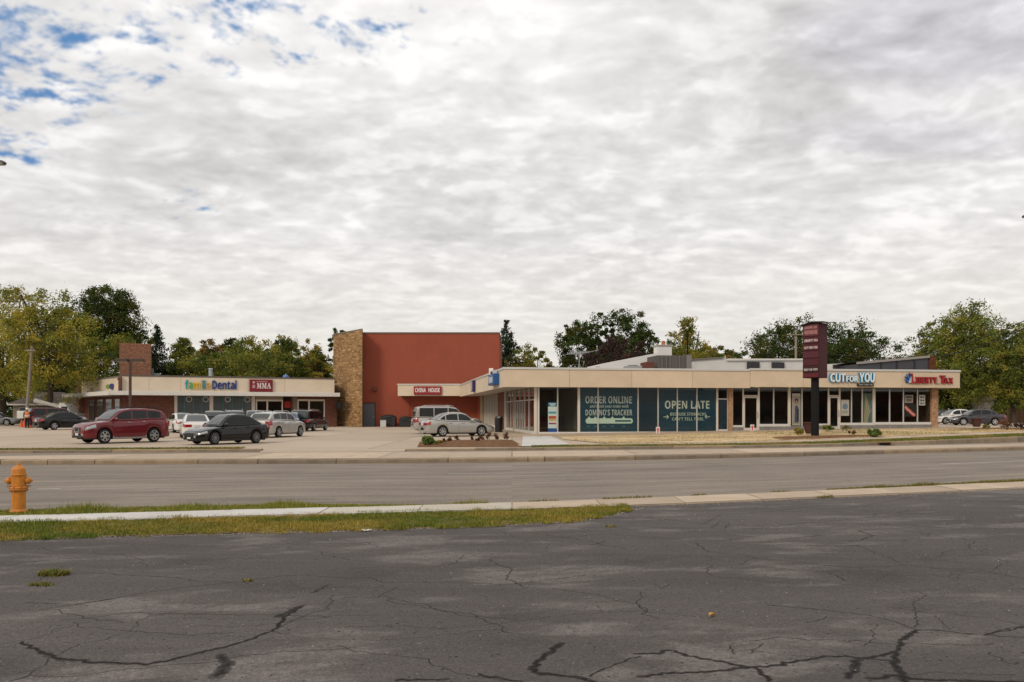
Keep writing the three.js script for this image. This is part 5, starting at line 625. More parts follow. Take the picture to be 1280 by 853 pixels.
function buildCar(root, kind, body, opt = {}) {            // local: nose at +x, ground at y = 0
  const K = { ...KINDS[kind], ...opt.dims }, { L, W, r, axF, axR, clear, wt } = K, top = curveAt(K.top);
  const hw = (x) => { const t = Math.abs(x / L * 2 - 1); return W / 2 * (0.74 + 0.26 * Math.sqrt(Math.max(0, 1 - Math.pow(t, 7)))); };
  const arch = (x) => { let y = clear + 0.03 * Math.abs(x / L * 2 - 1); for (const a of [axF, axR]) { const q = Math.abs(x - a), R = r * 1.17; if (q < R) y = Math.max(y, Math.sqrt(R * R - q * q) + r * 0.98); } if (x < 0.2) y = Math.max(y, clear + 0.02); return y; };
  const PR = [[0, 0.95], [0.08, 0.975], [0.25, 0.995], [0.45, 1.0], [0.62, 0.985], [0.72, 0.995], [0.86, 0.965], [0.95, 0.925], [1.0, 0.86]], TZ = [0.62, 0.32, 0];
  const S = (x, v) => { const yb = arch(x), yt = top(x / L) - 0.035, f = curveAt(PR)(v), end = Math.pow(Math.abs(x / L * 2 - 1), 10) * 0.05; return [L / 2 - x - 0, mix(yb, yt, v), hw(x) * (f - end * (1 - v) * 0.4)]; };
  const xs = new Set(); for (let i = 0; i <= 30; i++) xs.add(+(L * i / 30).toFixed(4)); for (const a of [axF, axR]) for (let i = -8; i <= 8; i++) xs.add(+(a + r * 1.17 * Math.sin(i / 8 * Math.PI / 2)).toFixed(4)); for (const e of [0.01, 0.03, 0.06, 0.1]) { xs.add(+(L * e * 0.5).toFixed(4)); xs.add(+(L * (1 - e * 0.5)).toFixed(4)); }
  const X = [...xs].sort((a, b) => a - b), rows = [];
  const section = (x, kx = 0, ky = 0) => { const half = PR.map(([v]) => S(x, v)), yt = top(x / L), up = TZ.map((t) => [L / 2 - x, yt - 0.012 * t * t, hw(x) * 0.86 * t]), h = [...half, ...up]; const full = [...h, ...h.slice(0, -1).reverse().map(([a, b, c]) => [a, b, -c])]; const cy = (h[0][1] + yt) / 2; return full.map(([a, b, c]) => [a + kx, cy + (b - cy) * (1 - ky), c * (1 - ky * 0.6)]); };
  rows.push(section(X[0], 0.085, 0.45), section(X[0], 0.075, 0.2), section(X[0], 0.045, 0.07)); for (const x of X) rows.push(section(x)); rows.push(section(L, -0.035, 0.06), section(L, -0.055, 0.2), section(L, -0.06, 0.5));
  const capOf = (row, s) => { const c = row.reduce((a, p) => [a[0] + p[0] / row.length, a[1] + p[1] / row.length, 0], [0, 0, 0]); return [row, row.map(() => [c[0] + s * 0.01, c[1], 0])]; };
  const b = part(root, 'body', merge([gridGeo(rows), gridGeo(capOf(rows[0], 1)), gridGeo(capOf(rows[rows.length - 1], -1))]), body);
  part(root, 'underbody', rbox(-L / 2 + 0.25, L / 2 - 0.25, clear - 0.04, 0.62, -W * 0.39, W * 0.39, 0.04), trimM);
  part(root, 'sill_trim', merge([1, -1].map((s) => rbox(L / 2 - axR + r * 1.2, L / 2 - axF - r * 1.2, clear - 0.02, clear + (opt.cladding ? 0.12 : 0.05), s > 0 ? W * 0.40 : -W * 0.487, s > 0 ? W * 0.487 : -W * 0.40, 0.02))), opt.sillM || trimM);
  // cabin
  const R = K.roof, belt = (x) => top(x / L) - 0.02, H = K.H, wAt = (x, y) => mix(hw(x) * 0.885, W / 2 * wt * 1.12, clamp((y - belt(x)) / (H - belt(x))));
  const cab = []; for (let i = 0; i + 1 < R.length; i++) for (let k = 0; k < 4; k++) { const x = mix(R[i][0], R[i + 1][0], k / 4) * L, y = mix(R[i][1], R[i + 1][1], k / 4); cab.push([x, y]); } cab.push([R[R.length - 1][0] * L, R[R.length - 1][1]]);
  const cabRow = ([x, y]) => { const yb = Math.min(belt(x), y - 0.005), h = []; for (const t of [0, 0.5, 0.86]) { const yy = mix(yb, y, t); h.push([L / 2 - x, yy, wAt(x, yy)]); } const w = wAt(x, y); h.push([L / 2 - x, mix(yb, y, 0.965), w * 0.965], [L / 2 - x, y, w * 0.86], [L / 2 - x, y + 0.018, w * 0.45], [L / 2 - x, y + 0.024, 0]); return [...h, ...h.slice(0, -1).reverse().map(([a, bb, c]) => [a, bb, -c])]; };
  const cabin = part(root, 'cabin', gridGeo(cab.map(cabRow)), opt.roofM || body);
  // glass: windscreen, rear window, side panes
  const strip = (i0, i1, t0, t1, m, name) => { const rowsG = []; for (let k = 0; k <= 8; k++) { const u = mix(t0, t1, k / 8) * (i1 - i0) + i0, i = Math.min(R.length - 2, Math.floor(u)), f = u - i, x = mix(R[i][0], R[i + 1][0], f) * L, y = mix(R[i][1], R[i + 1][1], f), row = []; for (let j = 0; j <= 8; j++) { const s = j / 4 - 1, w = wAt(x, y) * 0.80; row.push([L / 2 - x + (i0 < 2 ? 0.02 : -0.02), y + 0.034 - 0.02 * s * s, s * w]); } rowsG.push(row); } part(cabin, name, gridGeo(rowsG), m); };
  strip(K.ws[0], K.ws[1], 0.06, 0.94, shieldM, 'windscreen'); strip(K.rg[0], K.rg[1], 0.06, 0.92, shieldM, 'rear_window');
  const roofY = (x) => { for (let i = 1; i < cab.length; i++) if (x <= cab[i][0]) { const t = (x - cab[i - 1][0]) / (cab[i][0] - cab[i - 1][0]); return mix(cab[i - 1][1], cab[i][1], t); } return cab[cab.length - 1][1]; };
  for (const s of [1, -1]) K.pillars.forEach(([a, c]) => { const rowsG = []; for (let k = 0; k <= 8; k++) { const x = mix(a, c, k / 8) * L, yb = belt(x) + 0.06, yt = Math.max(yb + 0.01, Math.min(roofY(x) - 0.085, H - 0.11)), row = []; for (let j = 0; j <= 3; j++) { const y = mix(yb, yt, j / 3); row.push([L / 2 - x, y, s * (wAt(x, y) + 0.006)]); } rowsG.push(row); } part(cabin, 'side_window', gridGeo(rowsG), carGlassM); });
  // lamps, grille, plates, mirrors, handles
  const patch = (x0, x1, v0, v1, s, o) => { const rowsG = []; for (let i = 0; i <= 6; i++) { const row = []; for (let j = 0; j <= 4; j++) { const p = S(mix(x0, x1, i / 6), mix(v0, v1, j / 4)), e = x0 < L / 2 ? 0.012 : -0.012; row.push([p[0] + e, p[1] + 0.004, s * (p[2] + o)]); } rowsG.push(row); } return gridGeo(rowsG); };
  for (const s of [1, -1]) {
    part(root, 'headlight', merge([patch(0.0, L * 0.10, 0.66, 0.90, s, 0.008), box(L / 2 + 0.045, L / 2 + 0.062, top(0) * 0.80, top(0) * 0.93, s > 0 ? hw(0) * 0.50 : -hw(0) * 0.98, s > 0 ? hw(0) * 0.98 : -hw(0) * 0.50)]), lampM);
    part(root, 'tail_light', merge([patch(L * 0.945, L, kind === 'sedan' ? 0.68 : 0.62, kind === 'sedan' ? 0.93 : 0.95, s, 0.008), box(-L / 2 - 0.062, -L / 2 - 0.04, top(1) * (kind === 'sedan' ? 0.78 : 0.72), top(1) * (kind === 'sedan' ? 0.96 : 0.97), s > 0 ? hw(L) * (kind === 'sedan' ? 0.45 : 0.74) : -hw(L) * 1.0, s > 0 ? hw(L) * 1.0 : -hw(L) * (kind === 'sedan' ? 0.45 : 0.74))]), redLampM);
    const mx = L / 2 - (K.roof[0][0] + 0.055) * L, my = belt((K.roof[0][0] + 0.05) * L) + 0.08, m = new THREE.SphereGeometry(0.11, 10, 8); m.scale(0.8, 0.75, 1.05); m.translate(mx, my, s * (W / 2 + 0.06)); part(root, 'mirror', m, body);
    for (const q of [0.48, 0.66]) part(root, 'door_handle', rbox(L / 2 - q * L - 0.1, L / 2 - q * L + 0.1, belt(q * L) - 0.13, belt(q * L) - 0.095, s > 0 ? hw(q * L) * 0.975 : -hw(q * L) - 0.022, s > 0 ? hw(q * L) + 0.022 : -hw(q * L) * 0.975, 0.01), opt.handleM || body);
    for (const q of [K.pillars[0][1] + 0.008, K.pillars[1][1] - 0.0]) { const rowsG = []; for (let i = 0; i <= 1; i++) { const row = []; for (let j = 0; j <= 6; j++) { const p = S(q * L + i * 0.012, mix(0.12, 1, j / 6)); row.push([p[0], p[1], s * (p[2] + 0.003)]); } rowsG.push(row); } part(root, 'door_gap', gridGeo(rowsG), trimM); }
    // wheels
    for (const [a, nm] of [[axF, 0], [axR, 1]]) {
      const w = new THREE.Group(); w.name = 'wheel'; w.position.set(L / 2 - a, r, s * (W / 2 - 0.115)); if (s < 0) w.rotation.y = Math.PI; root.add(w);
      const prof = [[r * 0.66, -0.1], [r * 0.9, -0.105], [r * 0.985, -0.07], [r, 0], [r * 0.985, 0.07], [r * 0.9, 0.105], [r * 0.66, 0.1]].map(([x, y]) => new THREE.Vector2(x, y)), ty = new THREE.LatheGeometry(prof, 28); ty.rotateX(Math.PI / 2); part(w, 'tyre', ty, tyreM);
      const n = opt.spokes || 5, sp = []; for (let i = 0; i < n; i++) { const g = new THREE.BoxGeometry(r * 0.6, r * (1.1 / n), 0.03); g.translate(r * 0.34, 0, 0.085); g.rotateZ(i / n * Math.PI * 2); sp.push(g); } const ring = new THREE.TorusGeometry(r * 0.65, r * 0.045, 6, 28); ring.translate(0, 0, 0.09); const hub = new THREE.CylinderGeometry(r * 0.17, r * 0.17, 0.05, 14); hub.rotateX(Math.PI / 2); hub.translate(0, 0, 0.09); part(w, 'rim', merge([...sp, ring, hub]), opt.rimM || rimM); const disc = new THREE.CylinderGeometry(r * 0.64, r * 0.64, 0.02, 24); disc.rotateX(Math.PI / 2); disc.translate(0, 0, 0.03); part(w, 'brake_disc', disc, trimM);
    }
  }
  const f0 = top(0); part(root, 'grille', rbox(L / 2 + 0.06, L / 2 + 0.104, f0 * 0.66, f0 * 0.94, -hw(0) * 0.46, hw(0) * 0.46, 0.012), trimM); if (opt.chrome) part(root, 'grille_bar', merge([rbox(L / 2 + 0.105, L / 2 + 0.12, f0 * 0.70, f0 * 0.92, hw(0) * 0.30, hw(0) * 0.36, 0.006), rbox(L / 2 + 0.105, L / 2 + 0.12, f0 * 0.70, f0 * 0.92, -hw(0) * 0.36, -hw(0) * 0.30, 0.006), rbox(L / 2 + 0.105, L / 2 + 0.12, f0 * 0.66, f0 * 0.70, -hw(0) * 0.36, hw(0) * 0.36, 0.006)]), chromeM); part(root, 'front_intake', rbox(L / 2 + 0.04, L / 2 + 0.098, clear + 0.04, f0 * 0.52, -hw(0) * 0.62, hw(0) * 0.62, 0.015), trimM); part(root, 'number_plate', rbox(L / 2 + 0.106, L / 2 + 0.118, f0 * 0.48, f0 * 0.62, -0.16, 0.16, 0.004), plateM);
  for (const s of [1, -1]) { const fg = new THREE.CylinderGeometry(0.075, 0.075, 0.05, 12); fg.rotateZ(Math.PI / 2); fg.translate(L / 2 + 0.075, clear + 0.2, s * hw(0) * 0.76); part(root, 'fog_lamp', fg, lampM); }
  part(root, 'rear_bumper', rbox(-L / 2 - 0.085, -L / 2 - 0.03, clear + 0.05, clear + (kind === 'sedan' ? 0.2 : 0.3), -hw(L) * 0.94, hw(L) * 0.94, 0.02), opt.bumperM || (kind === 'sedan' ? body : trimM)); part(root, 'number_plate', rbox(-L / 2 - 0.082, -L / 2 - 0.066, kind === 'sedan' ? 0.68 : 0.82, kind === 'sedan' ? 0.82 : 0.96, -0.16, 0.16, 0.004), plateM);
  if (opt.rack) for (const s of [1, -1]) part(root, 'roof_rail', tube([[L / 2 - 0.42 * L, H - 0.01, s * W * wt * 0.5], [L / 2 - 0.47 * L, H + 0.05, s * W * wt * 0.5], [L / 2 - 0.65 * L, H + 0.06, s * W * wt * 0.5], [L / 2 - 0.83 * L, H + 0.04, s * W * wt * 0.5], [L / 2 - 0.87 * L, H - 0.04, s * W * wt * 0.5]], 0.018, 16), opt.rackM || chromeM);
  return root;
}
// px of the car's middle, its distance, heading (0 = nose to the right, PI/2 = nose away from the street, PI = nose to the left)
function car(label, kind, body, px, d, heading, opt = {}, scale = [1, 1, 1], name) {
  const X = (px - 640) / 1000 * d, c = thing(name || (kind === 'sedan' ? 'parked_car' : 'parked_suv'), label, kind === 'sedan' ? 'car' : 'suv', [X, rise(X, d) + 0.004, -d], heading, 'cars parked around the shops'); c.scale.set(...scale); buildCar(c, kind, body, opt); return c;
}
const PI = Math.PI;
const silver = paint(0.46, 0.45, 0.43, 0.5), white = paint(0.66, 0.65, 0.63, 0), black = paint(0.004, 0.004, 0.0045, 0), maroonP = paint(0.15, 0.012, 0.018, 0.25), charcoal = paint(0.045, 0.042, 0.048, 0.2), darkPaint = paint(0.012, 0.013, 0.016, 0.1);
black.clearcoat = 1; black.specularIntensity = 0.1;
car('dark red suv with silver side trim parked side on near the street', 'suv', maroonP, 152, 42.0, PI + 0.92, { chrome: true, sillM: chromeM, cladding: true, handleM: chromeM, rack: true, rackM: trimM, spokes: 6 }, [0.90, 1.02, 1]);
car('glossy black sedan parked side on next to the dark red suv', 'sedan', black, 284, 40.5, PI + 0.90, { spokes: 9, rimM: std([0.20, 0.20, 0.21], { metalness: 0.6, roughness: 0.35 }) }, [0.86, 1.02, 1]);
car('white sedan with red tail lights directly behind the black sedan', 'sedan', white, 244, 50.5, PI / 2 + 0.42, {}, [0.98, 1, 1]);
car('white coupe parked facing the brick wall beside the dental windows', 'sedan', white, 226, 61.5, PI / 2 + 0.62, { bumperM: trimM }, [0.95, 1.0, 1]);
car('silver crossover with open view of its tailgate behind the black sedan', 'suv', silver, 347, 51.5, PI / 2 - 0.28, { rack: true, bumperM: silver }, [0.88, 0.92, 0.95]);
car('dark grey suv parked at the doors under the gym canopy', 'boxy', darkPaint, 387, 68.5, PI / 2 - 0.12, { rack: true }, [1, 0.97, 1]);
car('blue hatchback half hidden between the silver crossover and dark suv', 'sedan', paint(0.03, 0.11, 0.24, 0.3), 364, 66, PI / 2 + 0.1, {}, [0.92, 1.05, 1]);
car('dark suv with red tail lights parked at the teal windows', 'suv', darkPaint, 268, 66, PI / 2 + 0.35, {}, [0.9, 0.95, 0.95]);
car('silver and black suv parked at the teal windows', 'suv', paint(0.22, 0.22, 0.22, 0.5), 293, 65, PI / 2 + 0.3, { rack: true, roofM: darkPaint }, [0.9, 0.98, 0.95]);
car('dark wagon with pale bonnet behind the black sedan roof', 'suv', paint(0.12, 0.12, 0.125, 0.4), 319, 67, -PI / 2 + 0.35, {}, [0.9, 0.98, 0.95]);
car('black sedan seen from behind near the cones and utility pole', 'sedan', black, 82, 65.5, 0.92, { rimM }, [0.96, 1, 1]);
car('maroon van half hidden behind the black sedan by the utility pole', 'boxy', paint(0.09, 0.016, 0.03, 0.3), 71, 74, 0.75, {}, [1, 1.02, 1]);
car('grey car nose on beyond the lot beside the evergreen shrubs', 'sedan', paint(0.17, 0.175, 0.18, 0.4), -6, 84, 0.25, {}, [0.95, 1, 1]);
car('silver boxy suv with roof rack parked against the red hall', 'boxy', paint(0.42, 0.39, 0.37, 0.5), 558, 59.5, 0.28, { rack: true, bumperM: silver }, [1.05, 1.12, 1]);
car('silver sedan parked behind the bark bed at the corner shop', 'sedan', paint(0.40, 0.385, 0.36, 0.5), 571, 53.0, 0.45, { spokes: 7 }, [1.02, 1.08, 1]);
car('dark grey sedan parked side on beyond the end of the shops', 'sedan', charcoal, 1220, 71.5, PI - 0.14, { rimM: std([0.55, 0.55, 0.55], { metalness: 0.5, roughness: 0.4 }) }, [0.97, 1, 1]);
car('white sedan parked beside the dark grey sedan', 'sedan', white, 1194, 77.5, PI - 0.02, {}, [0.95, 1, 1]);
car('red car half hidden behind the brick pier', 'sedan', paint(0.2, 0.012, 0.02, 0.3), 1178, 93, PI + 0.5, {}, [1, 1, 1]);
car('teal car behind the white sedan', 'sedan', paint(0.01, 0.12, 0.13, 0.3), 1190, 90, PI + 0.5, {}, [1, 1, 1]);
// ---------------------------------------------------------------- vegetation
function leafMat(o = {}) { return new THREE.MeshPhysicalMaterial({ vertexColors: true, roughness: 0.95, specularIntensity: 0.2, transmission: 0.3, thickness: 0, side: THREE.DoubleSide, ...o }); }
const foliageM = leafMat();
const barkMat = std([0.085, 0.068, 0.052], { roughness: 0.95, map: rep(mottleT, 0.6) });
// clusters: [x,y,z,radius,count]; colours: linear palette
function leafCloud(clusters, pal, size, r, droop = 0) {
  let n = 0; for (const c of clusters) n += c[4]; const pos = new Float32Array(n * 18), colr = new Float32Array(n * 18); let o = 0;
  for (const [cx, cy, cz, R, cnt] of clusters) {
    const base = pal[Math.floor(r() * pal.length)], tone = 0.82 + 0.36 * r(), ex = 0.6 + 0.9 * r(), ey = 0.55 + 0.6 * r(), ez = 0.6 + 0.9 * r();
    for (let i = 0; i < cnt; i++) {
      let a = r() * 2 - 1, b = r() * 2 - 1, c = r() * 2 - 1; const q = Math.hypot(a, b, c) || 1, rad = R * 1.3 * Math.pow(r(), 0.55) * (0.6 + 0.6 * r()); a *= rad / q * ex; b *= rad / q * ey; c *= rad / q * ez; b -= droop * Math.hypot(a, c) * 0.6;
      const s = size * (0.6 + 0.8 * r()), th = r() * 6.283, ph = Math.acos(2 * r() - 1), ux = Math.sin(ph) * Math.cos(th), uy = Math.cos(ph), uz = Math.sin(ph) * Math.sin(th);
      let vx = r() - 0.5, vy = r() - 0.5, vz = r() - 0.5; const k = ux * vx + uy * vy + uz * vz; vx -= k * ux; vy -= k * uy; vz -= k * uz; const vl = Math.hypot(vx, vy, vz) || 1; vx /= vl; vy /= vl; vz /= vl;
      const px = cx + a, py = cy + b, pz = cz + c, w = s * 0.42, P = [[-ux * s, -uy * s, -uz * s], [vx * w, vy * w, vz * w], [ux * s, uy * s, uz * s], [-vx * w, -vy * w, -vz * w]];
      for (const j of [0, 1, 2, 0, 2, 3]) { pos[o] = px + P[j][0]; pos[o + 1] = py + P[j][1]; pos[o + 2] = pz + P[j][2]; o += 3; }
      const t = tone * (0.7 + 0.6 * r()), g = 0.9 + 0.2 * r(); for (let j = 0; j < 6; j++) { colr[o - 18 + j * 3] = base[0] * t * g; colr[o - 17 + j * 3] = base[1] * t; colr[o - 16 + j * 3] = base[2] * t; }
    }
  }
  const g = new THREE.BufferGeometry(); g.setAttribute('position', new THREE.BufferAttribute(pos, 3)); g.setAttribute('color', new THREE.BufferAttribute(colr, 3)); g.computeVertexNormals(); return g;
}
const PAL = {
  locust: [[0.31, 0.28, 0.042], [0.25, 0.25, 0.04], [0.38, 0.31, 0.048], [0.17, 0.19, 0.034]],
  dark: [[0.05, 0.085, 0.016], [0.062, 0.092, 0.018], [0.04, 0.065, 0.014], [0.085, 0.088, 0.018]],
  mid: [[0.19, 0.205, 0.036], [0.14, 0.175, 0.03], [0.25, 0.23, 0.04], [0.10, 0.13, 0.026]],
  gold: [[0.25, 0.225, 0.035], [0.18, 0.19, 0.032], [0.32, 0.24, 0.036], [0.115, 0.14, 0.026]],
  rust: [[0.22, 0.15, 0.04], [0.17, 0.14, 0.036], [0.26, 0.165, 0.04], [0.11, 0.11, 0.03]],
  plum: [[0.07, 0.04, 0.036], [0.08, 0.045, 0.038], [0.055, 0.034, 0.03]],
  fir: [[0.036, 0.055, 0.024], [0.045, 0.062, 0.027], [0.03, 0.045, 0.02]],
};
function branch(a, b, r0, r1, seg = 6) { // tapered limb
  const A = new THREE.Vector3(...a), B = new THREE.Vector3(...b), len = A.distanceTo(B), g = new THREE.CylinderGeometry(r1, r0, len, seg, 1, true); g.translate(0, len / 2, 0); g.applyQuaternion(new THREE.Quaternion().setFromUnitVectors(new THREE.Vector3(0, 1, 0), B.clone().sub(A).normalize())); g.translate(...a); return g;
}
function tree(label, px, d, topPy, halfPx, opt = {}) {
  const X = (px - 640) / 1000 * d, y0 = rise(clamp(X, -60, 60), d) - 0.1, H = EYE + (HORIZON - topPy) / 1000 * d - y0, R = halfPx / 1000 * d, r = rng(opt.seed || Math.round(px * 7 + d * 13 + topPy)), pal = PAL[opt.pal || 'mid'];
  const t = thing(opt.name || (opt.fir ? 'conifer_tree' : 'deciduous_tree'), label, 'tree', [X, y0, -d], r() * 6.28, opt.group), limbs = [], cl = [];
  const dens = opt.dens || 1, leaf = opt.leaf || 0.00155 * d;
  if (opt.fir) {
    limbs.push(branch([0, 0, 0], [0, H * 0.96, 0], H * 0.022, 0.03, 7));
    const lo = H * (opt.base ?? 0.12), lay = Math.round(14 + H * 0.7); for (let i = 0; i < lay; i++) { const f = i / (lay - 1), y = mix(lo, H * 0.985, f), w = R * Math.pow(1 - f, 0.85) + 0.12, n = Math.max(2, Math.round((1 - f) * 9 + 2)); for (let k = 0; k < n; k++) { const a = r() * 6.283, l = w * (0.65 + 0.5 * r()); for (let q = 1; q <= 3; q++) cl.push([Math.cos(a) * l * q / 3, y - l * q / 3 * 0.22 + (r() - 0.5) * 0.3, Math.sin(a) * l * q / 3, 0.34 + 0.26 * w * (1 - q / 4) * 0.8, Math.round((16 + 20 * w / 3) * dens)]); if (k % 2 === 0) limbs.push(branch([0, y + 0.1, 0], [Math.cos(a) * l * 0.9, y - l * 0.2, Math.sin(a) * l * 0.9], 0.05, 0.015, 4)); } }
  } else {
    const base = H * (opt.base ?? 0.25), cy = (H + base) / 2, ry = (H - base) / 2, lean = (r() - 0.5) * 0.06 * H, fork = [lean, base + ry * 0.25, (r() - 0.5) * 0.04 * H];
    limbs.push(branch([0, 0, 0], fork, H * 0.026, H * 0.018, 9));
    const main = opt.limbs || 9; const tips = [];
    for (let i = 0; i < main; i++) { const a = i / main * 6.283 + r(), e = opt.upright ? 0.75 + 0.5 * r() : 0.15 + 1.1 * r(), l = 0.62 + 0.25 * r(); const tip = [Math.cos(a) * Math.cos(e) * R * l, cy + (i === 0 ? 0.75 : Math.sin(e) * l - 0.25) * ry, Math.sin(a) * Math.cos(e) * R * l]; const mid = [mix(fork[0], tip[0], 0.45) + (r() - 0.5) * 0.5, mix(fork[1], tip[1], 0.55), mix(fork[2], tip[2], 0.45) + (r() - 0.5) * 0.5]; limbs.push(branch(fork, mid, H * 0.011, H * 0.007, 6), branch(mid, tip, H * 0.007, H * 0.003, 5)); tips.push(tip, mid); }
    const N = Math.round((opt.clumps || 95) * 1.55 * dens), ph = [r() * 6, r() * 6, r() * 6];
    for (let i = 0; i < N; i++) { // clumps fill an uneven crown, thicker near its skin
      const a = r() * 6.283, z = 2 * r() - 1, s = Math.sqrt(1 - z * z), q = Math.pow(0.12 + 0.88 * r(), 0.42), lump = 1 + (opt.lump ?? 0.26) * (Math.sin(a * 3 + ph[0]) * 0.5 + Math.sin(a * 5 + z * 4 + ph[1]) * 0.35 + Math.sin(z * 7 + ph[2]) * 0.45), wide = opt.upright ? Math.pow(1 - clamp(z) * 0.55, 1) : 1;
      const x = Math.cos(a) * s * R * q * lump * wide, y = cy + z * ry * q * Math.min(lump, 1.08), zz = Math.sin(a) * s * R * q * lump * wide, cr = (opt.cr || 0.17) * Math.min(R, ry) * (0.55 + 0.75 * r()); cl.push([x, Math.min(y, H - cr * 0.6), zz, cr, Math.round((opt.per || 55) * 1.5 * (0.6 + 0.8 * r()))]);
      if (i % 4 === 0) { const tp = tips[Math.floor(r() * tips.length)]; limbs.push(branch(tp, [x, y, zz], H * 0.003, 0.012, 4)); }
    }
  }
  part(t, 'trunk', merge(limbs), barkMat); part(t, 'crown', leafCloud(cl, pal, leaf, r, opt.droop || 0), foliageM); return t;
}
tree('big yellow green tree with drooping crown beside the utility pole', 62, 84, 360, 52, { pal: 'locust', base: 0.16, clumps: 150, per: 70, droop: 0.5, lump: 0.34, cr: 0.19 });
tree('yellow green drooping tree over the small grey garage', 2, 90, 352, 66, { pal: 'locust', base: 0.14, clumps: 150, per: 70, droop: 0.5, lump: 0.34 });
tree('large dark rounded tree rising behind the yellow green trees', 128, 122, 358, 47, { pal: 'dark', base: 0.42, clumps: 150, per: 80, lump: 0.2 });
tree('brownish green tree behind the brick chimney', 142, 108, 412, 42, { pal: 'mid', base: 0.05, clumps: 120, per: 70 });
tree('tree with shade painted into its dark leaves behind the end of the white canopy', 98, 112, 440, 40, { pal: 'fir', base: 0.02, clumps: 120, per: 70 });  // deep shade in this corner is put into the leaf colour by the darkest palette
tree('olive tree standing behind the grey garage', 24, 118, 452, 52, { pal: 'dark', base: 0.02, clumps: 120, per: 70 });
tree('tall narrow dark conifer beside the brick chimney', 195, 112, 407, 36, { fir: true, pal: 'fir', base: 0.05 });
tree('small green tree directly behind the brick chimney', 172, 126, 416, 26, { pal: 'mid', base: 0.2 });
[[228, 116, 421, 26, 'mid', 1, 'right beside the tall narrow conifer'], [250, 128, 436, 24, 'gold', 0, 'between the conifer and the flue pipe'], [266, 122, 424, 22, 'rust', 0, 'directly behind the flue pipe'], [283, 132, 423, 18, 'dark', 0, 'behind the navy lettering'], [306, 118, 421, 36, 'mid', 0, 'behind the red square sign'], [331, 124, 419, 30, 'gold', 0, 'rising above the red square sign'], [353, 112, 413, 30, 'mid', 1, 'tallest of the row, behind the round roof vent'], [376, 122, 424, 30, 'gold', 0, 'behind the low white condenser'], [398, 114, 432, 30, 'gold', 1, 'next to the stone pier'], [246, 112, 442, 34, 'mid', 0, 'above the coloured lettering'], [322, 108, 438, 42, 'mid', 0, 'low in front of the row above the red square sign'], [288, 110, 440, 36, 'mid', 0, 'low in front of the row above the navy lettering']].forEach(([px, d, t, h, pal, u, where], i) => tree(({ mid: 'green', gold: 'yellowing', rust: 'rust brown', dark: 'dark green' })[pal] + (u ? ' pointed' : ' rounded') + ' tree ' + where, px, d, t, h, { pal, upright: !!u, base: 0.08, clumps: 95, per: 62, group: 'trees behind the brick shops', lump: 0.26, clumps: 120 }));
tree('dark tree peeping over the stone pier', 426, 128, 408, 14, { pal: 'dark', base: 0.3, clumps: 60 });
tree('dark pointed conifer beside the red hall', 633, 130, 401, 46, { fir: true, pal: 'fir', base: 0.05 });
tree('low yellow green tree below the conifer beside the red hall', 652, 112, 430, 26, { pal: 'gold', base: 0.1, clumps: 70, per: 50 });
tree('sparse light green tree above the shop roof edge', 674, 120, 435, 20, { pal: 'gold', base: 0.1, clumps: 50, per: 44, lump: 0.4 });
tree('dark loose tree behind the rooftop antenna', 722, 112, 388, 30, { pal: 'dark', base: 0.05, clumps: 130, per: 66, lump: 0.34, limbs: 11 });
tree('tall dark tree with divided crown behind the shop roof', 784, 118, 385, 38, { pal: 'dark', base: 0.1, clumps: 150, per: 66, lump: 0.34, limbs: 11 });
tree('slim dark tree beside the divided crown tree', 752, 116, 391, 18, { pal: 'dark', base: 0.1, clumps: 80, per: 58, lump: 0.34 });
tree('purple leaved plum tree behind the white penthouse', 768, 100, 424, 46, { pal: 'plum', base: 0.05, clumps: 140, per: 70 });
tree('dark green tree beside the white vent stack', 818, 118, 420, 28, { pal: 'dark', base: 0.1, clumps: 100 });
tree('yellow green tree behind the thin roof pole', 857, 112, 398, 34, { pal: 'gold', base: 0.05, clumps: 110, per: 56, lump: 0.4, upright: true });
tree('wide yellowing tree behind the dark roof screen', 872, 104, 424, 40, { pal: 'gold', base: 0.03, clumps: 130, per: 66 });
tree('small brown tree behind the white parapet', 898, 118, 432, 22, { pal: 'rust', base: 0.1, clumps: 50 });
tree('small round dark tree in the sky gap behind the parapet', 917, 132, 433, 22, { pal: 'dark', base: 0.05, clumps: 90, per: 55 });
tree('broad dark green tree behind the maroon pylon sign', 984, 108, 396, 50, { pal: 'dark', base: 0.08, clumps: 190, per: 70, lump: 0.26 });
tree('broad dark green tree between the pylon and the clerestory', 1060, 112, 404, 54, { pal: 'dark', base: 0.05, clumps: 200, per: 70, lump: 0.26 });
tree('tall ragged tree with spiky top above the far end of the shops', 1212, 92, 374, 56, { pal: 'mid', base: 0.1, clumps: 150, per: 66, lump: 0.5, upright: true, limbs: 13 });
tree('wide ragged tree rising behind the brick stub', 1175, 100, 402, 34, { pal: 'mid', base: 0.08, clumps: 130, per: 64, lump: 0.45 });
tree('full green tree above the wooden fence', 1268, 86, 404, 42, { pal: 'mid', base: 0.12, clumps: 160, per: 70, lump: 0.35 });
tree('tall green tree overhanging the end of the fence', 1312, 92, 384, 46, { pal: 'mid', base: 0.12, clumps: 130, per: 66, lump: 0.35 });
tree('dark low tree behind the dark grey sedan', 1210, 98, 452, 44, { pal: 'dark', base: 0.0, clumps: 140, per: 70 });
tree('dark low tree beside the white shed', 1252, 104, 456, 40, { pal: 'dark', base: 0.0, clumps: 130, per: 70 });

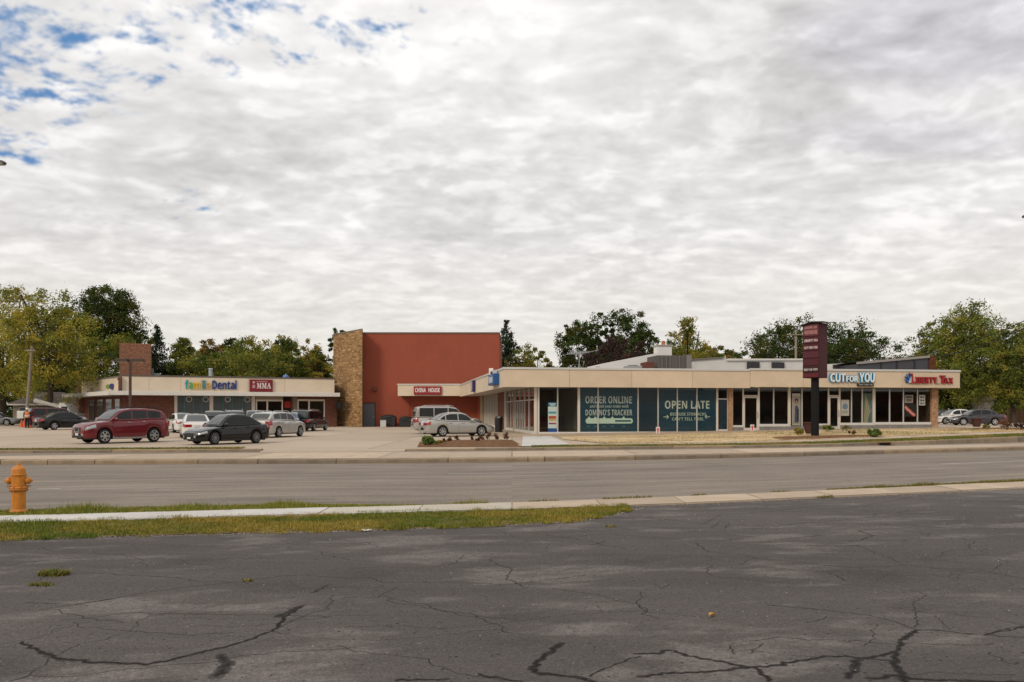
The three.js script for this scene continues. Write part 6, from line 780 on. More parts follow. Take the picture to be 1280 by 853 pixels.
// shrubs
function shrub(label, X, d, h, R, pal, n = 24, name = 'shrub', cat = 'shrub', group) { const r = rng(Math.round(X * 91 + d * 37)), y = rise(X, d) + 0.03, t = thing(name, label, cat, [X, y, -d], 0, group), cl = [], st = []; for (let i = 0; i < n; i++) { const a = r() * 6.283, q = Math.sqrt(r()) * R, yy = h * (0.25 + 0.7 * r() * (1 - 0.4 * q / R)); cl.push([Math.cos(a) * q, yy, Math.sin(a) * q, 0.16 * Math.max(R, h), 30]); if (i % 3 === 0) st.push(branch([Math.cos(a) * q * 0.2, -0.04, Math.sin(a) * q * 0.2], [Math.cos(a) * q, yy, Math.sin(a) * q], 0.012, 0.005, 4)); } part(t, 'stem', merge(st), barkMat); part(t, 'foliage', leafCloud(cl, PAL[pal], 0.055, r), foliageM); return t; }
const gg = (px, py, h = 0) => { let [X, d] = gp(px, py, h); for (let i = 0; i < 6; i++) [X, d] = gp(px, py, rise(X, d) + 0.04); return [X, d]; };
PAL.bright = [[0.12, 0.19, 0.035], [0.08, 0.14, 0.03], [0.17, 0.2, 0.05]]; PAL.dry = [[0.20, 0.085, 0.045], [0.15, 0.07, 0.04], [0.11, 0.075, 0.035]];
{ const S = (label, px, py, h, R, pal, n) => { const [X, d] = gg(px, py); shrub(label, X, d, h, R, pal, n, 'shrub', 'shrub', 'shrubs in the bark beds'); };
  S('bright green leafy shrub at the corner of the bark bed', 535, 557, 0.52, 0.26, 'bright', 34); S('small green shrub beside the bright leafy one', 548, 556, 0.26, 0.2, 'gold', 14);
  [[556, 554.5, 0.34, 0.10], [562, 554, 0.42, 0.14], [571, 552.5, 0.42, 0.12], [590, 551, 0.36, 0.12], [597, 554, 0.42, 0.12], [603, 551, 0.4, 0.14], [611, 550, 0.55, 0.2], [620, 551, 0.4, 0.16], [633, 550, 0.5, 0.2]].forEach(([px, py, h, R], i) => S(['thin reddish shrub in the bark bed behind the driveway', 'upright brown shrub in the bark bed behind the driveway'][i % 2], px, py, h * 0.85, R * 0.75, 'dry', 6));
  S('round green shrub on the bark bed near the storm drain', 1093, 548.5, 0.52, 0.34, 'bright', 40); S('low green weed beside the pylon post', 999, 546, 0.5, 0.25, 'gold', 18); S('leafy green shrub at the foot of the pylon post', 1035, 543.5, 0.55, 0.35, 'mid', 22); S('low brown plant on the bark bed beyond the pylon', 1066, 547, 0.3, 0.2, 'dry', 10); S('low olive plant on the bark bed beyond the pylon', 1058, 543, 0.35, 0.3, 'gold', 10);
  S('tiny green plant beside the terracotta urn', 1233, 536.5, 0.35, 0.25, 'gold', 10); S('reddish shrub in the bark bed in front of the parked cars', 1258, 537.5, 0.75, 0.5, 'dry', 20); S('dark shrub at the edge of the car park', 1276, 537.5, 0.6, 0.35, 'plum', 16); }

// --- grass: blades on the near verges
function bladeGeo() { const g = new THREE.BufferGeometry(); g.setAttribute('position', new THREE.Float32BufferAttribute([-0.5, 0, 0, 0.5, 0, 0, -0.34, 0.55, 0.10, 0.34, 0.55, 0.10, 0.0, 1, 0.34], 3)); g.setIndex([0, 1, 2, 2, 1, 3, 2, 3, 4]); g.computeVertexNormals(); return g; }
function blades(label, spots, name = 'grass') { const m = new THREE.InstancedMesh(bladeGeo(), new THREE.MeshPhysicalMaterial({ roughness: 0.9, specularIntensity: 0.2, side: THREE.DoubleSide }), spots.length), M = new THREE.Matrix4(), Q = new THREE.Quaternion(), E = new THREE.Euler(), c = new THREE.Color(); spots.forEach(([x, y, z, h, w, yaw, lean, col], i) => { E.set(lean, yaw, 0, 'YXZ'); Q.setFromEuler(E); M.compose(new THREE.Vector3(x, y, z), Q, new THREE.Vector3(w, h, h)); m.setMatrixAt(i, M); m.setColorAt(i, c.setRGB(...col)); }); m.name = numbered(name); m.castShadow = m.receiveShadow = true; m.userData = { kind: 'stuff', label, category: 'grass' }; scene.add(m); return m; }
const gcol = (r, X, d) => { const n = fbm(X * 0.9 + 3, d * 1.7 + 8, 4), k = 0.45 + 0.9 * r(), q = clamp((n - 0.30) * 2.4 + (r() - 0.5) * 0.8); return [mix(0.12, 0.37, q) * k, mix(0.17, 0.275, q) * k, mix(0.025, 0.06, q) * k]; };
{ const r = rng(9), s = []; while (s.length < 150000) { const X = mix(-9.5, 1.96, r()), d0 = X < -6.4 ? grassNear(-6.4) + (X + 6.4) * 0.25 : grassNear(X), d1 = walkNear(X) + 0.10, d = mix(d0 - 0.10, d1 + 0.16 * vn(X * 3, 5), r()); if (d1 - d0 < 0.03 || (d < d0 + 0.10 && vn(X * 6, d * 6) < 0.55)) continue; const n = vn(X * 2.2, d * 2.2), f = vn(X * 9, d * 9); if (f < 0.25 && r() < 0.6) continue; s.push([X, 0.004, -d, (0.018 + 0.05 * r() * r()) * (0.6 + 0.8 * n) * (0.7 + 0.6 * f), 0.004 + 0.004 * r(), r() * 6.28, (r() - 0.3) * 1.5, gcol(r, X, d)]); }
  blades('olive and yellowing grass strip between the dark asphalt and the pavement', s); }
{ const r = rng(19), s = []; while (s.length < 45000) { const X = mix(-11.5, -0.4, r()), d0 = walkFar(X), d1 = roadNear(X), d = mix(d0 - 0.05, d1 + 0.03, r()), n = vn(X * 1.3 + 40, 3), tall = smooth(0.5, 0.9, n); if (r() > smooth(-0.4, -3.5, X) + 0.25) continue; const green = r() < 0.62; const k = 0.65 + 0.7 * r(); s.push([X, 0.0, -d, (0.025 + 0.08 * r() * r()) * (0.7 + 1.1 * tall), 0.004 + 0.005 * r(), r() * 6.28, (r() - 0.35) * 1.2, green ? [0.15 * k, 0.20 * k, 0.03 * k] : [0.32 * k, 0.25 * k, 0.06 * k]]); }
  blades('green grass along the kerb beside the fire hydrant', s); }
{ const r = rng(29), s = []; for (let i = 0; i < 900; i++) { const t = r(), X = -7.3 + t * 1.25, d = walkFar(X) + 0.15 + 0.5 * r(), k = 0.7 + 0.6 * r(), y = r() < 0.5; s.push([X, 0.0, -d, 0.04 + 0.34 * r() * r() * r() * Math.exp(-Math.pow((X + 6.95) / 0.45, 2) * 0.6), 0.005 + 0.012 * r() * r(), r() * 6.28, (r() - 0.4) * 0.9, y ? [0.27 * k, 0.22 * k, 0.05 * k] : [0.10 * k, 0.17 * k, 0.03 * k]]); }
  blades('tall weeds growing beside the orange fire hydrant', s, 'weeds'); }
{ const r = rng(39), s = []; const clump = (px, py, n, rad, h) => { const [X, d] = gp(px, py); for (let i = 0; i < n; i++) { const a = r() * 6.28, q = rad * Math.sqrt(r()), k = 0.7 + 0.6 * r(); s.push([X + Math.cos(a) * q, 0.0, -(d + Math.sin(a) * q * 0.6), h * (0.5 + r()), 0.008 + 0.006 * r(), r() * 6.28, (r() - 0.3) * 1.3, r() < 0.6 ? [0.13 * k, 0.16 * k, 0.03 * k] : [0.25 * k, 0.18 * k, 0.06 * k]]); } }; clump(67, 719, 420, 0.15, 0.055); clump(52, 732, 160, 0.11, 0.03); clump(308, 727, 60, 0.06, 0.025); clump(763, 659, 60, 0.08, 0.03); clump(1060, 601, 10, 0.1, 0.02);
  blades('small weed tufts growing out of the asphalt cracks', s, 'weeds'); }
{ const r = rng(49), s = []; const line = (X0, X1, n, h, f, side) => { for (let i = 0; i < n; i++) { const X = mix(X0, X1, r()), g = vn(X * 1.7 + side * 9, 7); if (g < f) continue; const d = side ? walkFar(X) + 0.02 + 0.14 * r() : walkNear(X) - 0.06 + 0.1 * r(), k = 0.7 + 0.6 * r(); s.push([X, 0.01, -d, (h * (0.4 + r())) * (0.6 + g), 0.008 + 0.006 * r(), r() * 6.28, (r() - 0.4) * 0.9, r() < 0.5 ? [0.13 * k, 0.15 * k, 0.03 * k] : [0.24 * k, 0.18 * k, 0.06 * k]]); } }; line(-1, 6.2, 2600, 0.035, 0.62, 1); line(6.0, 16, 9000, 0.05, 0.22, 1); line(2.2, 6, 1600, 0.03, 0.66, 0);
  blades('weeds along the edges of the pavement', s, 'weeds'); }
{ const r = rng(59), s = []; const strip = (X0, X1, n, off, wid, h) => { for (let i = 0; i < n; i++) { const X = mix(X0, X1, r()), d = curb(X) + off + wid * r(), k = 0.7 + 0.6 * r(), q = vn(X * 0.8, d * 0.8); s.push([X, rise(X, d) + 0.015, -d, h * (0.5 + r()), 0.02 + 0.015 * r(), r() * 6.28, (r() - 0.4) * 0.9, q > 0.45 ? [0.24 * k, 0.19 * k, 0.055 * k] : [0.13 * k, 0.145 * k, 0.03 * k]]); } }; strip(-26, DRIVE0 - 1.2, 16000, 0.05, 1.5, 0.06); strip(DRIVE1 + 5.5, 34, 26000, 0.05, 2.0, 0.06);
  blades('dry grass on the verges across the street', s); }
{ const r = rng(69), s = []; while (s.length < 30000) { const X = mix(3.5, 42, r()), a = curb(X) + 3.9, b = X < 31.5 ? facadeD(X) - 0.7 : 56 - (X - 31.5) * 0.25, d = mix(a, b, Math.pow(r(), 1.2)); if (b < a + 0.5 || d < 46 - (X - 3) * 3.2) continue; const g = fbm(X * 0.35, d * 0.6, 4), k = 0.7 + 0.6 * r(); if (g < 0.42) continue; s.push([X, rise(X, d) + 0.025, -d, 0.05 * (0.4 + r()), 0.02 + 0.02 * r(), r() * 6.28, (r() - 0.3) * 1.5, g > 0.6 && r() < 0.6 ? [0.15 * k, 0.16 * k, 0.04 * k] : [0.55 * k, 0.42 * k, 0.24 * k]]); }
  blades('dry straw coloured lawn in front of the long row of shops', s); }
// ---------------------------------------------------------------- street objects
{ // fire hydrant
  const [X, d] = gp(23, 641), h = thing('fire_hydrant', 'orange fire hydrant with two pointed side caps on the grass verge', 'hydrant', [X, 0.0, -d], Math.PI + 0.25);
  const om = std([0.74, 0.27, 0.03], { map: rep(mottleT, 0.35), roughness: 0.42, bumpMap: rep(grainT, 0.25), bumpScale: 0.0015 }); const k = 0.76 / 0.80;
  const lathe = (pts, n = 28) => { const g = new THREE.LatheGeometry(pts.map(([r, y]) => new THREE.Vector2(r * k, y * k)), n); g.computeVertexNormals(); return g; };
  part(h, 'barrel', lathe([[0, 0], [0.135, 0], [0.14, 0.03], [0.115, 0.045], [0.112, 0.06], [0.105, 0.10], [0.105, 0.355], [0.11, 0.37]]), om); part(h, 'flange', lathe([[0.10, 0.368], [0.138, 0.37], [0.138, 0.40], [0.12, 0.402], [0.138, 0.406], [0.138, 0.436], [0.10, 0.438]]), om);
  part(h, 'upper_barrel', lathe([[0.108, 0.436], [0.108, 0.62], [0.122, 0.625], [0.122, 0.645], [0.106, 0.65]]), om); part(h, 'bonnet', lathe([[0.105, 0.648], [0.103, 0.70], [0.105, 0.725], [0.085, 0.755], [0.055, 0.78], [0.03, 0.79], [0, 0.795]]), om); const nut = new THREE.CylinderGeometry(0.024, 0.028, 0.045, 5); nut.translate(0, 0.80 * k, 0); part(h, 'operating_nut', nut, om);
  for (const s of [-1, 1]) { const c = lathe([[0.0, 0.215], [0.012, 0.213], [0.03, 0.19], [0.058, 0.165], [0.062, 0.15], [0.062, 0.125], [0.05, 0.122], [0.05, 0.09]], 18); c.rotateZ(-s * Math.PI / 2); c.translate(0, 0.535 * k, 0); part(h, 'outlet_cap', c, om); }
  const pc = lathe([[0, 0.155], [0.03, 0.15], [0.06, 0.135], [0.078, 0.125], [0.078, 0.10], [0.06, 0.08]], 20); pc.rotateX(Math.PI / 2); pc.translate(0, 0.53 * k, 0); part(h, 'pumper_cap', pc, om);
  for (let i = 0; i < 8; i++) { const a = i / 8 * 6.283 + 0.2, b = new THREE.CylinderGeometry(0.012, 0.012, 0.09, 6); b.translate(Math.cos(a) * 0.123, 0.403 * k, Math.sin(a) * 0.123); part(h, 'bolt', b, std([0.35, 0.10, 0.02], { roughness: 0.7 })); }
  for (const s of [-1, 1]) { const ring = new THREE.TorusGeometry(0.018, 0.004, 5, 10); ring.translate(s * 0.15, 0.44 * k, 0.02); part(h, 'chain', ring, std([0.25, 0.09, 0.03], { roughness: 0.8 })); }
}
{ // parking-lot lamp with a T head
  const d = 54, X = at(162.5, 0, d)[0], y = rise(X, d), t = thing('car_park_lamp', 'brown car park lamp post with flat T shaped head above the dark red suv', 'lamp post', [X, y, -d], 0.08), brown = std([0.055, 0.032, 0.024], { roughness: 0.5 }), top = at(0, 448.5, d)[1] - y, low = at(0, 452.4, d)[1] - y;
  part(t, 'base', cyl(0.24, 0.22, 0.35), std([0.35, 0.31, 0.27])); part(t, 'pole', rbox(-0.075, 0.075, 0.35, low, -0.075, 0.075, 0.015), brown); for (const s of [-1, 1]) { part(t, 'lamp_head', rbox(s > 0 ? 0.12 : -0.92, s > 0 ? 0.92 : -0.12, low, top, -0.2, 0.2, 0.03), brown); part(t, 'lens', box(s > 0 ? 0.2 : -0.85, s > 0 ? 0.85 : -0.2, low - 0.02, low - 0.002, -0.14, 0.14), std([0.5, 0.48, 0.42])); } part(t, 'arm', rbox(-0.119, 0.119, low + 0.03, top - 0.03, -0.06, 0.06, 0.01), brown);
}
function wire(label, pts, r = 0.014) { const g = tube(pts, r, 40, 4), m = new THREE.Mesh(g, std([0.03, 0.028, 0.026], { roughness: 0.8 })); m.name = numbered('overhead_wire'); m.castShadow = true; m.userData = { label, category: 'wire', group: 'overhead wires' }; scene.add(m); }
const sag = (a, b, s) => [0, 0.25, 0.5, 0.75, 1].map((t) => [mix(a[0], b[0], t), mix(a[1], b[1], t) - s * 4 * t * (1 - t), mix(a[2], b[2], t)]);
{ // wooden utility pole, leaning
  const d = 79, b = at(31.5, 535, d), X = b[0], y = rise(X, d) - 0.1, t = thing('utility_pole', 'leaning wooden utility pole beside the orange cones', 'utility pole', [X, y, -d], 0), wood = std([0.34, 0.29, 0.24], { map: rep(mottleT, 0.8), roughness: 0.95 }), tp = at(39.5, 433, d);
  const H = tp[1] - y; part(t, 'pole', branch([0, 0, 0], [tp[0] - X, H, 0], 0.17, 0.11, 10), wood); part(t, 'crossarm', rbox(tp[0] - X - 0.5, tp[0] - X + 0.4, H - 0.5, H - 0.38, 0.13, 0.24, 0.01), wood); for (const q of [-0.4, 0.3]) part(t, 'insulator', cyl(0.05, 0.04, 0.14, tp[0] - X + q, H - 0.378, 0.18, 8), std([0.2, 0.18, 0.16]));
  wire('overhead wire crossing in front of the trees above the brick shops, upper strand', sag([tp[0], tp[1] - 0.25, -d], at(425, 451, 100), 0.7), 0.022); wire('overhead wire crossing in front of the trees above the brick shops, lower strand', sag([tp[0], tp[1] - 1.2, -d], at(425, 455, 100), 0.9), 0.022); wire('overhead wire running out of view from the leaning pole', sag([tp[0], tp[1] - 0.25, -d], at(-60, 420, 60), 0.4)); wire('low slack wire between the leaning pole and the brick chimney', sag([tp[0] - 0.15, tp[1] - 4.4, -d], at(148, 473, 86), 0.3));
}
{ // traffic cones round the work place
  const proto = (() => { const c = new THREE.Group(), om = std([0.62, 0.10, 0.03], { roughness: 0.6 }); part(c, 'base', rbox(-0.2, 0.2, 0, 0.04, -0.2, 0.2, 0.012), om); part(c, 'cone', cyl(0.15, 0.03, 0.68, 0, 0.04, 0), om); part(c, 'band', cyl(0.108, 0.075, 0.16, 0, 0.27, 0), std([0.7, 0.68, 0.66], { roughness: 0.4 })); return c; })();
  [[26.5, 535, 76.5], [30, 534.6, 78], [37.3, 536, 74], [42.3, 534.8, 77.5]].forEach(([px, py, d]) => { const X = at(px, py, d)[0], c = proto.clone(); c.name = numbered('traffic_cone'); c.position.set(X, rise(X, d) + 0.004, -d); c.userData = { label: 'orange traffic cone by the leaning utility pole', category: 'cone', group: 'cones by the utility pole' }; scene.add(c); });
}
{ // bucket truck boom behind the cars: white service truck
  const d = 84, X = at(64, 0, d)[0], y = rise(X, d) + 0.004, t = thing('bucket_truck', 'white bucket truck with folded boom in front of the grey garage', 'truck', [X, y, -d], 0.05), wm = paint(0.62, 0.62, 0.6, 0), dark = trimM;
  part(t, 'chassis', rbox(-3.0, 2.9, 0.5, 0.75, -0.5, 0.5, 0.04), dark); part(t, 'cab', (() => { const s = new THREE.Shape([[1.3, 0.55], [2.95, 0.55], [3.0, 1.2], [2.35, 1.35], [1.95, 2.15], [1.3, 2.2]].map((p) => new THREE.Vector2(...p))), g = new THREE.ExtrudeGeometry(s, { depth: 1.9, bevelEnabled: true, bevelSize: 0.05, bevelThickness: 0.05, bevelSegments: 2 }); g.translate(0, 0, -0.95); return muv(g); })(), wm); part(t, 'side_window', box(1.5, 2.1, 1.45, 2.0, 1.002, 1.012), carGlassM); part(t, 'service_body', rbox(-3.0, 1.2, 0.75, 1.55, -1.0, 1.0, 0.04), wm);
  part(t, 'turret', cyl(0.3, 0.25, 0.7, 0.9, 1.55, 0), wm); part(t, 'boom', (() => { const a = at(47, 501.5, d), b = at(70, 512, d); return merge([branch([0.9, 2.1, 0], [a[0] - X, a[1] - y, 0.1], 0.13, 0.16, 8), branch([a[0] - X - 0.1, a[1] - y + 0.05, 0.35], [b[0] - X + 0.8, b[1] - y + 0.2, 0.35], 0.24, 0.14, 8)]); })(), std([0.64, 0.62, 0.58])); part(t, 'bucket', rbox(1.15, 1.75, 1.58, 2.4, 0.1, 0.75, 0.05), std([0.6, 0.58, 0.55]));
  for (const [x, z] of [[2.2, 0.9], [2.2, -0.9], [-1.8, 0.9], [-1.8, -0.9]]) { const w = new THREE.Group(); w.name = 'wheel'; w.position.set(x, 0.44, z); t.add(w); const ty = new THREE.CylinderGeometry(0.44, 0.44, 0.28, 20); ty.rotateX(PI / 2); part(w, 'tyre', ty, tyreM); const ri = new THREE.CylinderGeometry(0.24, 0.24, 0.3, 16); ri.rotateX(PI / 2); part(w, 'rim', ri, rimM); }
}
{ // small garage with hipped roof
  const d = 97, X = at(52, 0, d)[0], y = rise(X, d) - 0.08, g = thing('garage_house', 'small pale garage with broad grey hip roof behind the utility pole', 'house', [X, y, -d], 0.06), x0 = -3.4, x1 = 3.4, sidingM = std([0.36, 0.31, 0.26], { map: rep(mottleT, 2), roughness: 0.9 });
  part(g, 'wall', box(x0, x1, 0, 2.55, -6, 0), sidingM); const ov = 0.45, ry = 4.0; const a = [x0 - ov, 2.5, ov], b = [x1 + ov, 2.5, ov], c = [x1 + ov, 2.5, -6 - ov], e = [x0 - ov, 2.5, -6 - ov], m1 = [x0 + 1.4, ry, -3], m2 = [x1 - 2.4, ry, -3];
  const roof = part(g, 'roof', quads([[a, b, m2, m1], [b, c, m2, m2], [c, e, m1, m2], [e, a, m1, m1]]), std([0.15, 0.13, 0.115], { map: rep(mottleT, 1.2), roughness: 0.95 })); part(roof, 'fascia_board', box(x0 - ov, x1 + ov, 2.32, 2.49, ov - 0.03, ov), whiteTrimM);
  const w = part(g, 'window', box(-2.6, -1.9, 0.9, 2.0, 0.002, 0.03), std([0.05, 0.07, 0.08], { roughness: 0.15 })); part(w, 'frame', merge([box(-2.7, -2.6, 0.8, 2.1, 0.002, 0.05), box(-1.9, -1.8, 0.8, 2.1, 0.002, 0.05), box(-2.6, -1.9, 2.0, 2.1, 0.002, 0.05), box(-2.6, -1.9, 0.8, 0.9, 0.002, 0.05)]), std([0.4, 0.42, 0.42])); part(g, 'garage_door', rbox(-0.6, 2.4, 0.05, 2.15, 0.002, 0.05, 0.01), std([0.12, 0.10, 0.095]));
}
{ // white shed and board fence at the right
  const d = 92, X = at(1233, 0, d)[0], y = rise(X, d) - 0.06, g = thing('garden_shed', 'small white shed with flat eaves beside the wooden fence', 'shed', [X, y, -d], 0); part(g, 'wall', box(-0.9, 0.9, 0, 2.6, -1.8, 0), std([0.50, 0.48, 0.45], { map: rep(mottleT, 1) })); part(g, 'roof', quads([[[-1.15, 2.6, 0.3], [1.15, 2.6, 0.3], [0.9, 3.1, -0.9], [-0.9, 3.1, -0.9]], [[-1.15, 2.6, 0.3], [-0.9, 3.1, -0.9], [-1.15, 2.6, -2.1], [-1.15, 2.6, -2.1]], [[1.15, 2.6, 0.3], [1.15, 2.6, -2.1], [0.9, 3.1, -0.9], [0.9, 3.1, -0.9]], [[-1.15, 2.6, -2.1], [-0.9, 3.1, -0.9], [0.9, 3.1, -0.9], [1.15, 2.6, -2.1]]]), std([0.34, 0.30, 0.24])); part(g, 'door', rbox(-0.5, 0.5, 0.05, 2.1, 0.002, 0.04, 0.01), std([0.42, 0.40, 0.37]));
  const f = thing('board_fence', 'brown wooden board fence behind the car park', 'fence', [at(1243, 0, 90)[0], rise(50, 90) - 0.05, -90], 0.0), wm = [[0.15, 0.085, 0.045], [0.13, 0.075, 0.042], [0.17, 0.1, 0.055]].map((c) => std(c, { roughness: 0.95 })); for (let i = 0; i < 40; i++) part(f, 'board', box(i * 0.16, i * 0.16 + 0.152, 0.05, 1.85 + 0.03 * ((i * 7) % 3), 0, 0.02), wm[(i * 5) % 3]); for (const q of [0.4, 1.5]) part(f, 'rail', box(0, 6.4, q, q + 0.09, -0.06, -0.002), wm[1]); for (const q of [1.4, 3.8, 6.2]) part(f, 'post', box(q, q + 0.12, -0.1, 2.0, 0.022, 0.12), std([0.26, 0.2, 0.15]));
}
{ // bins by the red wall
  const bin = (label, px, w, h) => { const d = 85.6, X = at(px, 0, d)[0], t = thing('dumpster', label, 'dumpster', [X, rise(X, d) + 0.004, -d], 0), m = std([0.018, 0.019, 0.02], { roughness: 0.6 }); const s = new THREE.Shape([[-w / 2, 0.08], [w / 2, 0.08], [w / 2 + 0.08, h * 0.78], [-w / 2 - 0.08, h * 0.78]].map((p) => new THREE.Vector2(...p))), g = new THREE.ExtrudeGeometry(s, { depth: 0.95, bevelEnabled: true, bevelSize: 0.03, bevelThickness: 0.03, bevelSegments: 2 }); g.translate(0, 0, -0.5); part(t, 'tub', muv(g), m); const l = new THREE.SphereGeometry(1, 18, 8, 0, 6.283, 0, PI / 2); l.scale(w / 2 + 0.1, h * 0.24, 0.58); l.translate(0, h * 0.79, 0); part(t, 'lid', l, m); for (const q of [-1, 1]) for (const z of [-0.35, 0.35]) { const wh = new THREE.CylinderGeometry(0.08, 0.08, 0.06, 10); wh.rotateX(PI / 2); wh.translate(q * w * 0.38, 0.08, z); part(t, 'wheel', wh, tyreM); } part(t, 'handle', tube([[-w * 0.3, h * 0.6, 0.5], [-w * 0.3, h * 0.62, 0.58], [w * 0.3, h * 0.62, 0.58], [w * 0.3, h * 0.6, 0.5]], 0.02, 10), m); };
  bin('black lidded dumpster beside the white box at the red wall', 485.5, 1.45, 1.28); bin('black lidded dumpster partly behind the silver suv', 507.5, 1.2, 1.1);
  const X = at(479, 0, 84.5)[0], b = thing('white_box', 'small white box standing in front of the black dumpster', 'box', [X, rise(X, 84.5) + 0.004, -84.5], 0.05); part(b, 'case', rbox(-0.3, 0.3, 0, 0.68, -0.15, 0.15, 0.02), std([0.5, 0.5, 0.5])); part(b, 'lid', rbox(-0.32, 0.32, 0.682, 0.74, -0.17, 0.17, 0.02), std([0.42, 0.42, 0.42]));
}
{ // litter bin under the canopy
  const d = 57.5, X = at(623.5, 0, d)[0], t = thing('litter_bin', 'black domed litter bin under the shop canopy', 'bin', [X, 0.145, -d], 0), m = std([0.012, 0.012, 0.013], { roughness: 0.5 }); part(t, 'body', cyl(0.27, 0.29, 0.95, 0, 0, 0, 20), m); const dm = new THREE.SphereGeometry(0.3, 18, 8, 0, 6.283, 0, PI / 2); dm.scale(1, 0.75, 1); dm.translate(0, 0.955, 0); part(t, 'dome', dm, m); part(t, 'flap', rbox(-0.12, 0.12, 1.0, 1.13, 0.22, 0.29, 0.01), std([0.25, 0.25, 0.25])); part(t, 'foot_ring', cyl(0.24, 0.24, 0.03, 0, 0, 0, 20), std([0.1, 0.1, 0.1]));
}
{ // red and white arrow signs stuck in the lawn
  const arrow = (label, px, py, d) => { const X = at(px, 0, d)[0], Y = rise(X, d) + 0.03, h = at(0, py, d)[1] - Y, t = thing('lawn_sign', label, 'sign', [X, Y, -d], 0.1, 'small lawn signs'); for (const q of [-0.08, 0.08]) part(t, 'stake', cyl(0.008, 0.008, 0.3, q, -0.08, 0, 5), aluM); part(t, 'board', rbox(-0.13, 0.13, 0.1, 0.52, -0.012, 0.012, 0.006), std([0.66, 0.62, 0.62])); const s = new THREE.Shape([[-0.045, 0.14], [0.045, 0.14], [0.045, 0.33], [0.11, 0.33], [0, 0.49], [-0.11, 0.33], [-0.045, 0.33]].map((p) => new THREE.Vector2(...p))), g = new THREE.ExtrudeGeometry(s, { depth: 0.004, bevelEnabled: false }); g.translate(0, 0, 0.013); part(t, 'arrow', g, std([0.55, 0.09, 0.10])); };
  arrow('small red and white sign stuck in the lawn below the teal windows', 822.5, 531.5, 51.4); arrow('small red and white sign stuck in the lawn before the glass door', 940.5, 529.5, 52.4);
}
{ // clay urns
  const urn = (label, px, py, s, d) => { const X = at(px, 0, d)[0], t = thing('clay_urn', label, 'planter', [X, rise(X, d) + 0.10, -d], 0), g = new THREE.LatheGeometry([[0, 0], [0.26, 0], [0.3, 0.06], [0.38, 0.35], [0.42, 0.62], [0.44, 0.70], [0.48, 0.72], [0.48, 0.80], [0.40, 0.80], [0.38, 0.66], [0, 0.64]].map(([a, b]) => new THREE.Vector2(a * s, b * s)), 22); part(t, 'pot', g, std([0.11, 0.05, 0.042], { map: rep(mottleT, 0.6), roughness: 0.85 })); part(t, 'soil', cyl(0.37 * s, 0.37 * s, 0.02, 0, 0.66 * s, 0, 16), std([0.06, 0.04, 0.03])); return t; };
  urn('tall clay urn standing beside the dark pylon post', 1012.5, 542, 0.85, 48.2); urn('clay urn in the bark bed in front of the dark grey sedan', 1221, 536, 0.8, 59.5);
}
{ // storm drain in the kerb
  const X = 18.85, d = curb(X), t = thing('storm_drain', 'rusty kerb inlet storm drain in the far kerb', 'drain', [X, ROAD_Y, -d], Math.atan2(curb(X + 0.5) - curb(X - 0.5), 1)); const ru = std([0.22, 0.12, 0.05], { map: rep(mottleT, 0.4), roughness: 0.9 }); part(t, 'hood', rbox(-0.42, 0.42, 0.105, 0.155, -0.16, 0.24, 0.012), ru); part(t, 'opening', box(-0.38, 0.38, 0.0, 0.104, 0.165, 0.20), std([0.006, 0.006, 0.006])); for (const s of [-1, 1]) part(t, 'cheek', rbox(s > 0 ? 0.381 : -0.42, s > 0 ? 0.42 : -0.381, 0, 0.104, 0.0, 0.23, 0.008), ru); part(t, 'grate', merge([-0.3, -0.18, -0.06, 0.06, 0.18, 0.3].map((x) => box(x - 0.02, x + 0.02, 0.002, 0.012, 0.24, 0.6))), std([0.05, 0.04, 0.035]));
}
{ // dark pole and wooden pole beyond the shop roof
  const pole = (label, px, top, d, w, c) => { const X = at(px, 0, d)[0], y = rise(X, d), H = at(0, top, d)[1] - y, t = thing('utility_pole', label, 'utility pole', [X, y - 0.1, -d], 0); part(t, 'pole', branch([0, 0, 0], [0, H, 0], w, w * 0.75, 8), std(c, { roughness: 0.9 })); return [t, H]; };
  const [a, ha] = pole('thin black pole in front of the yellow green tree behind the roof', 859.5, 415, 84, 0.11, [0.014, 0.013, 0.014]); part(a, 'cap', cyl(0.13, 0.13, 0.5, 0, ha - 0.5, 0, 8), std([0.012, 0.012, 0.014]));
  const [b, hb] = pole('pale wooden pole behind the maroon pylon sign', 995, 411, 84, 0.15, [0.26, 0.22, 0.18]); part(b, 'crossarm', rbox(-0.9, 0.9, hb - 0.6, hb - 0.5, 0.12, 0.22, 0.01), std([0.24, 0.2, 0.16]));
  const P = at(995, 414, 84); wire('overhead wire from the pale pole to beyond the trees, upper strand', sag([P[0], P[1] - 2.0, -84], at(1130, 448, 88), 0.2), 0.03); wire('overhead wire from the pale pole to beyond the trees, lower strand', sag([P[0], P[1] - 2.6, -84], at(1112, 451, 88), 0.3), 0.03); wire('overhead wire from the pale pole over the white parapet', sag([P[0], P[1] - 2.2, -84], at(925, 442, 90), 0.15), 0.02);
  wire('overhead wire crossing in front of the ragged trees, upper strand', sag(at(1310, 388, 60), at(1140, 446, 86), 0.5), 0.04); wire('overhead wire crossing in front of the ragged trees, lower strand', sag(at(1310, 396, 60), at(1160, 447, 86), 0.6), 0.04);
}
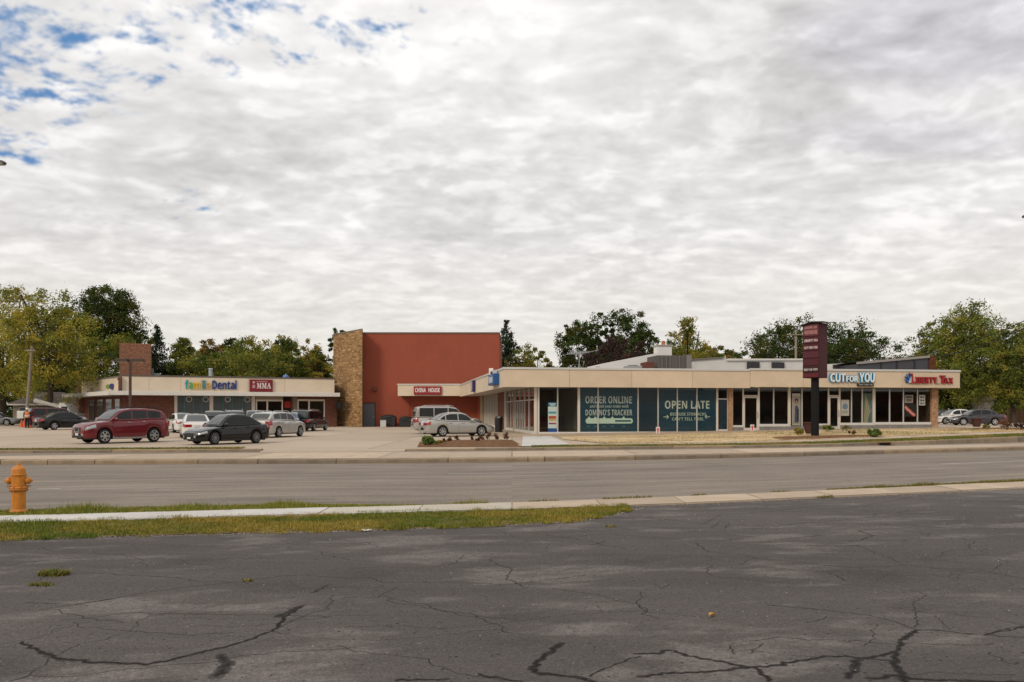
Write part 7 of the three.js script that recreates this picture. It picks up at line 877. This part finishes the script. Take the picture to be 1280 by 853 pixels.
{ // utility worker by the pole
  const d = 71.5, X = at(33.6, 0, d)[0], y = rise(X, d) + 0.004, t = thing('person', 'person in orange and white work vest and dark trousers standing by the utility pole', 'person', [X, y, -d], 0.3);
  // one continuous surface: rings swept along torso and limbs, joined where they meet
  const tubeRings = (rings, n = 12) => { const rows = rings.map(([x, yy, z, rx, rz]) => { const r = []; for (let i = 0; i <= n; i++) { const a = i / n * 6.2832; r.push([x + Math.cos(a) * rx, yy, z + Math.sin(a) * rz]); } return r; }); return gridGeo(rows); };
  const leg = (s) => tubeRings([[s * 0.10, 0.0, 0.05, 0.05, 0.12], [s * 0.10, 0.07, 0.02, 0.055, 0.10], [s * 0.10, 0.12, 0, 0.055, 0.06], [s * 0.10, 0.42, 0, 0.065, 0.07], [s * 0.095, 0.52, 0, 0.07, 0.075], [s * 0.085, 0.80, 0, 0.095, 0.10], [s * 0.06, 0.95, 0, 0.11, 0.12]]);
  const arm = (s) => tubeRings([[s * 0.17, 1.46, 0, 0.06, 0.07], [s * 0.235, 1.38, 0, 0.06, 0.065], [s * 0.265, 1.15, 0, 0.045, 0.05], [s * 0.26, 1.08, 0.02, 0.042, 0.045], [s * 0.24, 0.86, 0.10, 0.033, 0.035], [s * 0.235, 0.78, 0.12, 0.03, 0.045], [s * 0.235, 0.70, 0.13, 0.018, 0.03]]);
  const head = tubeRings([[0, 1.48, 0, 0.06, 0.065], [0, 1.55, 0.01, 0.062, 0.07], [0, 1.60, 0.02, 0.075, 0.09], [0, 1.67, 0.02, 0.08, 0.10], [0, 1.74, 0.01, 0.075, 0.095], [0, 1.78, 0, 0.04, 0.05]]);
  const torso = tubeRings([[0, 0.86, 0, 0.16, 0.11], [0, 0.98, 0, 0.165, 0.115], [0, 1.12, 0, 0.155, 0.11], [0, 1.30, 0, 0.185, 0.125], [0, 1.42, 0, 0.185, 0.11], [0, 1.48, 0, 0.09, 0.08], [0, 1.53, 0, 0.06, 0.065]]);
  part(t, 'body', merge([leg(1), leg(-1), arm(1), arm(-1), torso, head]), std([0.018, 0.018, 0.022], { roughness: 0.9 }));
  part(t, 'vest', tubeRings([[0, 0.92, 0, 0.185, 0.135], [0, 1.12, 0, 0.175, 0.13], [0, 1.30, 0, 0.205, 0.145], [0, 1.42, 0, 0.205, 0.13], [0, 1.475, 0, 0.12, 0.10]]), std([0.62, 0.20, 0.08], { roughness: 0.8 })); part(t, 'vest_stripe', tubeRings([[0, 1.05, 0, 0.19, 0.142], [0, 1.13, 0, 0.188, 0.142]]), std([0.7, 0.68, 0.65])); part(t, 'face', tubeRings([[0, 1.545, 0.03, 0.06, 0.06], [0, 1.62, 0.035, 0.077, 0.085], [0, 1.68, 0.03, 0.081, 0.094], [0, 1.70, 0.02, 0.07, 0.08]]), std([0.38, 0.22, 0.16])); part(t, 'hard_hat', tubeRings([[0, 1.69, 0.03, 0.12, 0.15], [0, 1.70, 0.02, 0.10, 0.12], [0, 1.77, 0.01, 0.095, 0.11], [0, 1.82, 0, 0.05, 0.06], [0, 1.83, 0, 0.002, 0.002]]), std([0.7, 0.69, 0.66], { roughness: 0.4 }));
}
{ // double-arm street lamps on the median; only the tips of their heads reach into view
  const lamp = (label, X, d, h, reach) => { const t = thing('street_lamp', label, 'lamp post', [X, MED_Y + 0.004, -d], 0, 'lamps on the median'), m = std([0.10, 0.095, 0.09], { roughness: 0.6 }); part(t, 'base', cyl(0.22, 0.18, 0.5, 0, 0, 0), m); part(t, 'pole', cyl(0.1, 0.06, h - 0.4, 0, 0.5, 0), m); for (const s of [-1, 1]) { part(t, 'arm', tube([[0, h - 0.25, 0], [s * reach * 0.35, h + 0.05, 0], [s * (reach - 0.65), h + 0.06, 0]], 0.035, 10), m); const g = new THREE.SphereGeometry(1, 16, 8, 0, 6.2832, 0, PI / 2); g.scale(0.42, 0.15, 0.16); g.translate(s * (reach - 0.42), h, 0); part(t, 'lamp_head', g, m); part(t, 'lens', rbox(s > 0 ? reach - 0.75 : -reach + 0.1, s > 0 ? reach - 0.1 : -reach + 0.75, h - 0.03, h - 0.002, -0.12, 0.12, 0.01), std([0.5, 0.48, 0.42])); } };
  { const d = 26.7, x = at(8, 0, d)[0]; lamp('tall double arm street lamp on the median opposite the fire hydrant', x - 2.0, d, at(0, 205, d)[1] - MED_Y, 2.0); }
  { const d = 37.6, x = at(1277.4, 0, d)[0]; lamp('tall double arm street lamp on the median beyond the row of shops', x + 2.0, d, at(0, 271.5, d)[1] - MED_Y, 2.0); }
}
{ // grit along the broken edge of the asphalt and on the pavement
  const r = rng(81), n = 5200, m = new THREE.InstancedMesh(new THREE.IcosahedronGeometry(1, 0), std([1, 1, 1], { roughness: 0.95 }), n), M = new THREE.Matrix4(), Q = new THREE.Quaternion(), E = new THREE.Euler(), c = new THREE.Color();
  for (let i = 0; i < n; i++) { let X, d; const q = r(); if (q < 0.55) { X = mix(-7.5, 2.2, r()); d = (X < -6.4 ? grassNear(-6.4) + (X + 6.4) * 0.25 : grassNear(X)) - 0.12 * r() * r() + 0.03; } else if (q < 0.75) { X = mix(1.8, 12, r()); d = walkNear(X) - 0.18 * r() * r(); } else { d = mix(4.5, 16, Math.sqrt(r())); X = (r() * 2 - 1) * 0.66 * d; if (d > grassNear(X) - 0.1 && X < 2.2 || d > walkNear(X) - 0.05) { X = mix(2.5, 9, r()); d = walkNear(X) - 0.3 * r(); } } const s = 0.003 + 0.007 * r() * r() * (q < 0.75 ? 1.2 : 0.9), k = 0.12 + 0.3 * r(); E.set(r() * 6, r() * 6, r() * 6); Q.setFromEuler(E); M.compose(new THREE.Vector3(X, s * 0.4, -d), Q, new THREE.Vector3(s, s * 0.7, s)); m.setMatrixAt(i, M); m.setColorAt(i, c.setRGB(k * 1.08, k * 0.95, k * 0.8)); }
  m.name = 'gravel'; m.userData = { kind: 'stuff', label: 'loose grit along the broken edge of the asphalt', category: 'gravel' }; scene.add(m);
}
{ // fallen leaf and bits of litter on the asphalt
  const [X, d] = gp(890, 771.5), t = thing('fallen_leaf', 'curled golden fallen leaf lying on the dark asphalt', 'leaf', [X, 0.002, -d], 0.7), rows = []; for (let i = 0; i <= 8; i++) { const u = i / 8, w = 0.028 * Math.sin(Math.PI * (0.08 + 0.88 * u)), r = []; for (let j = 0; j <= 6; j++) { const v = j / 3 - 1; r.push([(u - 0.5) * 0.085, 0.004 + 0.022 * v * v + 0.012 * Math.sin(u * 3), v * w]); } rows.push(r); } t.scale.setScalar(0.8); part(t, 'blade', gridGeo(rows), std([0.50, 0.27, 0.05], { roughness: 0.6 })); part(t, 'stalk', tube([[0.042, 0.006, 0], [0.06, 0.008, 0.004], [0.078, 0.006, 0.012]], 0.0018, 6, 5), std([0.3, 0.18, 0.06]));
  const [X2, d2] = gp(458, 664.5), p = thing('paper_scrap', 'crumpled white paper scrap at the edge of the grass strip', 'litter', [X2, 0.003, -d2], 0.2); const q = new THREE.PlaneGeometry(0.13, 0.05, 8, 4); q.rotateX(-Math.PI / 2); const pp = q.attributes.position, r = rng(4); for (let i = 0; i < pp.count; i++) pp.setY(i, 0.006 + 0.02 * r()); q.computeVertexNormals(); part(p, 'sheet', q, std([0.6, 0.6, 0.58]));
}
{ // unseen brick block added behind the viewer to darken the shop window reflections
  const b = thing('added_brick_block', 'added long low brown brick block out of view, darkening the shop window reflections', 'building', [0, -0.05, 24], 0); part(b, 'wall', box(-70, 170, 0, 5.2, 0, 12), darkBrickM); part(b, 'roof_edge', box(-70.3, 170.3, 5.2, 5.6, -0.5, 12.3), std([0.10, 0.08, 0.07])); for (let i = 0; i < 36; i++) part(b, 'window', box(-66 + i * 6.3, -62.6 + i * 6.3, 0.7, 3, -0.04, -0.003), carGlassM);
}
renderer.render(scene, camera);
